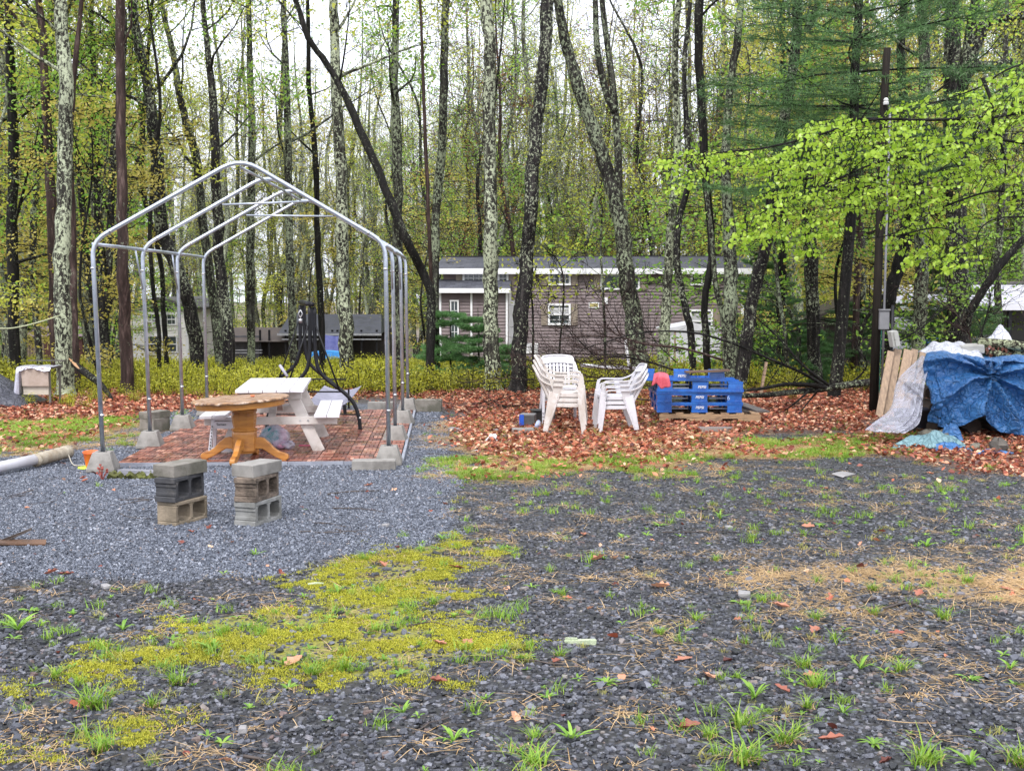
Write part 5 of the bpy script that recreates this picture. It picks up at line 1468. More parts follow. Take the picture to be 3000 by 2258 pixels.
# ================================================================ white picnic table
PTX, PTY = -2.84, 15.12
pic = thing('picnic_table', 'white painted wooden picnic table with attached benches behind the round oak table', 'picnic table', (PTX, PTY, TILE_T), R(6.3))
for k in range(5):
    w = 0.146
    obj('top_board', MB().box((-0.306 + k * 0.153, 0, 0.725), (w, 1.85, 0.036), jit=0.001), M_white_wood, pic, bevel=0.004)
for s in (-1, 1):
    for k in (0, 1):
        obj('seat_board', MB().box((s * (0.565 + k * 0.145), 0, 0.435), (0.138, 1.85, 0.036), jit=0.001), M_white_wood, pic, bevel=0.004)
for yy in (-0.72, 0.66):
    obj('seat_beam', MB().box((0, yy, 0.37), (1.50, 0.038, 0.09)), M_white_wood_dirty, pic, bevel=0.003)
    obj('top_beam', MB().box((0, yy, 0.66), (0.70, 0.038, 0.088)), M_white_wood_dirty, pic, bevel=0.003)
    for s in (-1, 1):
        obj('leg', MB().beam((s * 0.22, yy + 0.041, 0.70), (s * 0.545, yy + 0.041, 0.0), 0.038, 0.13, up=(s, 0, .5)), M_white_wood_dirty, pic, bevel=0.003)
for s in (-1, 1):
    obj('brace', MB().beam((0, 0.0 + s * 0.02, 0.69), (0, s * 0.66, 0.36), 0.085, 0.035, up=(0, 0, 1)), M_white_wood_dirty, pic)
bo = MB()
for x in (0.33, 0.42, -0.33, -0.42): bo.tube([(x, -0.745, 0.37), (x, -0.735, 0.37)], 0.011, 8)
obj('bolts', bo, M_bolt, pic)

# white slatted folding step stool leaning on the left bench
q = G(650, 1330, TILE_T)
st = thing('step_stool', 'white plastic folding step stool standing between left bench and pedestal table', 'step stool', (q.x + 0.03, q.y + 0.10, TILE_T), R(4))
for k in range(4): obj('tread_slat', MB().box((0.0, -0.09 + k * 0.05, 0.415 - 0.004 * k), (0.27, 0.036, 0.018)), M_plastic, st, bevel=0.003)
obj('tread_frame', MB().box((0, -0.12, 0.405), (0.29, 0.02, 0.035)).box((0, 0.09, 0.40), (0.29, 0.02, 0.035)).box((-0.14, -0.015, 0.40), (0.02, 0.2, 0.03)).box((0.14, -0.015, 0.40), (0.02, 0.2, 0.03)), M_plastic, st)
sf = MB()
for s in (-1, 1):
    sf.beam((s * 0.125, -0.11, 0.39), (s * 0.165, -0.16, 0.0), 0.035, 0.045, up=(0, 1, 0))
    sf.beam((s * 0.125, 0.08, 0.39), (s * 0.165, 0.18, 0.0), 0.035, 0.045, up=(0, 1, 0))
sf.box((0, -0.125, 0.335), (0.24, 0.03, 0.085)); sf.box((0, -0.158, 0.06), (0.30, 0.028, 0.05))
obj('side_frame', sf, M_plastic, st, bevel=0.004)
for k in range(9):
    z = 0.04 + k * 0.035
    o = obj('vent_slot', MB().box((-0.163 + 0.1 * z, -0.188 + 0.12 * z, z), (0.008, 0.012, 0.018)), M_dark_void, st)

def text_mesh(name, s, size, mat, shear=0.0, bold=0.0, ext=0.001):
    cu = bpy.data.curves.new(name, 'FONT'); cu.body = s; cu.size = size; cu.shear = shear; cu.offset = bold; cu.extrude = ext
    cu.align_x = 'CENTER'; cu.align_y = 'CENTER'
    o = bpy.data.objects.new(name, cu); COL.objects.link(o)
    dg = bpy.context.evaluated_depsgraph_get()
    me = bpy.data.meshes.new_from_object(o.evaluated_get(dg)); me.name = name
    bpy.data.objects.remove(o); me.materials.clear(); me.materials.append(mat)
    return me
o = link('lettering', text_mesh('lettering', 'Samso', 0.042, M_black_metal), st); o.location = (-0.03, -0.1425, 0.345); o.rotation_euler = (R(90), 0, 0)

# bag of toys under the picnic table
q = G(795, 1322, TILE_T)
bag = thing('toy_bag', 'clear plastic bag with turquoise balls and pink toys under the picnic table', 'plastic bag', (q.x, q.y + .16, TILE_T))
def blob(r, c, sq=(1, 1, 1), seed=0, amp=0.15, n=18):
    mb = MB(); c = Vector(c)
    def f(u, v):
        th = u * 2 * math.pi; ph = v * math.pi
        rr = r * (1 + amp * math.sin(th * 3 + seed + ph * 2) * math.sin(ph * 4 + seed * 1.7) + amp * .5 * math.sin(th * 7 + seed * 2.1))
        return (c.x + rr * sq[0] * math.cos(th) * math.sin(ph), c.y + rr * sq[1] * math.sin(th) * math.sin(ph), c.z + rr * sq[2] * math.cos(ph))
    return mb.grid(f, n, n // 2)
obj('ball', blob(0.115, (-0.03, 0, 0.165), amp=0.04, seed=1), pm('turquoise', (0.0, 0.30, 0.30), (0.0, 0.16, 0.26), 7, 0.3, 0.0), bag, smooth=True)
obj('ball', blob(0.085, (-0.11, -0.02, 0.095), amp=0.05, seed=4), pm('deep_teal', (0.0, 0.12, 0.22), (0.02, 0.20, 0.16), 9, 0.3, 0.0), bag, smooth=True)
obj('toy', blob(0.085, (0.09, 0.02, 0.15), (0.7, .8, 1.3), amp=0.1, seed=2), pm('pink_toy', (0.60, 0.16, 0.28), (0.75, 0.45, 0.52), 9, 0.4, 0.0), bag, smooth=True)
obj('toy', blob(0.08, (0.07, -0.04, 0.07), (1.2, .8, .7), amp=0.12, seed=6), pm('lilac_toy', (0.45, 0.35, 0.60), (0.6, 0.3, 0.4), 9, 0.4, 0.0), bag, smooth=True)
def film_mat(name, col, alpha, rough=0.12, scale=9):
    m, nt, o = new_mat(name)
    v = coords(nt, 'World'); n1 = noise(nt, v, scale, 6, 0.6, 0.8)
    b = principled(nt, o, col, rough, 0, 0.8, n1, 0.9, 0.03)
    a = ramp(nt, n1, [(0.35, alpha * 0.6), (0.65, min(1, alpha * 1.5))])
    nt.links.new(a, b.inputs['Alpha'])
    return m
M_film = film_mat('clear_film', (0.62, 0.60, 0.72), 0.42)
obj('film', blob(0.165, (0.01, -0.01, 0.14), (1.1, .9, .88), amp=0.09, seed=3, n=28), M_film, bag, smooth=True)
obj('film_end', blob(0.07, (0.17, -0.03, 0.06), (1.1, .9, .7), amp=0.25, seed=5, n=20), M_film, bag, smooth=True)
q = G(905, 1308, TILE_T)
single('pink_stick', 'short bright pink plastic stick on the patio beside the toy bag', 'plastic stick', MB().tube([(-0.12, 0.02, 0.012), (0.0, 0.0, 0.012), (0.10, 0.03, 0.014)], 0.010, 6), pm('pink_plastic', (0.6, 0.08, 0.2)), (q.x, q.y, TILE_T))

# ================================================================ black swing frame
SWN, SWF = 16.7, 18.7
sw = thing('swing_frame', 'black steel patio swing frame with curved legs and a sagging grey seat', 'swing', (-2.72, 17.7, TILE_T))
def sx(px, Y): return P(px, 1129, Y).x
def swing_end(cx_px, Y, half=0.625):
    c = sx(cx_px, Y)
    for s in (-1, 1):
        pts = [(c + s * 0.03, Y, 1.66), (c + s * 0.032, Y, 1.30), (c + s * 0.045, Y, 0.98), (c + s * 0.10, Y, 0.80), (c + s * 0.24, Y, 0.66), (c + s * 0.40, Y, 0.54), (c + s * 0.53, Y, 0.40), (c + s * 0.60, Y, 0.22), (c + s * half, Y, 0.0)]
        obj('leg', MB().tube(smooth_path(pts, 4), 0.026, 10), M_black_metal, sw, world=True, smooth=True)
        obj('brace', MB().tube([(c + s * 0.05, Y - .03, 1.42), (c + s * 0.35, Y - .03, 0.58)], 0.012, 6), M_black_metal, sw, world=True, smooth=True)
        obj('foot_strap', MB().box((c + s * half, Y - .028, 0.20), (0.02, 0.006, 0.02)), M_trim, sw, world=True)
    obj('post_plate', MB().box((c, Y, 1.50), (0.085, 0.035, 0.30)), M_black_metal, sw, world=True, bevel=0.005)
    obj('cross_bar', MB().tube([(c - 0.60, Y, 0.24), (c + 0.60, Y, 0.24)], 0.010, 6), M_black_metal, sw, world=True, smooth=True)
swing_end(917, SWN); swing_end(888, SWF)
cN, cF = sx(917, SWN), sx(888, SWF)
obj('top_bar', MB().tube([(cF - .02, SWF + .02, 1.70), (cN + .01, SWN - .06, 1.70)], 0.036, 12), M_black_metal, sw, world=True, smooth=True)
for zz, w_, yy in ((0.62, .28, 17.9), (0.50, .36, 17.2), (0.34, .38, 17.2)):
    obj('seat_rail', MB().tube([(cN - w_, yy, zz), (cN + w_, yy, zz)], 0.012, 6), M_black_metal, sw, world=True, smooth=True)
obj('seat_sling', MB().grid(lambda u, v: ((cN - .10) + 0.54 * u + 0.03 * v, 17.0 + 1.2 * v, 0.32 + 0.07 * (2 * u - 1) ** 2 + 0.12 * v - 0.03 * math.sin(u * 3.1) * (1 - v)), 14, 8), pm('lavender_grey_mesh', (0.26, 0.25, 0.33), (0.20, 0.20, 0.25), 6, 0.5, 0.2), sw, world=True, smooth=True)
for s in (-.36, .42): obj('seat_post', MB().tube([(cN + s, 17.1, 0.28), (cN + s, 17.1, 0.55)], 0.014, 6), M_black_metal, sw, world=True)
obj('hanger_hook', MB().tube([(cF + .04, SWF - .4, 1.60), (cF + .07, SWF - .4, 1.54), (cF + .04, SWF - .4, 1.48), (cF + .01, SWF - .4, 1.54), (cF + .035, SWF - .4, 1.59)], 0.010, 6).box((cF + .04, SWF - .4, 1.44), (.05, .03, .06)), M_bolt, sw, world=True, smooth=True)
obj('arm_rest', MB().tube([P(820, 1070, 17.0), P(842, 1103, 16.9)], 0.020, 8), pm('grey_tube', (0.40, 0.39, 0.45)), sw, world=True, smooth=True)

# ================================================================ stacked resin chairs
def chair_meshes(mat):
    """faces +x, seat centre near the origin, floor at z=0; returns name -> mesh list"""
    W = 0.27
    out = []
    seat = MB().grid(lambda u, v: (-0.20 + 0.44 * u, -0.22 + 0.44 * v, 0.415 + 0.02 * u - 0.02 * math.sin(v * math.pi) - 0.02 * math.sin(u * math.pi) - (0.035 * max(0, u - .88) / .12)), 10, 8)
    skirt = MB()
    out.append(('seat', seat.mesh('seat', mat, True), 'solid'))
    ap = MB()
    for s in (-1, 1): ap.box((0.02, s * 0.235, 0.385), (0.44, 0.02, 0.055))
    ap.box((0.235, 0, 0.39), (0.02, 0.45, 0.05)); ap.box((-0.20, 0, 0.385), (0.02, 0.45, 0.055))
    out.append(('apron', ap.mesh('apron', mat), 'bevel'))
    # back: rim + slats
    def bk(y, z):   # surface of the back
        t = (z - 0.42) / 0.46
        return Vector((-0.20 - 0.25 * t ** 1.1 - 0.03 * (1 - (y / 0.25) ** 2), y, z))
    rim = [bk(-0.215, 0.43), bk(-0.232, 0.55), bk(-0.245, 0.70), bk(-0.245, 0.80), bk(-0.22, 0.865), bk(-0.12, 0.885), bk(0, 0.89), bk(0.12, 0.885), bk(0.22, 0.865), bk(0.245, 0.80), bk(0.245, 0.70), bk(0.232, 0.55), bk(0.215, 0.43)]
    rm = MB()
    rp_ = smooth_path(rim, 3)
    for a, b in zip(rp_[:-1], rp_[1:]): rm.beam(a, b, 0.022, 0.034, up=(1, 0, .2))
    rm.grid(lambda u, v: bk(-0.225 + .45 * u, 0.77 + 0.105 * v - 0.02 * (2 * u - 1) ** 2), 10, 3)
    out.append(('back_rim', rm.mesh('back_rim', mat), None))
    sl = MB().grid(lambda u, v: Vector((bk(0, 0.43 + 0.36 * v).x, -0.015 + 0.03 * u, 0.43 + 0.36 * v)), 1, 8).mesh('back_slat', mat)
    for k in range(7): out.append(('back_slat', sl, ('solid', -0.165 + k * 0.055)))
    for s in (-1, 1):
        y = s * 0.265
        am = [bk(s * 0.245, 0.78) , Vector((-0.32, y * 1.0, 0.705)), Vector((-0.20, y, 0.655)), Vector((-0.08, y, 0.645)), Vector((0.10, y, 0.65)), Vector((0.19, y, 0.64)), Vector((0.225, y, 0.59)), Vector((0.24, y, 0.50)), Vector((0.245, y, 0.42))]
        pth = smooth_path(am, 3); m_ = MB()
        for i, (a, b) in enumerate(zip(pth[:-1], pth[1:])):
            m_.beam(a, b + (b - a).normalized() * .004, 0.048 if i < 16 else 0.036, 0.020 if i < 16 else 0.045, up=(0.0, 0, 1) if abs((b - a).normalized().z) < .8 else (1, 0, 0))
        out.append(('arm', m_.mesh('arm', mat), None))
        fl = MB().add([(0.205, y - .022, 0.48), (0.275, y - .022, 0.48), (0.275, y + .022, 0.48), (0.205, y + .022, 0.48), (0.275, y * 1.04 - .018, 0.0), (0.325, y * 1.04 - .018, 0.0), (0.325, y * 1.04 + .018, 0.0), (0.275, y * 1.04 + .018, 0.0)], [(0, 1, 2, 3), (7, 6, 5, 4), (0, 4, 5, 1), (1, 5, 6, 2), (2, 6, 7, 3), (3, 7, 4, 0)])
        out.append(('leg', fl.mesh('leg', mat), 'bevel'))
        rl = MB().add([(-0.25, y * .92 - .018, 0.44), (-0.10, y * .92 - .018, 0.40), (-0.10, y * .92 + .018, 0.40), (-0.25, y * .92 + .018, 0.44), (-0.325, y - .018, 0.0), (-0.26, y - .018, 0.0), (-0.26, y + .018, 0.0), (-0.325, y + .018, 0.0)], [(0, 1, 2, 3), (7, 6, 5, 4), (0, 4, 5, 1), (1, 5, 6, 2), (2, 6, 7, 3), (3, 7, 4, 0)])
        out.append(('leg', rl.mesh('leg', mat), 'bevel'))
        sg = MB().add([(-0.17, y, 0.65), (-0.02, y, 0.64), (-0.09, y * .92, 0.42), (-0.17, y * .92, 0.42)], [(0, 1, 2, 3)])
        out.append(('arm_web', sg.mesh('arm_web', mat), 'solid'))
    return out
def make_chair(label, meshes, loc, rz, group, tilt=0.0):
    t = thing('resin_chair', label, 'chair', loc, rz, group)
    t.rotation_euler = (0, tilt, rz)
    for nm, me, f in meshes:
        o = link(nm, me, t)
        if isinstance(f, tuple): o.location = (-0.02 * (1 - (f[1] / .25) ** 2), f[1], 0); f = f[0]
        if f == 'solid': md = o.modifiers.new('thickness', 'SOLIDIFY'); md.thickness = 0.007; md.offset = 0
        if f == 'bevel': md = o.modifiers.new('bevel', 'BEVEL'); md.width = 0.006; md.segments = 1
    return t
CH_OLD = chair_meshes(M_plastic_old); CH_NEW = chair_meshes(M_plastic)
qa = G(1656, 1272, 0)
lv = ['bottom', 'middle', 'top']
for k in range(3):
    make_chair('weathered off white resin armchair facing right, %s of the left stack of three' % lv[k], CH_OLD, (qa.x + 0.012 * k, qa.y + 0.22, 0.0 + 0.066 * k), R(-5), 'chairs stacked facing right', 0.0).scale = (.86, 1, 1)
qb = P(1640, 1200, 17.95)
lv4 = ['bottom', 'second lowest', 'second highest', 'top']
for k in range(4):
    make_chair('white slat backed resin armchair facing the camera, %s of the rear stack' % lv4[k], CH_NEW, (qb.x, 17.95 - 0.012 * k, 0.01 + 0.052 * k), R(-86), 'chairs stacked facing forward', 0.0).scale = (.9, .95, .87)
qc = G(1810, 1268, 0)
for k in range(3):
    make_chair('white resin armchair facing left, %s of the stack beside the blue pallets' % lv[k], CH_NEW, (qc.x - 0.012 * k, qc.y + 0.25, 0.0 + 0.062 * k), R(184), 'chairs stacked facing left', 0.0).scale = (.84, .95, .87)

# things on the ground left of the chairs
q = G(1548, 1258, 0)
bt = thing('car_battery', 'black and blue cased battery standing behind the grey paver', 'battery', (q.x, q.y + .3, 0), R(-10))
obj('case', MB().box((0, 0, 0.085), (0.20, 0.17, 0.17)), pm('battery_grey', (0.05, 0.05, 0.05), (0.09, 0.09, 0.09), 8, 0.4), bt, bevel=0.006)
obj('end_panel', MB().box((-0.104, 0, 0.09), (0.012, 0.17, 0.18)).box((-0.07, -0.087, 0.09), (0.05, 0.006, 0.18)), pm('battery_blue', (0.01, 0.08, 0.5)), bt)
obj('lid', MB().box((0, 0, 0.178), (0.205, 0.175, 0.016)), pm('battery_lid', (0.22, 0.22, 0.22)), bt)
q = G(1592, 1248, 0)
tb2 = thing('black_tub', 'open black plastic tub half hidden behind the left chair stack', 'tub', (q.x, q.y + .35, 0), R(8))
obj('body', MB().box((0, 0, 0.09), (0.30, 0.24, 0.18), taper=1.08), pm('black_plastic', (0.015, 0.015, 0.016), (0.03, 0.03, 0.03), 5, 0.4), tb2, bevel=0.01)
obj('rim', MB().box((0, 0, 0.19), (0.345, 0.285, 0.016)), pm('black_plastic', (0.015, 0.015, 0.016)), tb2)
q = G(1533, 1273, 0); cap_block('pale square concrete paver on the leaves in front of the battery', M_conc, (q.x, q.y + .12, 0.0), R(5), (0.28, 0.24, 0.07), 'paver')
q = G(1603, 1270, 0); cap_block('broken grey paver piece under the front leg of the left chair stack', M_conc, (q.x, q.y - .02, -0.01), R(20), (0.16, 0.12, 0.045), 'paver')
q = G(1572, 1262, 0)
single('bottle', 'small crumpled clear plastic bottle beside the battery', 'bottle', MB().tube([(0, 0, .03), (0.02, 0, .08), (0.03, 0, .12), (0.032, 0, .14)], [0.035, 0.04, 0.03, 0.014], 10), film_mat('bottle_film', (0.5, 0.6, 0.85), 0.6), (q.x, q.y + .05, 0), smooth=True)
q = G(1443, 1290, 0)
def crumple(name, label, cat, loc, size, mat, seed, n=14, h=0.08):
    rng = np.random.default_rng(seed)
    hh = rng.uniform(0, 1, (n + 1, n + 1))
    def f(u, v):
        i, j = int(round(u * n)), int(round(v * n))
        e = min(u, 1 - u, v, 1 - v) * 3
        r_ = 0.75 + 0.25 * math.sin(math.atan2(v - .5, u - .5) * 3 + seed) 
        return ((u - .5) * size[0] * r_ + rng.normal() * size[0] * .02, (v - .5) * size[1] * r_ + rng.normal() * size[1] * .02, 0.005 + h * min(1, e) * (0.25 + 0.75 * hh[i, j]))
    return single(name, label, cat, MB().grid(f, n, n), mat, loc)
M_paper = pm('white_film_scrap', (0.68, 0.68, 0.70), (0.5, 0.5, 0.52), 9, 0.4)
crumple('plastic_scrap', 'crumpled white plastic scrap on the leaves right of the patio', 'litter', (q.x, q.y, 0.0), (0.20, 0.18), M_paper, 3, 9, 0.09)
q = G(1395, 1322, 0); crumple('plastic_scrap', 'flat white scrap lying on the grass nearer than the crumpled one', 'litter', (q.x, q.y, 0.0), (0.12, 0.1), M_paper, 5, 6, 0.015)
q = G(1430, 1262, 0); crumple('paper_scrap', 'flat pale sheet among the leaves behind the crumpled scrap', 'litter', (q.x, q.y, 0.0), (0.20, 0.20), M_paper, 6, 6, 0.012)
for px, py, sx_, lab in ((1358, 1266, .40, 'flat grey stone in the leaves right of the gravel pad'), (1305, 1262, .30, 'flat reddish stone at the edge of the gravel pad'), (2470, 1395, .22, 'flat olive stone in the gravel at the right'), (1455, 1262, .16, 'small pale flat stone near the white scrap'), (2180, 1745, .10, 'small grey stone on the straw in the foreground'), (310, 1722, .07, 'pale triangular stone chip at the lower left'), (712, 2145, .05, 'smooth slate chip in the foreground'), (1130, 1543, .06, 'white flat chip on the dark gravel'), (2135, 1550, .07, 'dark smooth pebble with a white edge on the gravel')):
    q = G(px, py, 0)
    nm = 'flat_stone'
    o = single(nm, lab, 'stone', MB().box((0, 0, 0.012), (sx_, sx_ * .7, 0.03), jit=sx_ * .07), pm('flag_stone_' + ('red' if 'reddish' in lab else 'grey'), (0.30, 0.18, 0.15) if 'reddish' in lab else (0.28, 0.27, 0.27), rough=0.6), (q.x, q.y, 0.0), (R(random.uniform(-5, 5)), R(random.uniform(-5, 5)), random.uniform(0, 3)))
    md = o.modifiers.new('bevel', 'BEVEL'); md.width = 0.006; md.segments = 2

# ================================================================ pallets
PY0 = 17.75
pw = P(2080, 1235, PY0)
wp = thing('wooden_pallet', 'dirty wooden pallet lying on leaves under the stack of blue pallets', 'pallet', (P(2085, 1235, PY0).x, PY0 + 0.5, 0.02), R(-3))
WPW = 1.42
for yy in (-0.48, 0, 0.48):
    notch = [(-WPW / 2, 0.115), (-WPW / 2, 0.02), (-WPW / 2 + .18, 0.02), (-WPW / 2 + .20, 0.055), (-WPW / 2 + .38, 0.055), (-WPW / 2 + .40, 0.02), (WPW / 2 - .55, 0.02), (WPW / 2 - .53, 0.055), (WPW / 2 - .32, 0.055), (WPW / 2 - .30, 0.02), (WPW / 2, 0.02), (WPW / 2, 0.115)]
    obj('stringer', MB().prism(notch[::-1], yy - 0.02, yy + 0.02), M_pallet_wood, wp)
for k in range(7): obj('deck_board', MB().box((-WPW / 2 + 0.07 + k * (WPW - .14) / 6, 0, 0.125), (0.11, 1.0, 0.018), jit=.002), M_pallet_wood, wp)
single('loose_board', 'long grey plank slanting over the right end of the wooden pallet', 'plank', MB().box((0, 0, 0), (0.20, 0.95, 0.025)), M_grey_board, (P(2200, 1180, 18.2).x, 18.35, 0.185), (R(3), R(2), R(14)))
single('loose_board', 'short dark board under the slanting grey plank on the pallet', 'plank', MB().box((0, 0, 0), (0.16, 0.8, 0.02)), M_dark_wood, (P(2180, 1180, 18.2).x - .07, 18.3, 0.155), (0, 0, R(2)))
pepsi_me = text_mesh('lettering', 'PEPSI', 0.052, M_ink_white, 0.2, 0.0006)
def blue_meshes(up):
    W, D, H = 1.22, 0.98, 0.142
    d = {}
    dk = MB()
    z0, z1 = (0.0, 0.022) if up else (H - 0.022, H)
    dk.box((0, 0, (z0 + z1) / 2), (W, D, z1 - z0))
    zl0, zl1 = (z1, z1 + 0.022) if up else (z0 - 0.022, z0)
    for yy in (-D / 2 + .012, D / 2 - .012): dk.box((0, yy, (zl0 + zl1) / 2), (W, 0.012, zl1 - zl0))
    for xx in (-W / 2 + .012, W / 2 - .012): dk.box((xx, 0, (zl0 + zl1) / 2), (0.012, D, zl1 - zl0))
    for k in range(9): dk.box((-W / 2 + .14 + k * .117, 0, (zl0 + zl1) / 2), (0.008, D - .04, zl1 - zl0 - .004))
    d['deck'] = dk.mesh('deck', M_pallet_blue)
    ft = MB(); h = H - 0.022; sg = 1 if up else -1
    def foot(w, dd):
        m = MB(); z = 0
        prof_ = [(1.0, 0), (0.96, h * .12), (0.93, h * .8), (0.97, h * .82), (0.97, h)]
        vs = []
        for sc_, zz in prof_:
            for a, b in ((-1, -1), (1, -1), (1, 1), (-1, 1)): vs.append((a * w / 2 * sc_, b * dd / 2 * sc_, zz))
        for a, b in ((-1, -1), (1, -1), (1, 1), (-1, 1)): vs.append((a * w / 2 * .86, b * dd / 2 * .86, h))
        for a, b in ((-1, -1), (1, -1), (1, 1), (-1, 1)): vs.append((a * w / 2 * .78, b * dd / 2 * .78, h * .15))
        fs = []
        for l in range(6):
            for k in range(4): fs.append((l * 4 + k, l * 4 + (k + 1) % 4, (l + 1) * 4 + (k + 1) % 4, (l + 1) * 4 + k))
        fs.append((24, 25, 26, 27)); fs.append((3, 2, 1, 0))
        m.add(vs, fs)
        if not up: m.v = [(x, y, h - zz) for x, y, zz in m.v]
        else: m.v = [(x, y, zz + 0.022) for x, y, zz in m.v]
        return m.mesh('foot', M_pallet_blue)
    d['foot_mid'] = foot(0.235, 0.17); d['foot_side'] = foot(0.215, 0.17)
    bar = MB()
    zb = 0.022 + 0.02 if up else 0.05
    bar.box((0, 0, 0), (0.30, 0.012, 0.018)); d['rail'] = bar.mesh('rail', pm('pallet_grey_rail', (0.26, 0.29, 0.36)))
    return d
def blue_pallet(label, loc, rz, up, tilt=0.0, txt_dx=0.0, six=False, rails=True):
    t = thing('plastic_pallet', label, 'pallet', loc, rz, 'blue plastic pallets in one stack')
    t.rotation_euler = (tilt, 0, rz)
    d = BLUE[up]; W, D, H = 1.22, 0.98, 0.142
    link('deck', d['deck'], t)
    for yy in (-D / 2 + .09, 0, D / 2 - .09):
        for xx in (-W / 2 + .115, 0.0, W / 2 - .115):
            f = link('foot', d['foot_mid'] if xx == 0 else d['foot_side'], t); f.location = (xx, yy, 0)
            if xx == 0 and yy < -.1:
                l = link('lettering', pepsi_me, f); l.location = (txt_dx, -0.0845, 0.070); l.rotation_euler = (R(90), 0, 0)
            if six and xx > .1 and yy < -.1:
                l = link('number', text_mesh('number', '6', 0.09, pm('pale_blue_ink', (0.35, 0.5, 0.8))), f); l.location = (-0.085, -0.086, 0.06); l.rotation_euler = (R(90), 0, R(0))
    if rails:
        for xx in (-0.30, 0.30):
            for zz in (0.05, 0.10):
                r_ = link('rail', d['rail'], t); r_.location = (xx, -D / 2 + .10, zz)
    return t
BLUE = {True: blue_meshes(True), False: blue_meshes(False)}
bx = P(2052, 1180, PY0).x; by = PY0 + 0.5; bz0 = 0.158
blue_pallet('bottom blue plastic pallet with white print resting on the wooden pallet', (bx, by, bz0), R(-1), False)
blue_pallet('second blue plastic pallet from the bottom with a pale 6 on its right foot', (bx - 0.015, by, bz0 + 0.146), R(0.5), False, six=True)
blue_pallet('third blue plastic pallet, turned feet up and jutting out to the right', (bx + 0.01, by - .02, bz0 + 0.292), R(-1.5), True, 0.0, txt_dx=0.02, rails=True)
blue_pallet('topmost blue plastic pallet, turned feet up, under the brown board and red rag', (bx - 0.20, by + .03, bz0 + 0.428), R(-7), True, R(-2), rails=False)
single('brown_board', 'short brown board lying across the top blue pallet', 'plank', MB().box((0, 0, 0), (0.62, 0.14, 0.026)), M_brown_board, (P(2072, 1080, 17.7).x, 17.72, bz0 + 0.59), (0, R(-2), R(3)))
# red rag draped over a foot of the top pallet
rx = P(1936, 1095, 17.5)
def rag(u, v):
    a = (u - .5) * 2; x = a * (0.085 + 0.05 * v)
    y = -0.02 - 0.10 * min(1, v * 2.2) - 0.015 * math.sin(u * 16) * v
    z = 0.0 - max(0, v - .25) * (0.20 + 0.09 * max(0, math.sin((u - .25) * 4.2))) - 0.02 * abs(a) ** 2 - 0.012 * math.sin(u * 14 + 1) * v
    return (x, y, z)
single('red_rag', 'faded red rag draped over the left front foot of the top blue pallet', 'rag', MB().grid(rag, 22, 12), M_red_cloth, (rx.x, 17.56, bz0 + 0.585), smooth=True, solid=0.006)
q = G(2100, 1266, 0); single('stone_slab', 'flat grey slab half buried in leaves before the wooden pallet', 'stone slab', MB().box((0, 0, 0.03), (0.46, 0.16, 0.06), jit=.006), pm('slab_brown_grey', (0.24, 0.20, 0.18)), (q.x, q.y + .06, 0.0))

# ================================================================ fallen limb and brush
def branchy(pts, Y, r0, r1, seed, kids=10, klen=1.1, lev=1, zup=0.02, yj=0.25):
    rng = np.random.default_rng(seed)
    w = []
    for i, (a, b) in enumerate(pts):
        yy = Y[i] if hasattr(Y, '__len__') else Y + rng.normal() * yj
        w.append(P(a, b, yy))
    q = smooth_path(w, 4); mb = MB(); tips = []
    mb.tube(q, list(np.linspace(r0, r1, len(q))), 7)
    for k in range(kids):
        f = rng.uniform(0.15, 0.98); i = min(len(q) - 2, int(f * (len(q) - 1)))
        d = np.array((q[i + 1] - q[i]).normalized()); sd = rng.normal(size=3); sd[2] = abs(sd[2]) * .6 - .15
        nd = d * .8 + sd * .5; nd /= np.linalg.norm(nd)
        rr = np.interp(i, [0, len(q)], [r0, r1]) * .4
        grow(rng, mb, tips, np.array(q[i]), nd, klen * rng.uniform(.5, 1.2), max(.006, rr), lev, zup, .16, 5, 3, .004, 5, .8)
    return mb
fl = thing('fallen_limb', 'long fallen lichened limb lying from the blue pallets to the utility pole', 'fallen limb', (P(2400, 1130, 20).x, 20.0, 0))
obj('limb', branchy([(2100, 1160), (2230, 1158), (2310, 1150), (2390, 1142), (2480, 1128), (2560, 1118), (2630, 1108), (2680, 1100)], [19.6, 19.7, 19.8, 20, 20, 20.2, 20.4, 20.5], .035, .075, 1, 0), BK['mid'], fl, world=True, smooth=True)
obj('limb', branchy([(2100, 1150), (2220, 1140), (2300, 1126), (2380, 1128), (2420, 1136)], [19.3, 19.5, 19.7, 19.9, 20.], .018, .045, 2, 6, 1.2), BK['dark'], fl, world=True, smooth=True)
obj('branch', branchy([(2420, 1134), (2350, 1092), (2240, 1045), (2150, 1008), (2050, 978), (1940, 970), (1830, 985), (1760, 1010)], [20, 19.8, 19.6, 19.5, 19.4, 19.3, 19.2, 19.2], .028, .006, 3, 13, 1.5, 1), BK['dark'], fl, world=True, smooth=True)
obj('branch', branchy([(2430, 1130), (2350, 1068), (2300, 1010), (2250, 960), (2180, 900)], 19.8, .025, .006, 4, 9, 1.1, 1), BK['dark'], fl, world=True, smooth=True)
obj('branch', branchy([(2370, 1145), (2330, 1180), (2280, 1215)], 19.2, .02, .006, 5, 4, .6), BK['dark'], fl, world=True, smooth=True)
obj('branch', branchy([(2400, 1140), (2370, 1175), (2330, 1225)], 19.0, .018, .006, 6, 4, .6), BK['dark'], fl, world=True, smooth=True)
obj('branch', branchy([(2480, 1130), (2520, 1100), (2540, 1060), (2500, 1010)], 20.2, .02, .006, 7, 7, .9), BK['dark'], fl, world=True, smooth=True)
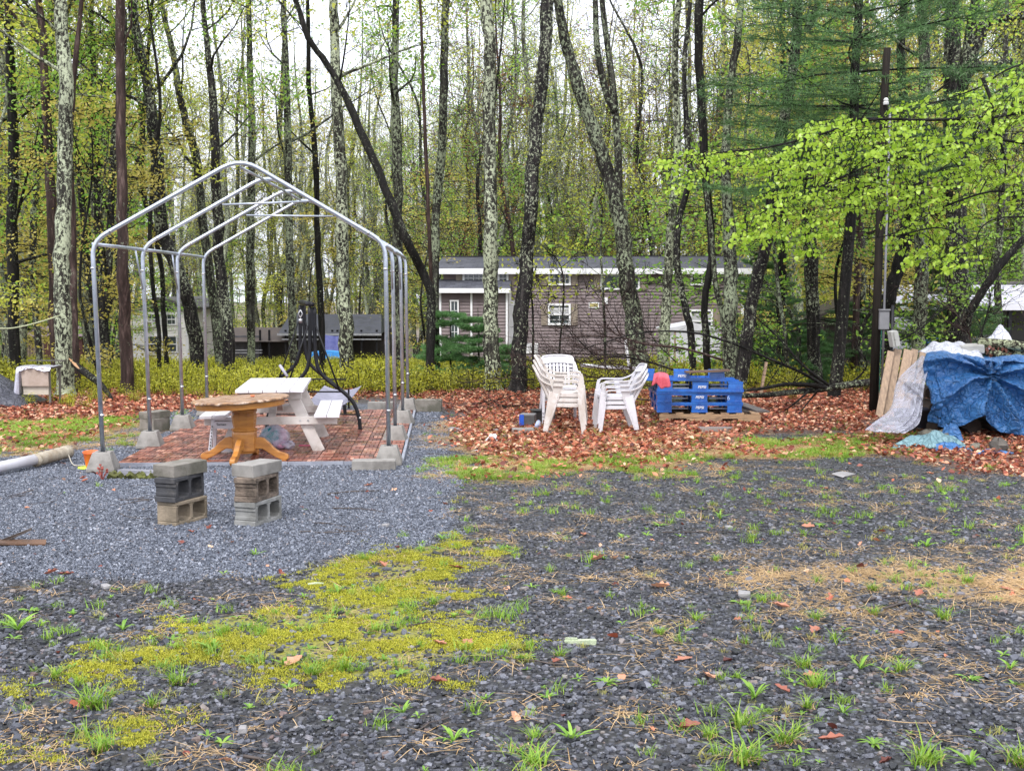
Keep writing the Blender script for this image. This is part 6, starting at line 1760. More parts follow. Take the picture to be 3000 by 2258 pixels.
brush_lines = [
 ([(2120, 1055), (2000, 1020), (1900, 1010), (1820, 990), (1700, 985), (1620, 1000)], 21.0, .022),
 ([(2050, 1110), (1900, 1060), (1800, 1045), (1700, 1060), (1580, 1030)], 20.6, .018),
 ([(1990, 1120), (1880, 1100), (1750, 1115), (1600, 1110), (1400, 1125)], 20.2, .016),
 ([(1960, 1180), (1850, 1165), (1760, 1150), (1620, 1190)], 19.6, .014),
 ([(1720, 1140), (1600, 1130), (1500, 1160), (1380, 1185)], 19.8, .012),
 ([(1700, 1200), (1560, 1185), (1420, 1200)], 19.4, .010),
 ([(1900, 1080), (1830, 1000), (1790, 930), (1770, 880)], 21.2, .014),
 ([(1780, 1080), (1700, 1000), (1660, 950)], 21.4, .012),
 ([(1980, 1060), (1920, 1000), (1880, 930)], 21.3, .012),
 ([(2000, 1150), (1900, 1130), (1800, 1120), (1700, 1180)], 19.5, .012),
 ([(1880, 1040), (1760, 1040), (1660, 1035), (1600, 1060), (1540, 1050)], 21.8, .012),
]
bpile = thing('brush_pile', 'tangle of cut bare branches in front of the trailer between the chairs and pallets', 'brush pile', (P(1800, 1100, 20.5).x, 20.5, 0))
for i, (l, Y, r_) in enumerate(brush_lines):
    obj('branch', branchy(l, Y, r_, r_ * .35, 40 + i, 12, 1.1, 1), BK['dark'] if i % 3 else BK['red'], bpile, world=True, smooth=True)
rng_b = np.random.default_rng(9)
for i in range(14):
    x0, y0 = rng_b.uniform(1560, 1990), rng_b.uniform(1020, 1130)
    x1, y1 = x0 - rng_b.uniform(60, 220), y0 + rng_b.uniform(-90, 40)
    obj('branch', branchy([(x0, y0), ((x0 + x1) / 2, (y0 + y1) / 2 + rng_b.normal() * 15), (x1, y1)], rng_b.uniform(20, 22), .009, .004, 60 + i, 9, .9, 1), BK['red'], bpile, world=True, smooth=True)
obj('twigs', branchy([(2560, 1080), (2620, 1010), (2700, 960), (2780, 900), (2860, 930), (2880, 1000)], 19.5, .014, .006, 90, 16, 1.3, 1), BK['dark'], thing('bare_shrub', 'leafless twiggy shrub rising behind the leaning planks and tarp', 'shrub', (P(2680, 1000, 19.5).x, 19.5, 0)), world=True, smooth=True)
sb = thing('bare_shrub', 'leafless twiggy shrub behind the lichened logs at the right', 'shrub', (P(2840, 1000, 20.5).x, 20.5, 0))
obj('twigs', branchy([(2850, 1060), (2840, 980), (2800, 920), (2760, 880)], 20.5, .016, .006, 91, 18, 1.2, 1), BK['red'], sb, world=True, smooth=True)
obj('twigs', branchy([(2850, 1060), (2880, 960), (2900, 880), (2890, 800)], 20.7, .016, .006, 92, 16, 1.2, 1), BK['dark'], sb, world=True, smooth=True)
a, b = P(1702, 1070, 22.3), P(1885, 1080, 22.6)
single('white_pole', 'white plastic pole lying level behind the chair stacks', 'pole', MB().tube([a, a.lerp(b, .5) + Vector((0, 0, -.01)), b], 0.033, 8), M_trim, smooth=True)
a, b = P(1832, 995, 24.0), P(1844, 1082, 24.0)
single('white_stake', 'leaning white stake near the forked trunk before the trailer', 'stake', MB().beam(a, b, 0.05, 0.05), M_trim)
a, b = P(2228, 1160, 22.5), P(2245, 1060, 22.5)
single('wood_stake', 'split tan stake standing in leaves right of the blue pallets', 'stake', MB().beam((a.x, a.y, 0), b, 0.09, 0.04), M_lumber)

# ================================================================ utility pole with meter boxes
up_b = P(2558, 1207, 19.3); up_t = P(2590, 300, 19.3)
pole = thing('utility_pole', 'dark wooden utility pole with conduit and grey meter boxes left of the tarp pile', 'utility pole', (up_b.x, 19.3, 0))
ub = Vector((up_b.x, 19.3, -0.3)); ut = up_t.copy()
M_pole = pm('wet_pole', (0.014, 0.012, 0.010), (0.028, 0.023, 0.019), 5, 0.8, 0.5, 30, stretch=(6, 6, .6), spec=0.1)
obj('shaft', MB().tube([ub, ub.lerp(ut, .5), ut, ut + Vector((.03, 0, .8))], [.070, .064, .058, .055], 14), M_pole, pole, world=True, smooth=True)
obj('conduit', MB().tube([Vector((ub.x + .10, 19.22, 0.0)), Vector((ub.x + .10, 19.22, 0.0)).lerp(ut + Vector((.07, -.08, 0)), .98)], 0.018, 8), pm('grey_conduit', (0.20, 0.20, 0.21)), pole, world=True, smooth=True)
obj('ground_wire', MB().tube([Vector((ub.x + .055, 19.2, 0.0)), Vector((ub.x + .07, 19.2, 1.3))], 0.006, 6), pm('green_wire', (0.01, 0.12, 0.08)), pole, world=True)
bx1 = P(2583, 937, 19.3)
mbx = obj('meter_box', MB().box((bx1.x + .01, 19.24, bx1.z), (0.15, 0.12, 0.29)), pm('meter_grey', (0.22, 0.22, 0.23), (0.17, 0.17, 0.18), 4, 0.5), pole, world=True, bevel=0.01)
obj('meter_hood', MB().box((bx1.x + .01, 19.235, bx1.z + .155), (0.165, 0.15, 0.02)), pm('meter_grey', (0.33, 0.33, 0.34)), pole, world=True)
# second box on its own post
ep = thing('electric_box_post', 'tilted pale utility box on a short dark post just right of the utility pole', 'utility box', (P(2615, 1060, 18.9).x, 18.9, 0))
e1 = P(2617, 992, 18.9)
obj('box', MB().box(e1, (0.10, 0.12, 0.24), (0, R(-12), R(12))), pm('box_pale', (0.42, 0.42, 0.40), (0.33, 0.33, 0.31), 4, 0.5), ep, world=True, bevel=0.006)
obj('cover', MB().box(e1 + Vector((.035, -.065, 0)), (0.07, 0.012, 0.22), (0, R(-12), R(12))), pm('box_pale', (0.42, 0.42, 0.40)), ep, world=True)
obj('post', MB().tube([(e1.x, 18.97, 0), (e1.x, 18.97, e1.z + .5)], 0.022, 8), M_black_metal, ep, world=True, smooth=True)
wa = P(2588, 345, 19.3)
single('service_cable', 'black cable sagging from the utility pole top to the right', 'cable', MB().tube([wa + (P(3300, 300, 17.5) - wa) * t + Vector((0, 0, -.35 * 4 * t * (1 - t))) for t in [k / 14 for k in range(15)]], 0.009, 6), M_black_metal, smooth=True)
single('service_cable', 'black cable running left from the utility pole into the woods', 'cable', MB().tube([wa + (P(1000, 120, 60) - wa) * t + Vector((0, 0, -1.2 * 4 * t * (1 - t))) for t in [k / 20 for k in range(21)]], 0.010, 6), M_black_metal, smooth=True)
ins = obj('insulator', MB().lathe([(0, 0), (.04, 0), (.045, .03), (.03, .05), (.04, .07), (.02, .1), (0, .1)], 10, (0, 0, 0)), pm('porcelain', (0.6, 0.6, 0.58)), pole); ins.location = (ut.x - up_b.x, -0.1, ut.z - 0.05)

# ================================================================ leaning planks
pls = [((2574, 1206), (2610, 1030), 'leftmost narrow tan plank leaning against the tarp covered pile', .10, -.10),
       ((2596, 1212), (2630, 1024), 'second leaning plank with a bright fresh edge', .12, 0.0),
       ((2622, 1222), (2662, 1026), 'widest pale leaning plank beside the clear plastic sheet', .14, .02),
       ((2652, 1190), (2680, 1024), 'grey brown leaning plank just behind the clear plastic sheet', .10, .08),
       ((2676, 1180), (2704, 1026), 'dark narrow leaning plank mostly hidden by the clear sheet', .09, .12)]
for (a, b, lab, w, dy) in pls:
    p0 = P(a[0], a[1], 18.5 + dy); p0.z = 0.0; p1 = P(b[0], b[1], 19.0 + dy)
    o = single('leaning_plank', lab, 'plank', MB().beam((0, 0, 0), p1 - p0, w, 0.038, up=(0, -1, .4)), M_lumber, p0, group='planks leaning on the pile')
    md = o.modifiers.new('bevel', 'BEVEL'); md.width = 0.003

# ================================================================ tarp covered pile
def tarp_mat(name, c1, c2):
    m, nt, o = new_mat(name)
    v = coords(nt, 'World')
    n1 = noise(nt, v, 3.0, 6, 0.7, 0.5)
    vo = N(nt, 'ShaderNodeTexVoronoi'); vo.feature = 'DISTANCE_TO_EDGE'; vo.inputs['Scale'].default_value = 11.0
    dv = N(nt, 'ShaderNodeVectorMath', operation='ADD'); nt.links.new(v, dv.inputs[0])
    nz = N(nt, 'ShaderNodeTexNoise'); nz.inputs['Scale'].default_value = 5; nt.links.new(v, nz.inputs['Vector'])
    sc = N(nt, 'ShaderNodeVectorMath', operation='SCALE'); nt.links.new(nz.outputs['Color'], sc.inputs[0]); sc.inputs['Scale'].default_value = 0.22
    nt.links.new(sc.outputs[0], dv.inputs[1]); nt.links.new(dv.outputs[0], vo.inputs['Vector'])
    cr = ramp(nt, vo.outputs['Distance'], [(0.0, 0.0), (0.12, 0.8), (0.4, 1.0)])
    h = mth(nt, 'ADD', mth(nt, 'MULTIPLY', cr, 0.55), mth(nt, 'MULTIPLY', n1, 2.0))
    h = mth(nt, 'ADD', h, mth(nt, 'MULTIPLY', noise(nt, v, 26, 4, 0.6), 0.35))
    col = ramp(nt, n1, [(0.35, c1), (0.68, c2)])
    principled(nt, o, col, 0.32, 0, 0.55, h, 1.0, 0.028)
    return m
M_tarp = tarp_mat('blue_tarp', (0.022, 0.10, 0.29), (0.05, 0.185, 0.43))
M_tarp_lt = tarp_mat('faded_green_tarp', (0.12, 0.24, 0.28), (0.20, 0.33, 0.36))
M_white_sheet = tarp_mat('white_sheet', (0.52, 0.53, 0.60), (0.62, 0.63, 0.68))
M_black_tarp = tarp_mat('black_tarp', (0.035, 0.037, 0.05), (0.06, 0.062, 0.08))
def tarp_surface(u, v):
    """u across from the left edge, v from the back of the top over the front edge down"""
    X = 5.27 + 2.9 * u + 0.46 * (1 - u) * max(0.0, 1 - v / 0.36)
    tv = 0.36
    top_z = 0.99 + 0.05 * math.sin(u * 5 + 1) - 0.05 * max(0, u - .5) + 0.03 * math.sin(u * 17)
    if v < tv:
        s = v / tv; y = 17.3 - 1.15 * s; z = top_z + 0.03 * math.sin(s * 6 + u * 9) * s
        if s > .8: z -= 0.03 * (s - .8) / .2
    else:
        s = (v - tv) / (1 - tv)
        drop = 0.89 - 0.24 * math.exp(-((u - 0.21) / 0.055) ** 2) - 0.12 * math.exp(-((u - .56) / .06) ** 2) + 0.02 * math.sin(u * 31)
        if u < 0.09: drop = 0.80 + .08 * u / .09
        bul = 0.30 + 0.10 * math.sin(u * 7.0)
        y = 16.15 - bul * math.sin(s * 1.45) - 0.25 * s * max(0, u - .3)
        # pinch point and radiating folds
        pu, ps = 0.30, 0.16
        du, ds = (u - pu) * 3.0, (s - ps) * 0.9
        a = math.atan2(ds, du); r = math.hypot(du, ds)
        fold = (abs(math.sin(a * 4.5 + 0.6)) ** 0.7 - 0.5) * 0.26 + (abs(math.sin(a * 11)) - .5) * .06 * min(1, r) * (1 - math.exp(-r * 2.2)) * (1 if s > .05 else 0)
        y += fold
        y += 0.05 * math.sin(u * 46 + s * 3) * s * s + 0.03 * math.sin(u * 80 - s * 6) * s
        z = top_z - 0.03 - drop * s - 0.02 * math.sin(u * 23 + s * 5) * s
        X += 0.05 * math.sin(s * 5 + u * 11) * s
    X += (v - 0.3) * (0.10 if u < .05 else 0)
    n = float(fbm(X * 5, (y + z) * 5, 7, 4)) - .5; n2 = abs(float(fbm(X * 11, (y + z) * 11, 8, 3)) - .5)
    return (X, y - (0.13 * n - .12 * n2) * min(1, v * 3), z + 0.05 * n - .05 * n2)
tp = single('blue_tarp', 'large creased blue tarpaulin draped over the woodpile at the right', 'tarp', MB().grid(tarp_surface, 150, 90), M_tarp, smooth=True, solid=0.004)
for px, py, Y in ((2695, 1118, 16.0), (2717, 1300, 15.9)):
    pass
wpile = thing('wood_pile', 'dark heap of firewood and junk hidden beneath the blue tarp', 'wood pile', (6.7, 16.9, 0))
for k in range(26):
    r_ = random.uniform(.07, .11); row = k // 9; i = k % 9
    x = 5.45 + i * 0.29 + (row % 2) * .12 + random.uniform(-.03, .03)
    obj('log', MB().tube([(x, 16.35 + random.uniform(-.05, .1), .12 + row * .22), (x + random.uniform(-.04, .04), 17.25, .12 + row * .22)], [r_, r_ * .95], 9), pm('old_log', (0.05, 0.035, 0.028), (0.09, 0.065, 0.05), 8, 0.8), wpile, world=True, smooth=False)
# white sheet, foam box and lichened logs on top
def wsheet(u, v):
    x0 = P(2705, 1045, 17.2).x
    X = x0 + (P(2838, 1030, 17.2).x - x0) * u
    z = 1.03 + 0.14 * sstep(0.0, .35, u) * (1 - .55 * v) + 0.012 * math.sin(u * 22 + v * 8) - 0.10 * sstep(.55, 1, v)
    return (X + 0.04 * v, 17.45 - 0.75 * v, float(z))
single('white_sheet', 'white plastic sheet folded over the top left of the tarp pile', 'plastic sheet', MB().grid(wsheet, 24, 14), M_white_sheet, smooth=True, solid=0.004)
fb = P(2851, 1020, 17.0)
single('foam_box', 'grey white foam slab lying on the pile beside the white sheet', 'foam block', MB().box((0, 0, 0), (0.30, 0.5, 0.12)).box((0, 0, -.075), (0.26, 0.44, 0.03)), pm('dirty_foam', (0.40, 0.39, 0.36), (0.30, 0.29, 0.26), 6, 0.8), (fb.x, 17.15, 1.09), (0, R(-3), R(-8)), bevel=0.015)
M_lich_log = bark('bark_log_lichen', (0.035, 0.028, 0.02), (0.42, 0.45, 0.28), 0.50, 18, (1, 1, 1))
for (a, b, r_, lab) in (((2866, 1002), (3060, 1026), .062, 'thick log with bright lichen lying along the pile top'), ((2905, 1015), (3080, 1072), .055, 'shorter lichened log angled down over the tarp edge'), ((2875, 1030), (2960, 1050), .05, 'brown cut log end facing out below the lichened logs'), ((2960, 1040), (3060, 1075), .055, 'lichened round log nearest the right edge of the pile')):
    p, q = P(a[0], a[1], 17.15), P(b[0], b[1], 16.75)
    single('lichen_log', lab, 'log', MB().tube([Vector((0, 0, 0)), (q - p) * .5 + Vector((0, 0, .02)), q - p], [r_, r_ * 1.06, r_ * .9], 12), M_lich_log, p, smooth=True, group='logs on top of the pile')
rl_ = MB()
for k in range(26): rl_.box(P(random.uniform(2890, 2960), random.uniform(1015, 1058), 16.95), (.05, .04, .006), (random.random() * 3, random.random() * 3, random.random() * 3))
tag(obj('dead_leaves', rl_, pm('dead_red_leaf', (0.22, 0.08, 0.05), (0.12, 0.05, 0.035), 20)), kind='stuff')
def peak(u, v):
    a = P(2888, 1010, 17.6); x = a.x + 0.75 * u
    z = 1.14 + 0.32 * max(0, 1 - abs(u - .33) / .33) * (1 - v * .3) - 0.12 * u + 0.015 * math.sin(u * 30 + v * 5)
    return (x, 17.7 - .35 * v, z - .22 * v)
single('white_tarp', 'peaked white tarp rising behind the logs at the right edge', 'tarp', MB().grid(peak, 26, 8), M_white_sheet, smooth=True, solid=0.004)
# clear plastic sheet hanging down the left side over some pots
L0 = [P(2690, 1040, 16.9), P(2655, 1092, 16.6), P(2618, 1150, 16.2), P(2592, 1205, 15.9), P(2545, 1258, 15.5)]
R0 = [P(2725, 1050, 16.6), P(2712, 1110, 16.1), P(2706, 1170, 15.8), P(2690, 1240, 15.6), P(2652, 1266, 15.3)]
L0 = smooth_path(L0, 6); R0 = smooth_path(R0, 6)
def clear(u, v):
    i = v * (len(L0) - 1); k = min(len(L0) - 2, int(i)); t = i - k
    a = L0[k].lerp(L0[k + 1], t); b = R0[k].lerp(R0[k + 1], t)
    p = a.lerp(b, u)
    n = float(fbm(p.x * 5, p.z * 5 + u, 9, 4)) - .5
    p.y -= 0.16 * math.sin(u * math.pi) * (0.4 + v) - 0.34 * n + 0.03 * math.sin(u * 26 + v * 9)
    p.x += 0.12 * n + 0.05 * math.sin(v * 9 + 2) * (1 - u)
    p.z = max(p.z, 0.012 + .02 * (n + .5))
    return p
single('clear_sheet', 'wrinkled clear plastic sheet hanging between the leaning planks and blue tarp', 'plastic sheet', MB().grid(clear, 34, 60), film_mat('clear_sheet_film', (0.55, 0.55, 0.64), 0.40, 0.12, 8), smooth=True, solid=0.003)
q = P(2660, 1205, 16.35)
pt2 = thing('bucket', 'grey bucket seen dimly through the clear plastic sheet', 'bucket', (P(2655, 1200, 16.5).x, 16.5, 0.02))
obj('body', MB().lathe([(0, 0.0), (0.12, 0.0), (0.16, 0.28), (0.17, 0.28), (0.17, 0.31), (0.155, 0.31), (0.11, 0.03), (0, 0.03)], 20), pm('grey_bucket', (0.22, 0.21, 0.24)), pt2, smooth=True)
single('flower_pot', 'dark plastic pot behind the clear sheet next to the grey bucket', 'flower pot', MB().lathe([(0, 0.0), (0.09, 0.0), (0.13, 0.22), (0.14, 0.22), (0.14, 0.25), (0.12, 0.25), (0, 0.2)], 18), pm('dark_pot', (0.04, 0.04, 0.06)), (P(2697, 1180, 16.5).x, 16.45, 0.1), smooth=True)
# rocks and loose tarp ends at its foot
def rock(label, px, py, s, mat, z=0.0, seed=0, flat=.5):
    q = G(px, py, 0)
    o = single('rock', label, 'rock', blob(s, (0, 0, s * flat * .7), (1, .8, flat), amp=0.12, seed=seed, n=14), mat, (q.x, q.y, z), (0, 0, seed))
    return o
M_rock = pm('field_stone', (0.20, 0.18, 0.14), (0.11, 0.10, 0.08), 6, 0.8, 0.7)
rock('flat tan rock at the foot of the pile below the clear sheet', 2722, 1285, .17, M_rock, 0.02, 1, .35)
q = G(2762, 1298, 0)
single('rock', 'grey slab rock propped below the left end of the tarp', 'rock', MB().box((0, 0, 0.05), (0.36, 0.2, 0.06), (0, R(-18), R(15)), jit=.02), M_rock, (q.x, q.y + .1, 0.03), bevel=0.01)
rock('rounded dark boulder under the right part of the tarp', 2925, 1325, .12, pm('dark_rock', (0.09, 0.075, 0.06), (0.05, 0.045, 0.04), 6), 0.0, 2, .85)
rock('small dark rock deep under the tarp', 2860, 1318, .10, M_rock, 0, 4, .5)
def heap(u, v, w=.85, d=.5, h=.14, sd=1):
    a = (u - .5) * 2; b = (v - .5) * 2
    n = float(fbm(u * 5 + sd, v * 5, 13, 4))
    e = max(0, 1 - a * a - b * b * .8)
    k = 1.0 - .35 * abs(math.sin(math.atan2(b, a) * 2.5 + sd))
    return (a * w / 2 * k, b * d / 2 * k, 0.012 + h * e * (.35 + n) )
q = G(2735, 1318, 0)
single('tarp_scrap', 'faded green blue tarp scrap heaped on the leaves before the pile', 'tarp', MB().grid(lambda u, v: heap(u, v, .98, .62, .20, 1), 30, 20), M_tarp_lt, (q.x, q.y + .12, 0.0), (0, 0, R(-8)), smooth=True, solid=0.004)
single('tarp_scrap', 'bright blue folded tarp corner peeking out under the faded scrap', 'tarp', MB().grid(lambda u, v: heap(u, v, .62, .30, .09, 3), 20, 12), M_tarp, (q.x + .12, q.y - .10, 0.0), (0, 0, R(-12)), smooth=True, solid=0.004)
q = G(2795, 1300, 0)
single('tarp_scrap', 'twisted bright blue tarp end hanging beside the slab rock', 'tarp', MB().grid(lambda u, v: heap(u, v, .34, .26, .26, 5), 18, 12), M_tarp, (q.x + .02, q.y + .15, 0.0), smooth=True, solid=0.004)
q = G(2905, 1330, 0)
single('tarp_scrap', 'thin blue tarp strip lying flat on leaves before the boulder', 'tarp', MB().grid(lambda u, v: heap(u, v, .60, .12, .05, 7), 18, 8), M_tarp, (q.x, q.y - .02, 0.0), (0, 0, R(3)), smooth=True, solid=0.004)

# ================================================================ left edge things
q = G(100, 1190, 0)
dx = q.x
ft_ = thing('wrapped_table', 'small folding table with a tan board and foil like plastic hanging over its side', 'folding table', (dx, q.y + .1, 0), R(-4))
obj('table_board', MB().box((0.02, 0.12, 0.62), (0.56, 0.50, 0.03)), M_grey_board, ft_)
obj('tan_board', MB().box((0.06, -0.15, 0.48), (0.44, 0.02, 0.30), (R(4), 0, 0), jit=.004), pm('tan_pad', (0.42, 0.34, 0.29), (0.34, 0.27, 0.22), 9, 0.9), ft_)
obj('lower_board', MB().box((0.05, -0.10, 0.27), (0.42, 0.02, 0.16)), pm('pale_pad', (0.46, 0.41, 0.34), (0.38, 0.33, 0.27), 6), ft_)
for xx in (-0.2, 0.27): obj('leg', MB().box((xx, -0.08, 0.30), (0.03, 0.03, 0.60)), pm('leg_grey', (0.16, 0.15, 0.13)), ft_); 
obj('leg', MB().box((0.27, 0.3, 0.30), (0.03, 0.03, 0.60)), pm('leg_grey', (0.16, 0.15, 0.13)), ft_)
obj('rack_rail', MB().box((0.05, 0.30, 0.72), (0.62, 0.02, 0.02)), pm('rail_rust', (0.08, 0.07, 0.06)), ft_)
def foil(u, v):
    if v < .35: s = v / .35; return (-0.24 + .56 * u, 0.3 - .46 * s, 0.645 + .008 * math.sin(u * 14 + s * 4))
    s = (v - .35) / .65
    ln = 0.05 + 0.03 * math.sin(u * 9) + (0.68 if u < .17 else 0.0)
    return (-0.24 + .56 * u - .07 * s * (1 - u), -0.17 - .02 * math.sin(u * 30) - .03 * s, 0.64 - ln * s * .85)
obj('foil_sheet', MB().grid(foil, 36, 18), pm('silver_film', (0.55, 0.55, 0.62), (0.42, 0.42, 0.50), 8, 0.25, 0.8, 14, metal=0.3), ft_, smooth=True)
q = G(30, 1195, 0)
single('black_tarp', 'low heap under a black tarp at the left edge', 'tarp', MB().grid(lambda u, v: ((u - .5) * 1.5, (v - .5) * 1.2, 0.02 + 0.62 * max(0, math.sin(min(1, (1 - u) * 1.25) * 1.75)) * math.sin(v * math.pi) ** .6 * (1 - .15 * float(fbm(u * 6, v * 6, 3)))), 34, 26), M_black_tarp, (q.x - .45, q.y + .5, 0.0), smooth=True, solid=0.004)
a = P(205, 1053, 22.0); b = G(335, 1178, 0)
bl = thing('broken_limb', 'broken dark limb with a torn tan end propped against the left trunks', 'fallen limb', (b.x, b.y, 0))
obj('limb', MB().tube(smooth_path([b, Vector((b.x, b.y, 0)).lerp(a, .35) + Vector((.04, 0, .04)), Vector((b.x, b.y, 0)).lerp(a, .7) + Vector((0, 0, .02)), a.lerp(b, .08)], 4), [.025, .03, .04, .045, .05, .055, .06, .06, .065, .06, .06, .055, .05], 9), BK['dark'], bl, world=True, smooth=True)
obj('torn_wood', MB().tube([a.lerp(b, -.02), a.lerp(b, .15) + Vector((0, -.05, .02)), a.lerp(b, .32) + Vector((0, -.06, .02))], [.012, .03, .010], 6), pm('torn_tan', (0.45, 0.26, 0.13)), bl, world=True)
single('clothes_line', 'pale line sagging from the left edge to the thick lichened trunk', 'line', MB().tube(smooth_path([P(-150, 948, 20.5), P(0, 962, 20.8), P(60, 957, 21.1), P(120, 942, 21.5), P(176, 924, 21.9)], 4), 0.012, 6), pm('pale_green_line', (0.45, 0.48, 0.30)), smooth=True)
q = G(300, 1408, 0)
rp2 = thing('red_seedling', 'tiny bare red stemmed seedling in front of the front left pier', 'seedling', (q.x, q.y, 0))
rs_ = MB(); rgs = np.random.default_rng(3)
for k in range(9):
    a_ = rgs.uniform(0, 6.28); h_ = rgs.uniform(.06, .17)
    rs_.tube([(0, 0, 0), (math.cos(a_) * .02, math.sin(a_) * .02, h_ * .5), (math.cos(a_) * .05, math.sin(a_) * .04, h_)], .0035, 4)
    rs_.box((math.cos(a_) * .05, math.sin(a_) * .04, h_), (.018, .012, .02), (a_, a_, a_))
obj('stems', rs_, pm('red_stem', (0.30, 0.06, 0.04)), rp2)
# ================================================================ ground cover
def chip_mesh(name, seed, mat, flat=0.35):
    rng = np.random.default_rng(seed)
    n = rng.integers(5, 8); V = []; 
    an = np.sort(rng.uniform(0, 6.28, n)); 
    r = rng.uniform(.36, .58, n)
    for z, s in ((-.5 * flat, .9), (.5 * flat, .8)):
        for k in range(n): V.append((math.cos(an[k]) * r[k] * s, math.sin(an[k]) * r[k] * s * .75, z * rng.uniform(.6, 1.1)))
    Fc = [tuple(range(n - 1, -1, -1)), tuple(range(n, 2 * n))] + [(k, (k + 1) % n, n + (k + 1) % n, n + k) for k in range(n)]
    me = bpy.data.meshes.new(name); me.from_pydata(V, [], Fc); me.materials.append(mat); me.update()
    return me
def stone_mat(name, stops, rough):
    m, nt, o = new_mat(name)
    oi = N(nt, 'ShaderNodeObjectInfo')
    col = ramp(nt, oi.outputs['Random'], stops)
    n1 = noise(nt, coords(nt, 'Object'), 2.5, 4, 0.7)
    col = mixc(nt, 1.0, col, ramp(nt, n1, [(0.3, 0.7), (0.7, 1.25)]), 'MULTIPLY')
    r2 = mth(nt, 'FRACT', mth(nt, 'MULTIPLY', oi.outputs['Random'], 37.0))
    principled(nt, o, col, ramp(nt, r2, [(0, rough - .12), (1, rough + .2)]), 0, 0.6, n1, .4, .05)
    return m
M_slate = stone_mat('wet_slate', [(0, (0.006, 0.007, 0.009)), (.4, (0.026, 0.028, 0.037)), (.75, (0.082, 0.087, 0.110)), (.93, (0.19, 0.195, 0.225)), (.97, (0.12, 0.075, 0.065)), (1, (0.24, 0.22, 0.20))], 0.34)
M_pad = stone_mat('blue_gravel', [(0, (0.045, 0.052, 0.07)), (.5, (0.105, 0.12, 0.155)), (.85, (0.20, 0.22, 0.27)), (.98, (0.32, 0.34, 0.39)), (1, (0.30, 0.22, 0.18))], 0.38)
rng = np.random.default_rng(11)
def sample(n, x0, x1, y0, y1, fn, inview=True):
    """random ground points kept with probability fn(x, y)"""
    x = rng.uniform(x0, x1, n); y = rng.uniform(y0, y1, n)
    m = (np.abs(x) < 0.43 * y + 0.8) if inview else np.ones(n, bool)
    x, y = x[m], y[m]
    k = rng.random(len(x)) < fn(x, y)
    x, y = x[k], y[k]
    return x, y
cP, sP = math.cos(-PAT_R), math.sin(-PAT_R)
def off_patio(x, y):
    u = (x - pat_o.x) * cP - (y - pat_o.y) * sP; v = (x - pat_o.x) * sP + (y - pat_o.y) * cP
    return ~((u > -.03) & (u < PNX * TS + .06) & (v > -.06) & (v < PNY * TS + .03))
def rots(n, tilt): r = np.zeros((n, 3)); r[:, :2] = rng.normal(size=(n, 2)) * tilt; r[:, 2] = rng.uniform(0, 6.28, n); return r
# coarse slate
def f_slate(x, y):
    pad, moss, lit, straw, grass, forest = zone_fields(x, y)
    return np.clip((1 - pad) * (1 - .55 * moss) * (1 - .9 * lit) * (1 - .5 * straw) * np.clip((17 - y) / 9, .16, 1) * (0.65 + 0.6 * fbm(x * 1.7, y * 1.7, 51)), 0, 1)
x, y = sample(470000, -9, 9, 4.3, 20, f_slate)
k = off_patio(x, y); x, y = x[k], y[k]; n = len(x)
sc = rng.lognormal(-3.62, .40, n) * np.clip(.92 - .04 * (y - 6), .62, .92); sc = np.clip(sc, .012, .075)
scatter('slate_gravel', [proto('slate_chip_%d' % i, chip_mesh('slate_chip_%d' % i, i, M_slate)) for i in range(6)], np.stack([x, y, gz(x, y) + sc * .10], 1), rots(n, .28), sc, rng.integers(0, 6, n))
# fine blue gravel
x, y = sample(480000, -7, 0, 7.8, 19.8, lambda x, y: zone_fields(x, y)[0] * np.clip((26 - y) / 12, .4, 1))
k = off_patio(x, y); x, y = x[k], y[k]; n = len(x)
sc = np.clip(rng.lognormal(-3.98, .28, n), .01, .04)
scatter('blue_gravel', [proto('gravel_chip_%d' % i, chip_mesh('gravel_chip_%d' % i, 20 + i, M_pad, .6)) for i in range(5)], np.stack([x, y, gz(x, y) + sc * .22], 1), rots(n, .5), sc, rng.integers(0, 5, n))

# dead leaves
def dead_leaf_mesh(name, seed, mat, lobed=True):
    r_ = np.random.default_rng(seed)
    out = []
    m = 6
    for s in (1, -1):
        for k in range(m + 1):
            t = k / m
            w = (0.30 * math.sin(math.pi * min(1, t * 1.05)) + .02) * (1.0 if (k % 2 or not lobed) else .55)
            out.append((t, s * w))
    V = []; curl = r_.uniform(.5, 2.2); tw = r_.normal() * .8
    mid = [(k / m - .5, 0, .10 * curl * ((k / m - .5) ** 2) * 2) for k in range(m + 1)]
    V += mid
    for s in (1, -1):
        for k in range(m + 1):
            t, w = out[k if s == 1 else m + 1 + k]
            V.append((t - .5, w, mid[k][2] + abs(w) * curl * .45 + w * tw * .3 + r_.normal() * .02))
    Fc = []
    for s in (0, 1):
        o_ = (m + 1) * (1 + s)
        for k in range(m): Fc.append((k, k + 1, o_ + k + 1, o_ + k) if s == 0 else (k + 1, k, o_ + k, o_ + k + 1))
    me = bpy.data.meshes.new(name); me.from_pydata(V, [], Fc); me.materials.append(mat); me.update()
    return me
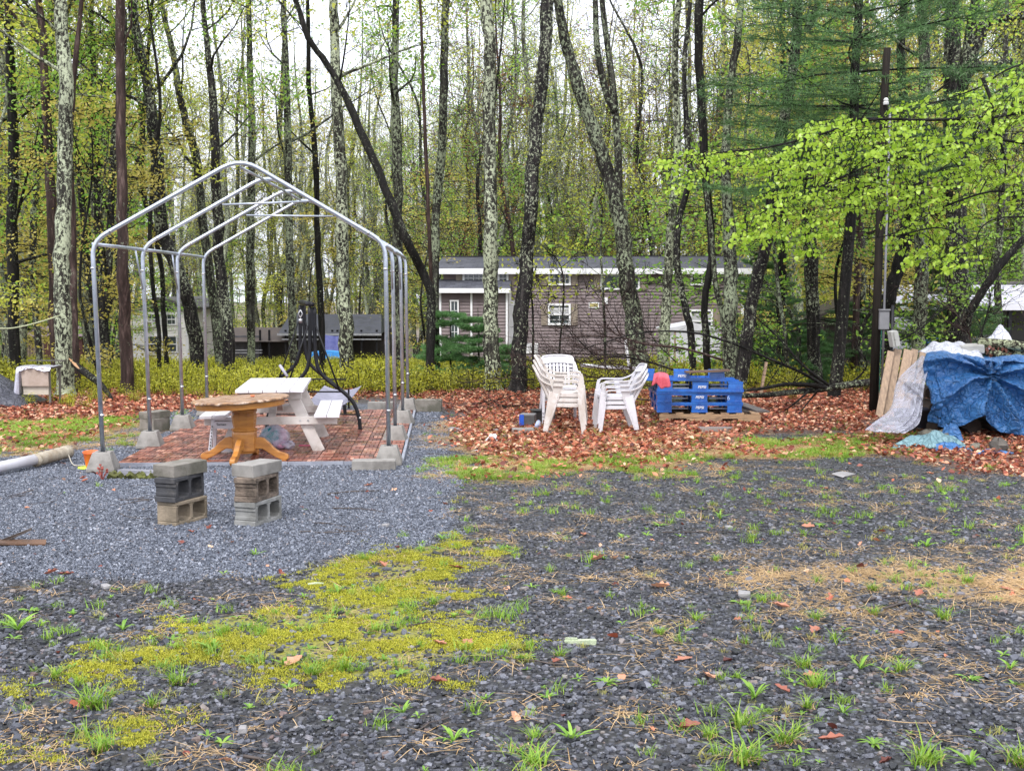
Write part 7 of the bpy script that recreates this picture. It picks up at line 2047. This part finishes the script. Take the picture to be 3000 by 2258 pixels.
def inst_leaf_mat(name, stops, rough=.5, tr=.15):
    m, nt, o = new_mat(name)
    oi = N(nt, 'ShaderNodeObjectInfo')
    col = ramp(nt, oi.outputs['Random'], stops)
    b = N(nt, 'ShaderNodeBsdfPrincipled'); nt.links.new(col, b.inputs['Base Color']); b.inputs['Roughness'].default_value = rough
    t = N(nt, 'ShaderNodeBsdfTranslucent'); nt.links.new(col, t.inputs['Color'])
    mx = N(nt, 'ShaderNodeMixShader'); mx.inputs[0].default_value = tr
    nt.links.new(b.outputs[0], mx.inputs[1]); nt.links.new(t.outputs[0], mx.inputs[2]); nt.links.new(mx.outputs[0], o.inputs['Surface'])
    return m
M_dead = inst_leaf_mat('dead_leaf', [(0, (0.05, 0.014, 0.010)), (.25, (0.19, 0.042, 0.024)), (.5, (0.38, 0.10, 0.05)), (.75, (0.54, 0.21, 0.11)), (1, (0.70, 0.48, 0.32))])
leafP = [proto('dead_leaf_%d' % i, dead_leaf_mesh('dead_leaf_%d' % i, i, M_dead, i % 2 == 0)) for i in range(6)]
def f_lit(x, y):
    pad, moss, lit, straw, grass, forest = zone_fields(x, y)
    near = np.clip(lit + .16 * straw * (y > 12) + .22 * grass, 0, 1) * (1 - .9 * pad)
    return np.clip(near * np.clip(1.2 - (y - 20) * .06, .25, 1) + .004 * (y < 15) + .012 * straw, 0, 1)
x, y = sample(260000, -13, 13, 4.3, 30, f_lit)
k = off_patio(x, y); x, y = x[k], y[k]; n = len(x)
sc = rng.uniform(.035, .085, n)
scatter('leaf_litter', leafP, np.stack([x, y, gz(x, y) + rng.uniform(.004, .05, n) * (y > 12) + .004], 1), rots(n, .35), sc, rng.integers(0, 6, n))

# ---- blades: grass tufts, straw, weeds
def blades(name, seed, n, h, w, lean, mat, curve=.5, spread=.03, segs=3, fan=1.0):
    r_ = np.random.default_rng(seed); V = []; Fc = []
    for i in range(n):
        a = r_.uniform(0, 6.28); L = h * r_.uniform(.55, 1.15); le = r_.uniform(.1, 1) * lean
        bx_, by_ = r_.normal(size=2) * spread; d = np.array([math.cos(a), math.sin(a)]); s = np.array([-d[1], d[0]])
        o_ = len(V)
        for k in range(segs + 1):
            t = k / segs; out_ = le * L * (t * .6 + curve * t * t); z = L * t * (1 - .35 * lean * t)
            ww = w * (1 - t ** 1.5) * .5 + .0004
            c = np.array([bx_, by_]) + d * out_ * fan
            V += [(*(c - s * ww), z), (*(c + s * ww), z)]
        for k in range(segs): Fc.append((o_ + 2 * k, o_ + 2 * k + 1, o_ + 2 * k + 3, o_ + 2 * k + 2))
    return arr_mesh(name, np.array(V), np.array(Fc), mat)
M_grass = leaf_mat('grass_blade', (0.13, 0.29, 0.02), (0.34, 0.48, 0.05), .35, .4)
M_grass_y = leaf_mat('grass_yellowish', (0.26, 0.28, 0.05), (0.48, 0.42, 0.12), .35, .5)
M_straw = leaf_mat('straw', (0.38, 0.24, 0.10), (0.68, 0.48, 0.26), .2, .6)
M_weed = leaf_mat('weed_leaf', (0.14, 0.30, 0.03), (0.28, 0.46, 0.06), .35, .35)
M_mossc = leaf_mat('moss_tip', (0.22, 0.25, 0.015), (0.52, 0.48, 0.045), .2, .8)
def weed_mesh(name, seed, n, L, w, mat, up=.9):
    """rosette of broad leaves"""
    r_ = np.random.default_rng(seed); V = []; Fc = []
    for i in range(n):
        a = 6.28 * i / n + r_.normal() * .25; l = L * r_.uniform(.6, 1.15); el = up * r_.uniform(.5, 1.2)
        d = np.array([math.cos(a), math.sin(a), 0]); s = np.array([-d[1], d[0], 0]); o_ = len(V)
        for k in range(5):
            t = k / 4; ww = w * l / L * (.25 + 1.5 * t - 1.7 * t ** 2.4) * .5
            c = d * l * (t * math.cos(el) + .15 * t * t) + np.array([0, 0, l * (t * math.sin(el) - .35 * t * t)])
            V += [tuple(c - s * ww + np.array([0, 0, ww * .35])), tuple(c), tuple(c + s * ww + np.array([0, 0, ww * .35]))]
        for k in range(4):
            for j in (0, 1): Fc.append((o_ + 3 * k + j, o_ + 3 * k + j + 1, o_ + 3 * k + j + 4, o_ + 3 * k + j + 3))
    return arr_mesh(name, np.array(V), np.array(Fc), mat)
tuft = [blades('grass_tuft_%d' % i, 30 + i, 26, .11, .0045, 1.1, M_grass) for i in range(3)]
tuft_y = [blades('dry_tuft_%d' % i, 40 + i, 24, .075, .004, 1.3, M_grass_y) for i in range(2)]
weeds = [weed_mesh('weed_%d' % i, 50 + i, 6 + i, .06, .022, M_weed, .7 + .15 * i) for i in range(3)]
gp = [proto('ground_tuft_%d' % i, m) for i, m in enumerate(tuft + tuft_y + weeds)]
def f_gr(x, y):
    pad, moss, lit, straw, grass, forest = zone_fields(x, y)
    nz = fbm(x * 2.2, y * 2.2, 61, 3)
    return np.clip(.45 * grass * (nz > .46) + (1 - pad) * .10 * (nz > .52) * (y < 13) + .035 * (1 - pad) * (y < 14) + .22 * moss * (nz > .48) + .14 * straw * (nz > .45) + .14 * lit * (y < 20) * (nz > .5) + .0012, 0, 1)
x, y = sample(75000, -11, 11, 4.3, 21, f_gr); x2, y2 = sample(190000, -8, 8, 12.5, 18.5, lambda x, y: zone_fields(x, y)[4] * (fbm(x * 2.6, y * 2.6, 63, 3) > .50) * .45)
x = np.concatenate([x, x2]); y = np.concatenate([y, y2]); k = off_patio(x, y); x, y = x[k], y[k]; n = len(x)
z_ = zone_fields(x, y)
pr = rng.random(n)
ix = np.where(pr < .40, rng.integers(0, 3, n), np.where(pr < .62, rng.integers(3, 5, n), rng.integers(5, 8, n)))
ix = np.where((z_[4] > .5) & (pr < .9), np.where(rng.random(n) < .33, rng.integers(0, 3, n), rng.integers(3, 5, n)), ix)
scatter('grass', gp, np.stack([x, y, gz(x, y)], 1), rots(n, .1), rng.uniform(.45, 1.15, n) * .85, ix)
# straw
sp = [proto('straw_bit_%d' % i, blades('straw_bit_%d' % i, 70 + i, 22, .10, .003, 3.0, M_straw, .1, .05, 2)) for i in range(3)]
x, y = sample(210000, -9, 9, 4.5, 18, lambda x, y: (lambda z: np.clip((z[3] + .5 * z[4]) * (1.0 * (fbm(x * 2.5, y * 2.5, 71, 3) > .46) * (.4 + .6 * (y > 12)) + .05) + .010 * (1 - z[0]) * (fbm(x * 1.5, y * 1.5, 72, 3) > .5) + .004 * (1 - z[0]), 0, 1))(zone_fields(x, y)))
n = len(x); s3 = np.stack([rng.uniform(.8, 1.5, n)] * 2 + [rng.uniform(.12, .35, n)], 1)
scatter('dry_straw', sp, np.stack([x, y, gz(x, y) + .004], 1), rots(n, .05), s3, rng.integers(0, 3, n))
# moss cushions
mp = [proto('moss_bit_%d' % i, blades('moss_bit_%d' % i, 80 + i, 40, .012, .004, 1.2, M_mossc, .2, .022, 1)) for i in range(3)]
x, y = sample(130000, -6, 1.5, 5.0, 11, lambda x, y: zone_fields(x, y)[1] * np.clip((fbm(x * 4.2, y * 4.2, 81, 4) - .47) * 5, 0, .75)); n = len(x)
scatter('moss', mp, np.stack([x, y, gz(x, y) + .006], 1), rots(n, .1), rng.uniform(.6, 1.4, n), rng.integers(0, 3, n))
# twigs
M_twig = pm('dark_twig', (0.035, 0.026, 0.022), (0.08, 0.06, 0.05), 9, 0.6)
tws = []
for i in range(4):
    r_ = np.random.default_rng(90 + i); pts = [Vector((k / 6 - .5, r_.normal() * .04, .02 + r_.normal() * .01)) for k in range(7)]
    tws.append(proto('twig_bit_%d' % i, MB().tube(pts, [.012, .011, .010, .009, .008, .007, .004], 4).tube([pts[3], pts[3] + Vector((.12, .09, .02)), pts[3] + Vector((.22, .13, .03))], .006, 3).mesh('twig_bit_%d' % i, M_twig)))
x, y = sample(14000, -10, 10, 4.3, 24, lambda x, y: np.full(x.shape, .05) + .05 * (y > 15)); k = off_patio(x, y); x, y = x[k], y[k]; n = len(x)
scatter('fallen_twigs', tws, np.stack([x, y, gz(x, y) + .004], 1), rots(n, .03), rng.uniform(.10, .42, n), rng.integers(0, 4, n))

# blueberry undergrowth in the woods
def berry_mesh(seed):
    r_ = np.random.default_rng(seed); c = []
    mb = MB()
    for k in range(9):
        a = r_.uniform(0, 6.28); R_ = r_.uniform(.05, .28); h = r_.uniform(.22, .46)
        p0 = Vector((math.cos(a) * R_ * .4, math.sin(a) * R_ * .4, 0)); p1 = Vector((math.cos(a) * R_, math.sin(a) * R_, h))
        mb.tube([p0, p0.lerp(p1, .5) + Vector((0, 0, .04)), p1], .004, 3, cap=False)
        for j in range(22):
            t = r_.uniform(.35, 1.05); c.append(np.array(p0.lerp(p1, t)) + r_.normal(size=3) * .05)
    V, Fq = leaf_quads(r_, np.array(c), .042, .6, .6)
    return V, Fq, mb
bp = []
for i in range(4):
    V, Fq, mb = berry_mesh(300 + i)
    o_ = len(mb.v); allv = mb.v + [tuple(p) for p in V]; allf = mb.f + [tuple(int(q_) + o_ for q_ in f) for f in Fq]
    me = bpy.data.meshes.new('berry_bush_%d' % i); me.from_pydata(allv, [], allf); me.materials.append(BK['dark']); me.materials.append(LF['berry'])
    me.polygons.foreach_set('material_index', [0] * len(mb.f) + [1] * len(Fq)); me.update()
    bp.append(proto('berry_bush_%d' % i, me))
def f_bush(x, y):
    px = 1500 + x / y * 3700
    e = 21.6 + (fbm(x * .5, 0 * y, 99, 3) - .5) * 1.6
    d = sstep(0, 1.0, y - e) * (.35 + .9 * (fbm(x * .8, y * .8, 101, 3) > .38))
    right = np.where(px > 1350, .45, 1.0) * np.where(px > 2150, .5, 1.0)
    return np.clip(d * right, 0, 1)
x, y = sample(11500, -22, 22, 21, 46, f_bush); n = len(x)
scatter('blueberry_undergrowth', bp, np.stack([x, y, gz(x, y)], 1), rots(n, .08), rng.uniform(.6, 1.1, n) * (.45 + 1.2 * fbm(x * .7, y * .7, 105, 3)), rng.integers(0, 4, n))
x, y = sample(260, -12, 12, 19.5, 22, lambda x, y: np.where(x < -5.5, .6, .12)); n = len(x)
scatter('low_leafy_shoots', [proto('leafy_shoot_%d' % i, p.data) for i, p in enumerate(bp)], np.stack([x, y, gz(x, y)], 1), rots(n, .1), rng.uniform(.35, .7, n), rng.integers(0, 4, n))

# ---- individual tufts, weeds and leaves that show large in the foreground
def near_word(px, py):
    h = 'left' if px < 1000 else ('middle' if px < 1950 else 'right')
    d = 'nearest' if py > 2060 else ('near' if py > 1850 else 'farther')
    return h, d
frows = []
GT = [(2042, 1819, .9), (2388, 1815, .9), (2768, 1815, 1.1), (2354, 1954, 1.1), (2639, 1968, 1.0), (2388, 2015, 1.2), (2178, 2131, 1.4), (2297, 2178, 1.3), (2178, 2232, 1.6), (2714, 2238, 1.5), (2365, 2076, .9), (1564, 2165, .8), (1568, 2240, 1.3), (2232, 1764, .9), (2836, 1707, 1.0), (2558, 1730, .9), (2097, 1642, .7), (2205, 1578, .8), (1934, 1856, .7), (1646, 1744, .8), (268, 2070, 1.5), (298, 2200, 1.3), (163, 1985, .9), (522, 2005, 1.2), (447, 2070, .9), (915, 1981, 1.2), (1017, 1960, 1.0), (1100, 1850, .8), (1271, 1771, .9), (2985, 2235, 1.3), (1480, 1905, .7), (1640, 1925, .8), (2080, 2160, .9), (2560, 1800, .9)]
WD = [(2212, 2045, 1.9, 1), (1676, 2171, 1.6, 1), (2171, 1768, 1.1, 0), (2714, 1602, 1.6, 1), (2110, 1520, 1.5, 1), (1775, 2002, 1.2, 0), (54, 1846, 2.1, 1), (624, 1907, 1.6, 1), (990, 1737, 1.4, 1), (1295, 1581, 1.3, 1), (749, 1629, 1.2, 1), (359, 1846, 1.3, 1), (1180, 2090, 1.2, 1), (1329, 2171, 1.4, 1), (1173, 1975, 1.1, 0), (2520, 1960, 1.5, 1), (2470, 2090, 1.2, 1), (2840, 1990, 1.1, 0), (2960, 1960, 1.2, 1), (2560, 2180, 1.1, 0), (1930, 1540, 1.2, 0), (2400, 1540, 1.1, 0), (90, 1790, 1.1, 0), (1540, 1930, 1.0, 0), (830, 1950, 1.1, 1), (2840, 2240, 1.5, 1)]
gm = [blades('blades', 130 + i, 46, .105, .0048, 1.2, M_grass, .6, .016) for i in range(3)]
gd = [blades('dry_blades', 140 + i, 18, .05, .004, 1.6, M_straw, .3, .018) for i in range(2)]
for i, (px, py, s) in enumerate(GT):
    q = G(px, py); h, d = near_word(px, py)
    t = thing('grass_tuft', None, 'grass tuft', q, random.uniform(0, 6)); k_ = 'large' if s > 1.15 else 'small'
    frows.append((t, px, '%s green grass tuft in the %s %s gravel' % (k_, d, h), '%s green grass tufts in the %s %s gravel' % (k_, d, h)))
    t.scale = (s, s, s); link('blades', gm[i % 3], t); link('dry_blades', gd[i % 2], t)
wm = [weed_mesh('leaves', 150, 12, .065, .018, M_weed, .65), weed_mesh('leaves', 151, 12, .080, .015, M_weed, 1.0)]
for i, (px, py, s, k) in enumerate(WD):
    q = G(px, py); h, d = near_word(px, py)
    t = thing('weed', None, 'weed', q, random.uniform(0, 6)); k_ = 'tall' if k else 'low'
    frows.append((t, px, '%s broad leaved weed in the %s %s gravel' % (k_, d, h), '%s broad leaved weeds in the %s %s gravel' % (k_, d, h)))
    t.scale = (s, s, s); link('leaves', wm[k], t)
FL = [(861, 1947), (1288, 1890), (1370, 1886), (1285, 2002), (532, 1595), (193, 1686), (1343, 1666), (1751, 1642), (1710, 1571), (2076, 1988), (2002, 1937), (2022, 2137), (2436, 2171), (2290, 2025), (2626, 1859), (2388, 1855), (1629, 1944), (2368, 1547), (2381, 1985), (1934, 1724), (2287, 1781), (2693, 1744), (2950, 1730), (150, 1682), (1080, 1425), (1305, 1480), (560, 1560), (1120, 1660)]
M_oakleaf = inst_leaf_mat('oak_leaf', [(0, (0.20, 0.05, 0.035)), (.5, (0.36, 0.13, 0.08)), (1, (0.58, 0.30, 0.18))])
om = [dead_leaf_mesh('oak_leaf_%d' % i, 160 + i, M_oakleaf, True) for i in range(4)]
for i, (px, py) in enumerate(FL):
    q = G(px, py); h, d = near_word(px, py)
    o = link('oak_leaf', om[i % 4]); s = random.uniform(.09, .14)
    tag(o, None, 'dead leaf'); frows.append((o, px, 'single reddish brown dead leaf on the %s %s gravel' % (d, h), 'single reddish brown dead leaves on the %s %s gravel' % (d, h)))
    o.location = q + Vector((0, 0, .012)); o.scale = (s, s, s); o.rotation_euler = (random.uniform(-.2, .2), random.uniform(-.2, .2), random.uniform(0, 6))
ordinal_labels(frows)
# sticks and bark
def stick(label, pts, r, mat=None, kids=0, seed=1, name='stick'):
    w = [G(a, b, 0) + Vector((0, 0, r + .008)) for a, b in pts]; mb = MB(); q = smooth_path(w, 4)
    mb.tube(q, list(np.linspace(r, r * .4, len(q))), 6)
    rr_ = np.random.default_rng(seed); tp_ = []
    for k in range(kids):
        j = rr_.integers(1, len(q) - 2); d = np.array((q[j + 1] - q[j]).normalized()); s = np.cross(d, [0, 0, 1]) * rr_.choice([-1, 1]); nd = d + s * .7; nd[2] = .08
        grow(rr_, mb, tp_, np.array(q[j]), nd / np.linalg.norm(nd), .14, r * .5, 0, -.02, .1, 3, 1, .002, 4)
    return single(name, label, 'stick', mb, mat or M_twig, smooth=True)
stick('forked dark stick on fine gravel right of the block stacks', [(960, 1452), (1020, 1445), (1060, 1442), (1112, 1441)], .008, None, 3, 1)
stick('thin dark stick below the forked one on fine gravel', [(975, 1492), (1060, 1494), (1130, 1504)], .005, None, 2, 2)
stick('thin stick touching the base of the left block stack', [(350, 1508), (380, 1520), (440, 1524)], .006, None, 2, 3)
stick('long straight thin stick lying across the dark gravel at mid right', [(1940, 1563), (2050, 1562), (2175, 1562)], .005, None, 0, 4)
stick('branched dark stick among straw at the right', [(2590, 1790), (2660, 1772), (2700, 1788), (2760, 1805)], .009, None, 4, 5)
stick('dark stick with brown bark among straw at the right', [(2530, 1770), (2580, 1755), (2640, 1740)], .011, None, 1, 6)
stick('long thin twig in the right foreground', [(1990, 2058), (2060, 2080), (2110, 2105)], .005, None, 1, 7)
stick('thin straw coloured stem in the right foreground', [(2570, 2112), (2650, 2122), (2740, 2124)], .003, M_straw, 0, 8)
stick('dark curved twig at the bottom edge left of centre', [(715, 2225), (770, 2235), (810, 2256)], .008, None, 1, 9)
stick('angled dark twig in the left foreground', [(90, 2060), (95, 2025), (170, 2008)], .006, None, 1, 10)
stick('dark twig lying on moss in the middle foreground', [(1200, 1838), (1270, 1828), (1350, 1850)], .005, None, 1, 11)
stick('twig on the patio tiles left of the step stool', [(575, 1312), (620, 1300), (680, 1290)], .006, None, 4, 12)
q = G(1700, 1884, 0)
lc = single('lichen_stick', 'flat bark strip covered in pale green lichen in the middle foreground', 'bark strip', MB().box((0, 0, .012), (.17, .035, .02), jit=.006).box((-.05, 0.005, .024), (.06, .03, .012), jit=.006), pm('pale_lichen', (0.50, 0.56, 0.38), (0.34, 0.40, 0.26), 30, 0.9, 1.0, 90), (q.x, q.y, 0), (0, 0, R(-6)), bevel=.003)
q = G(925, 1715, 0)
single('lichen_stick', 'short pale lichened twig on the moss edge', 'bark strip', MB().tube([(-.05, 0, .01), (0, .005, .014), (.05, .0, .01)], .009, 7), pm('pale_lichen', (0.50, 0.56, 0.38)), (q.x, q.y, 0), (0, 0, .2), smooth=True)
q = G(50, 1600, 0)
bk_ = thing('bark_piece', 'broken slab of dark bark at the left edge of the gravel', 'bark', (q.x, q.y, 0))
obj('slab', MB().box((0, 0, .025), (.42, .07, .03), (0, R(2), R(4)), jit=.012), pm('bark_slab', (0.07, 0.04, 0.025), (0.13, 0.07, 0.04), 8, 0.7), bk_)
obj('splinter', MB().box((-.02, .02, .075), (.26, .03, .02), (0, R(-22), 0), jit=.006), M_dark_wood, bk_)
# leaf litter caught in the open: small stones and dandelion-like bits are left to the scatter
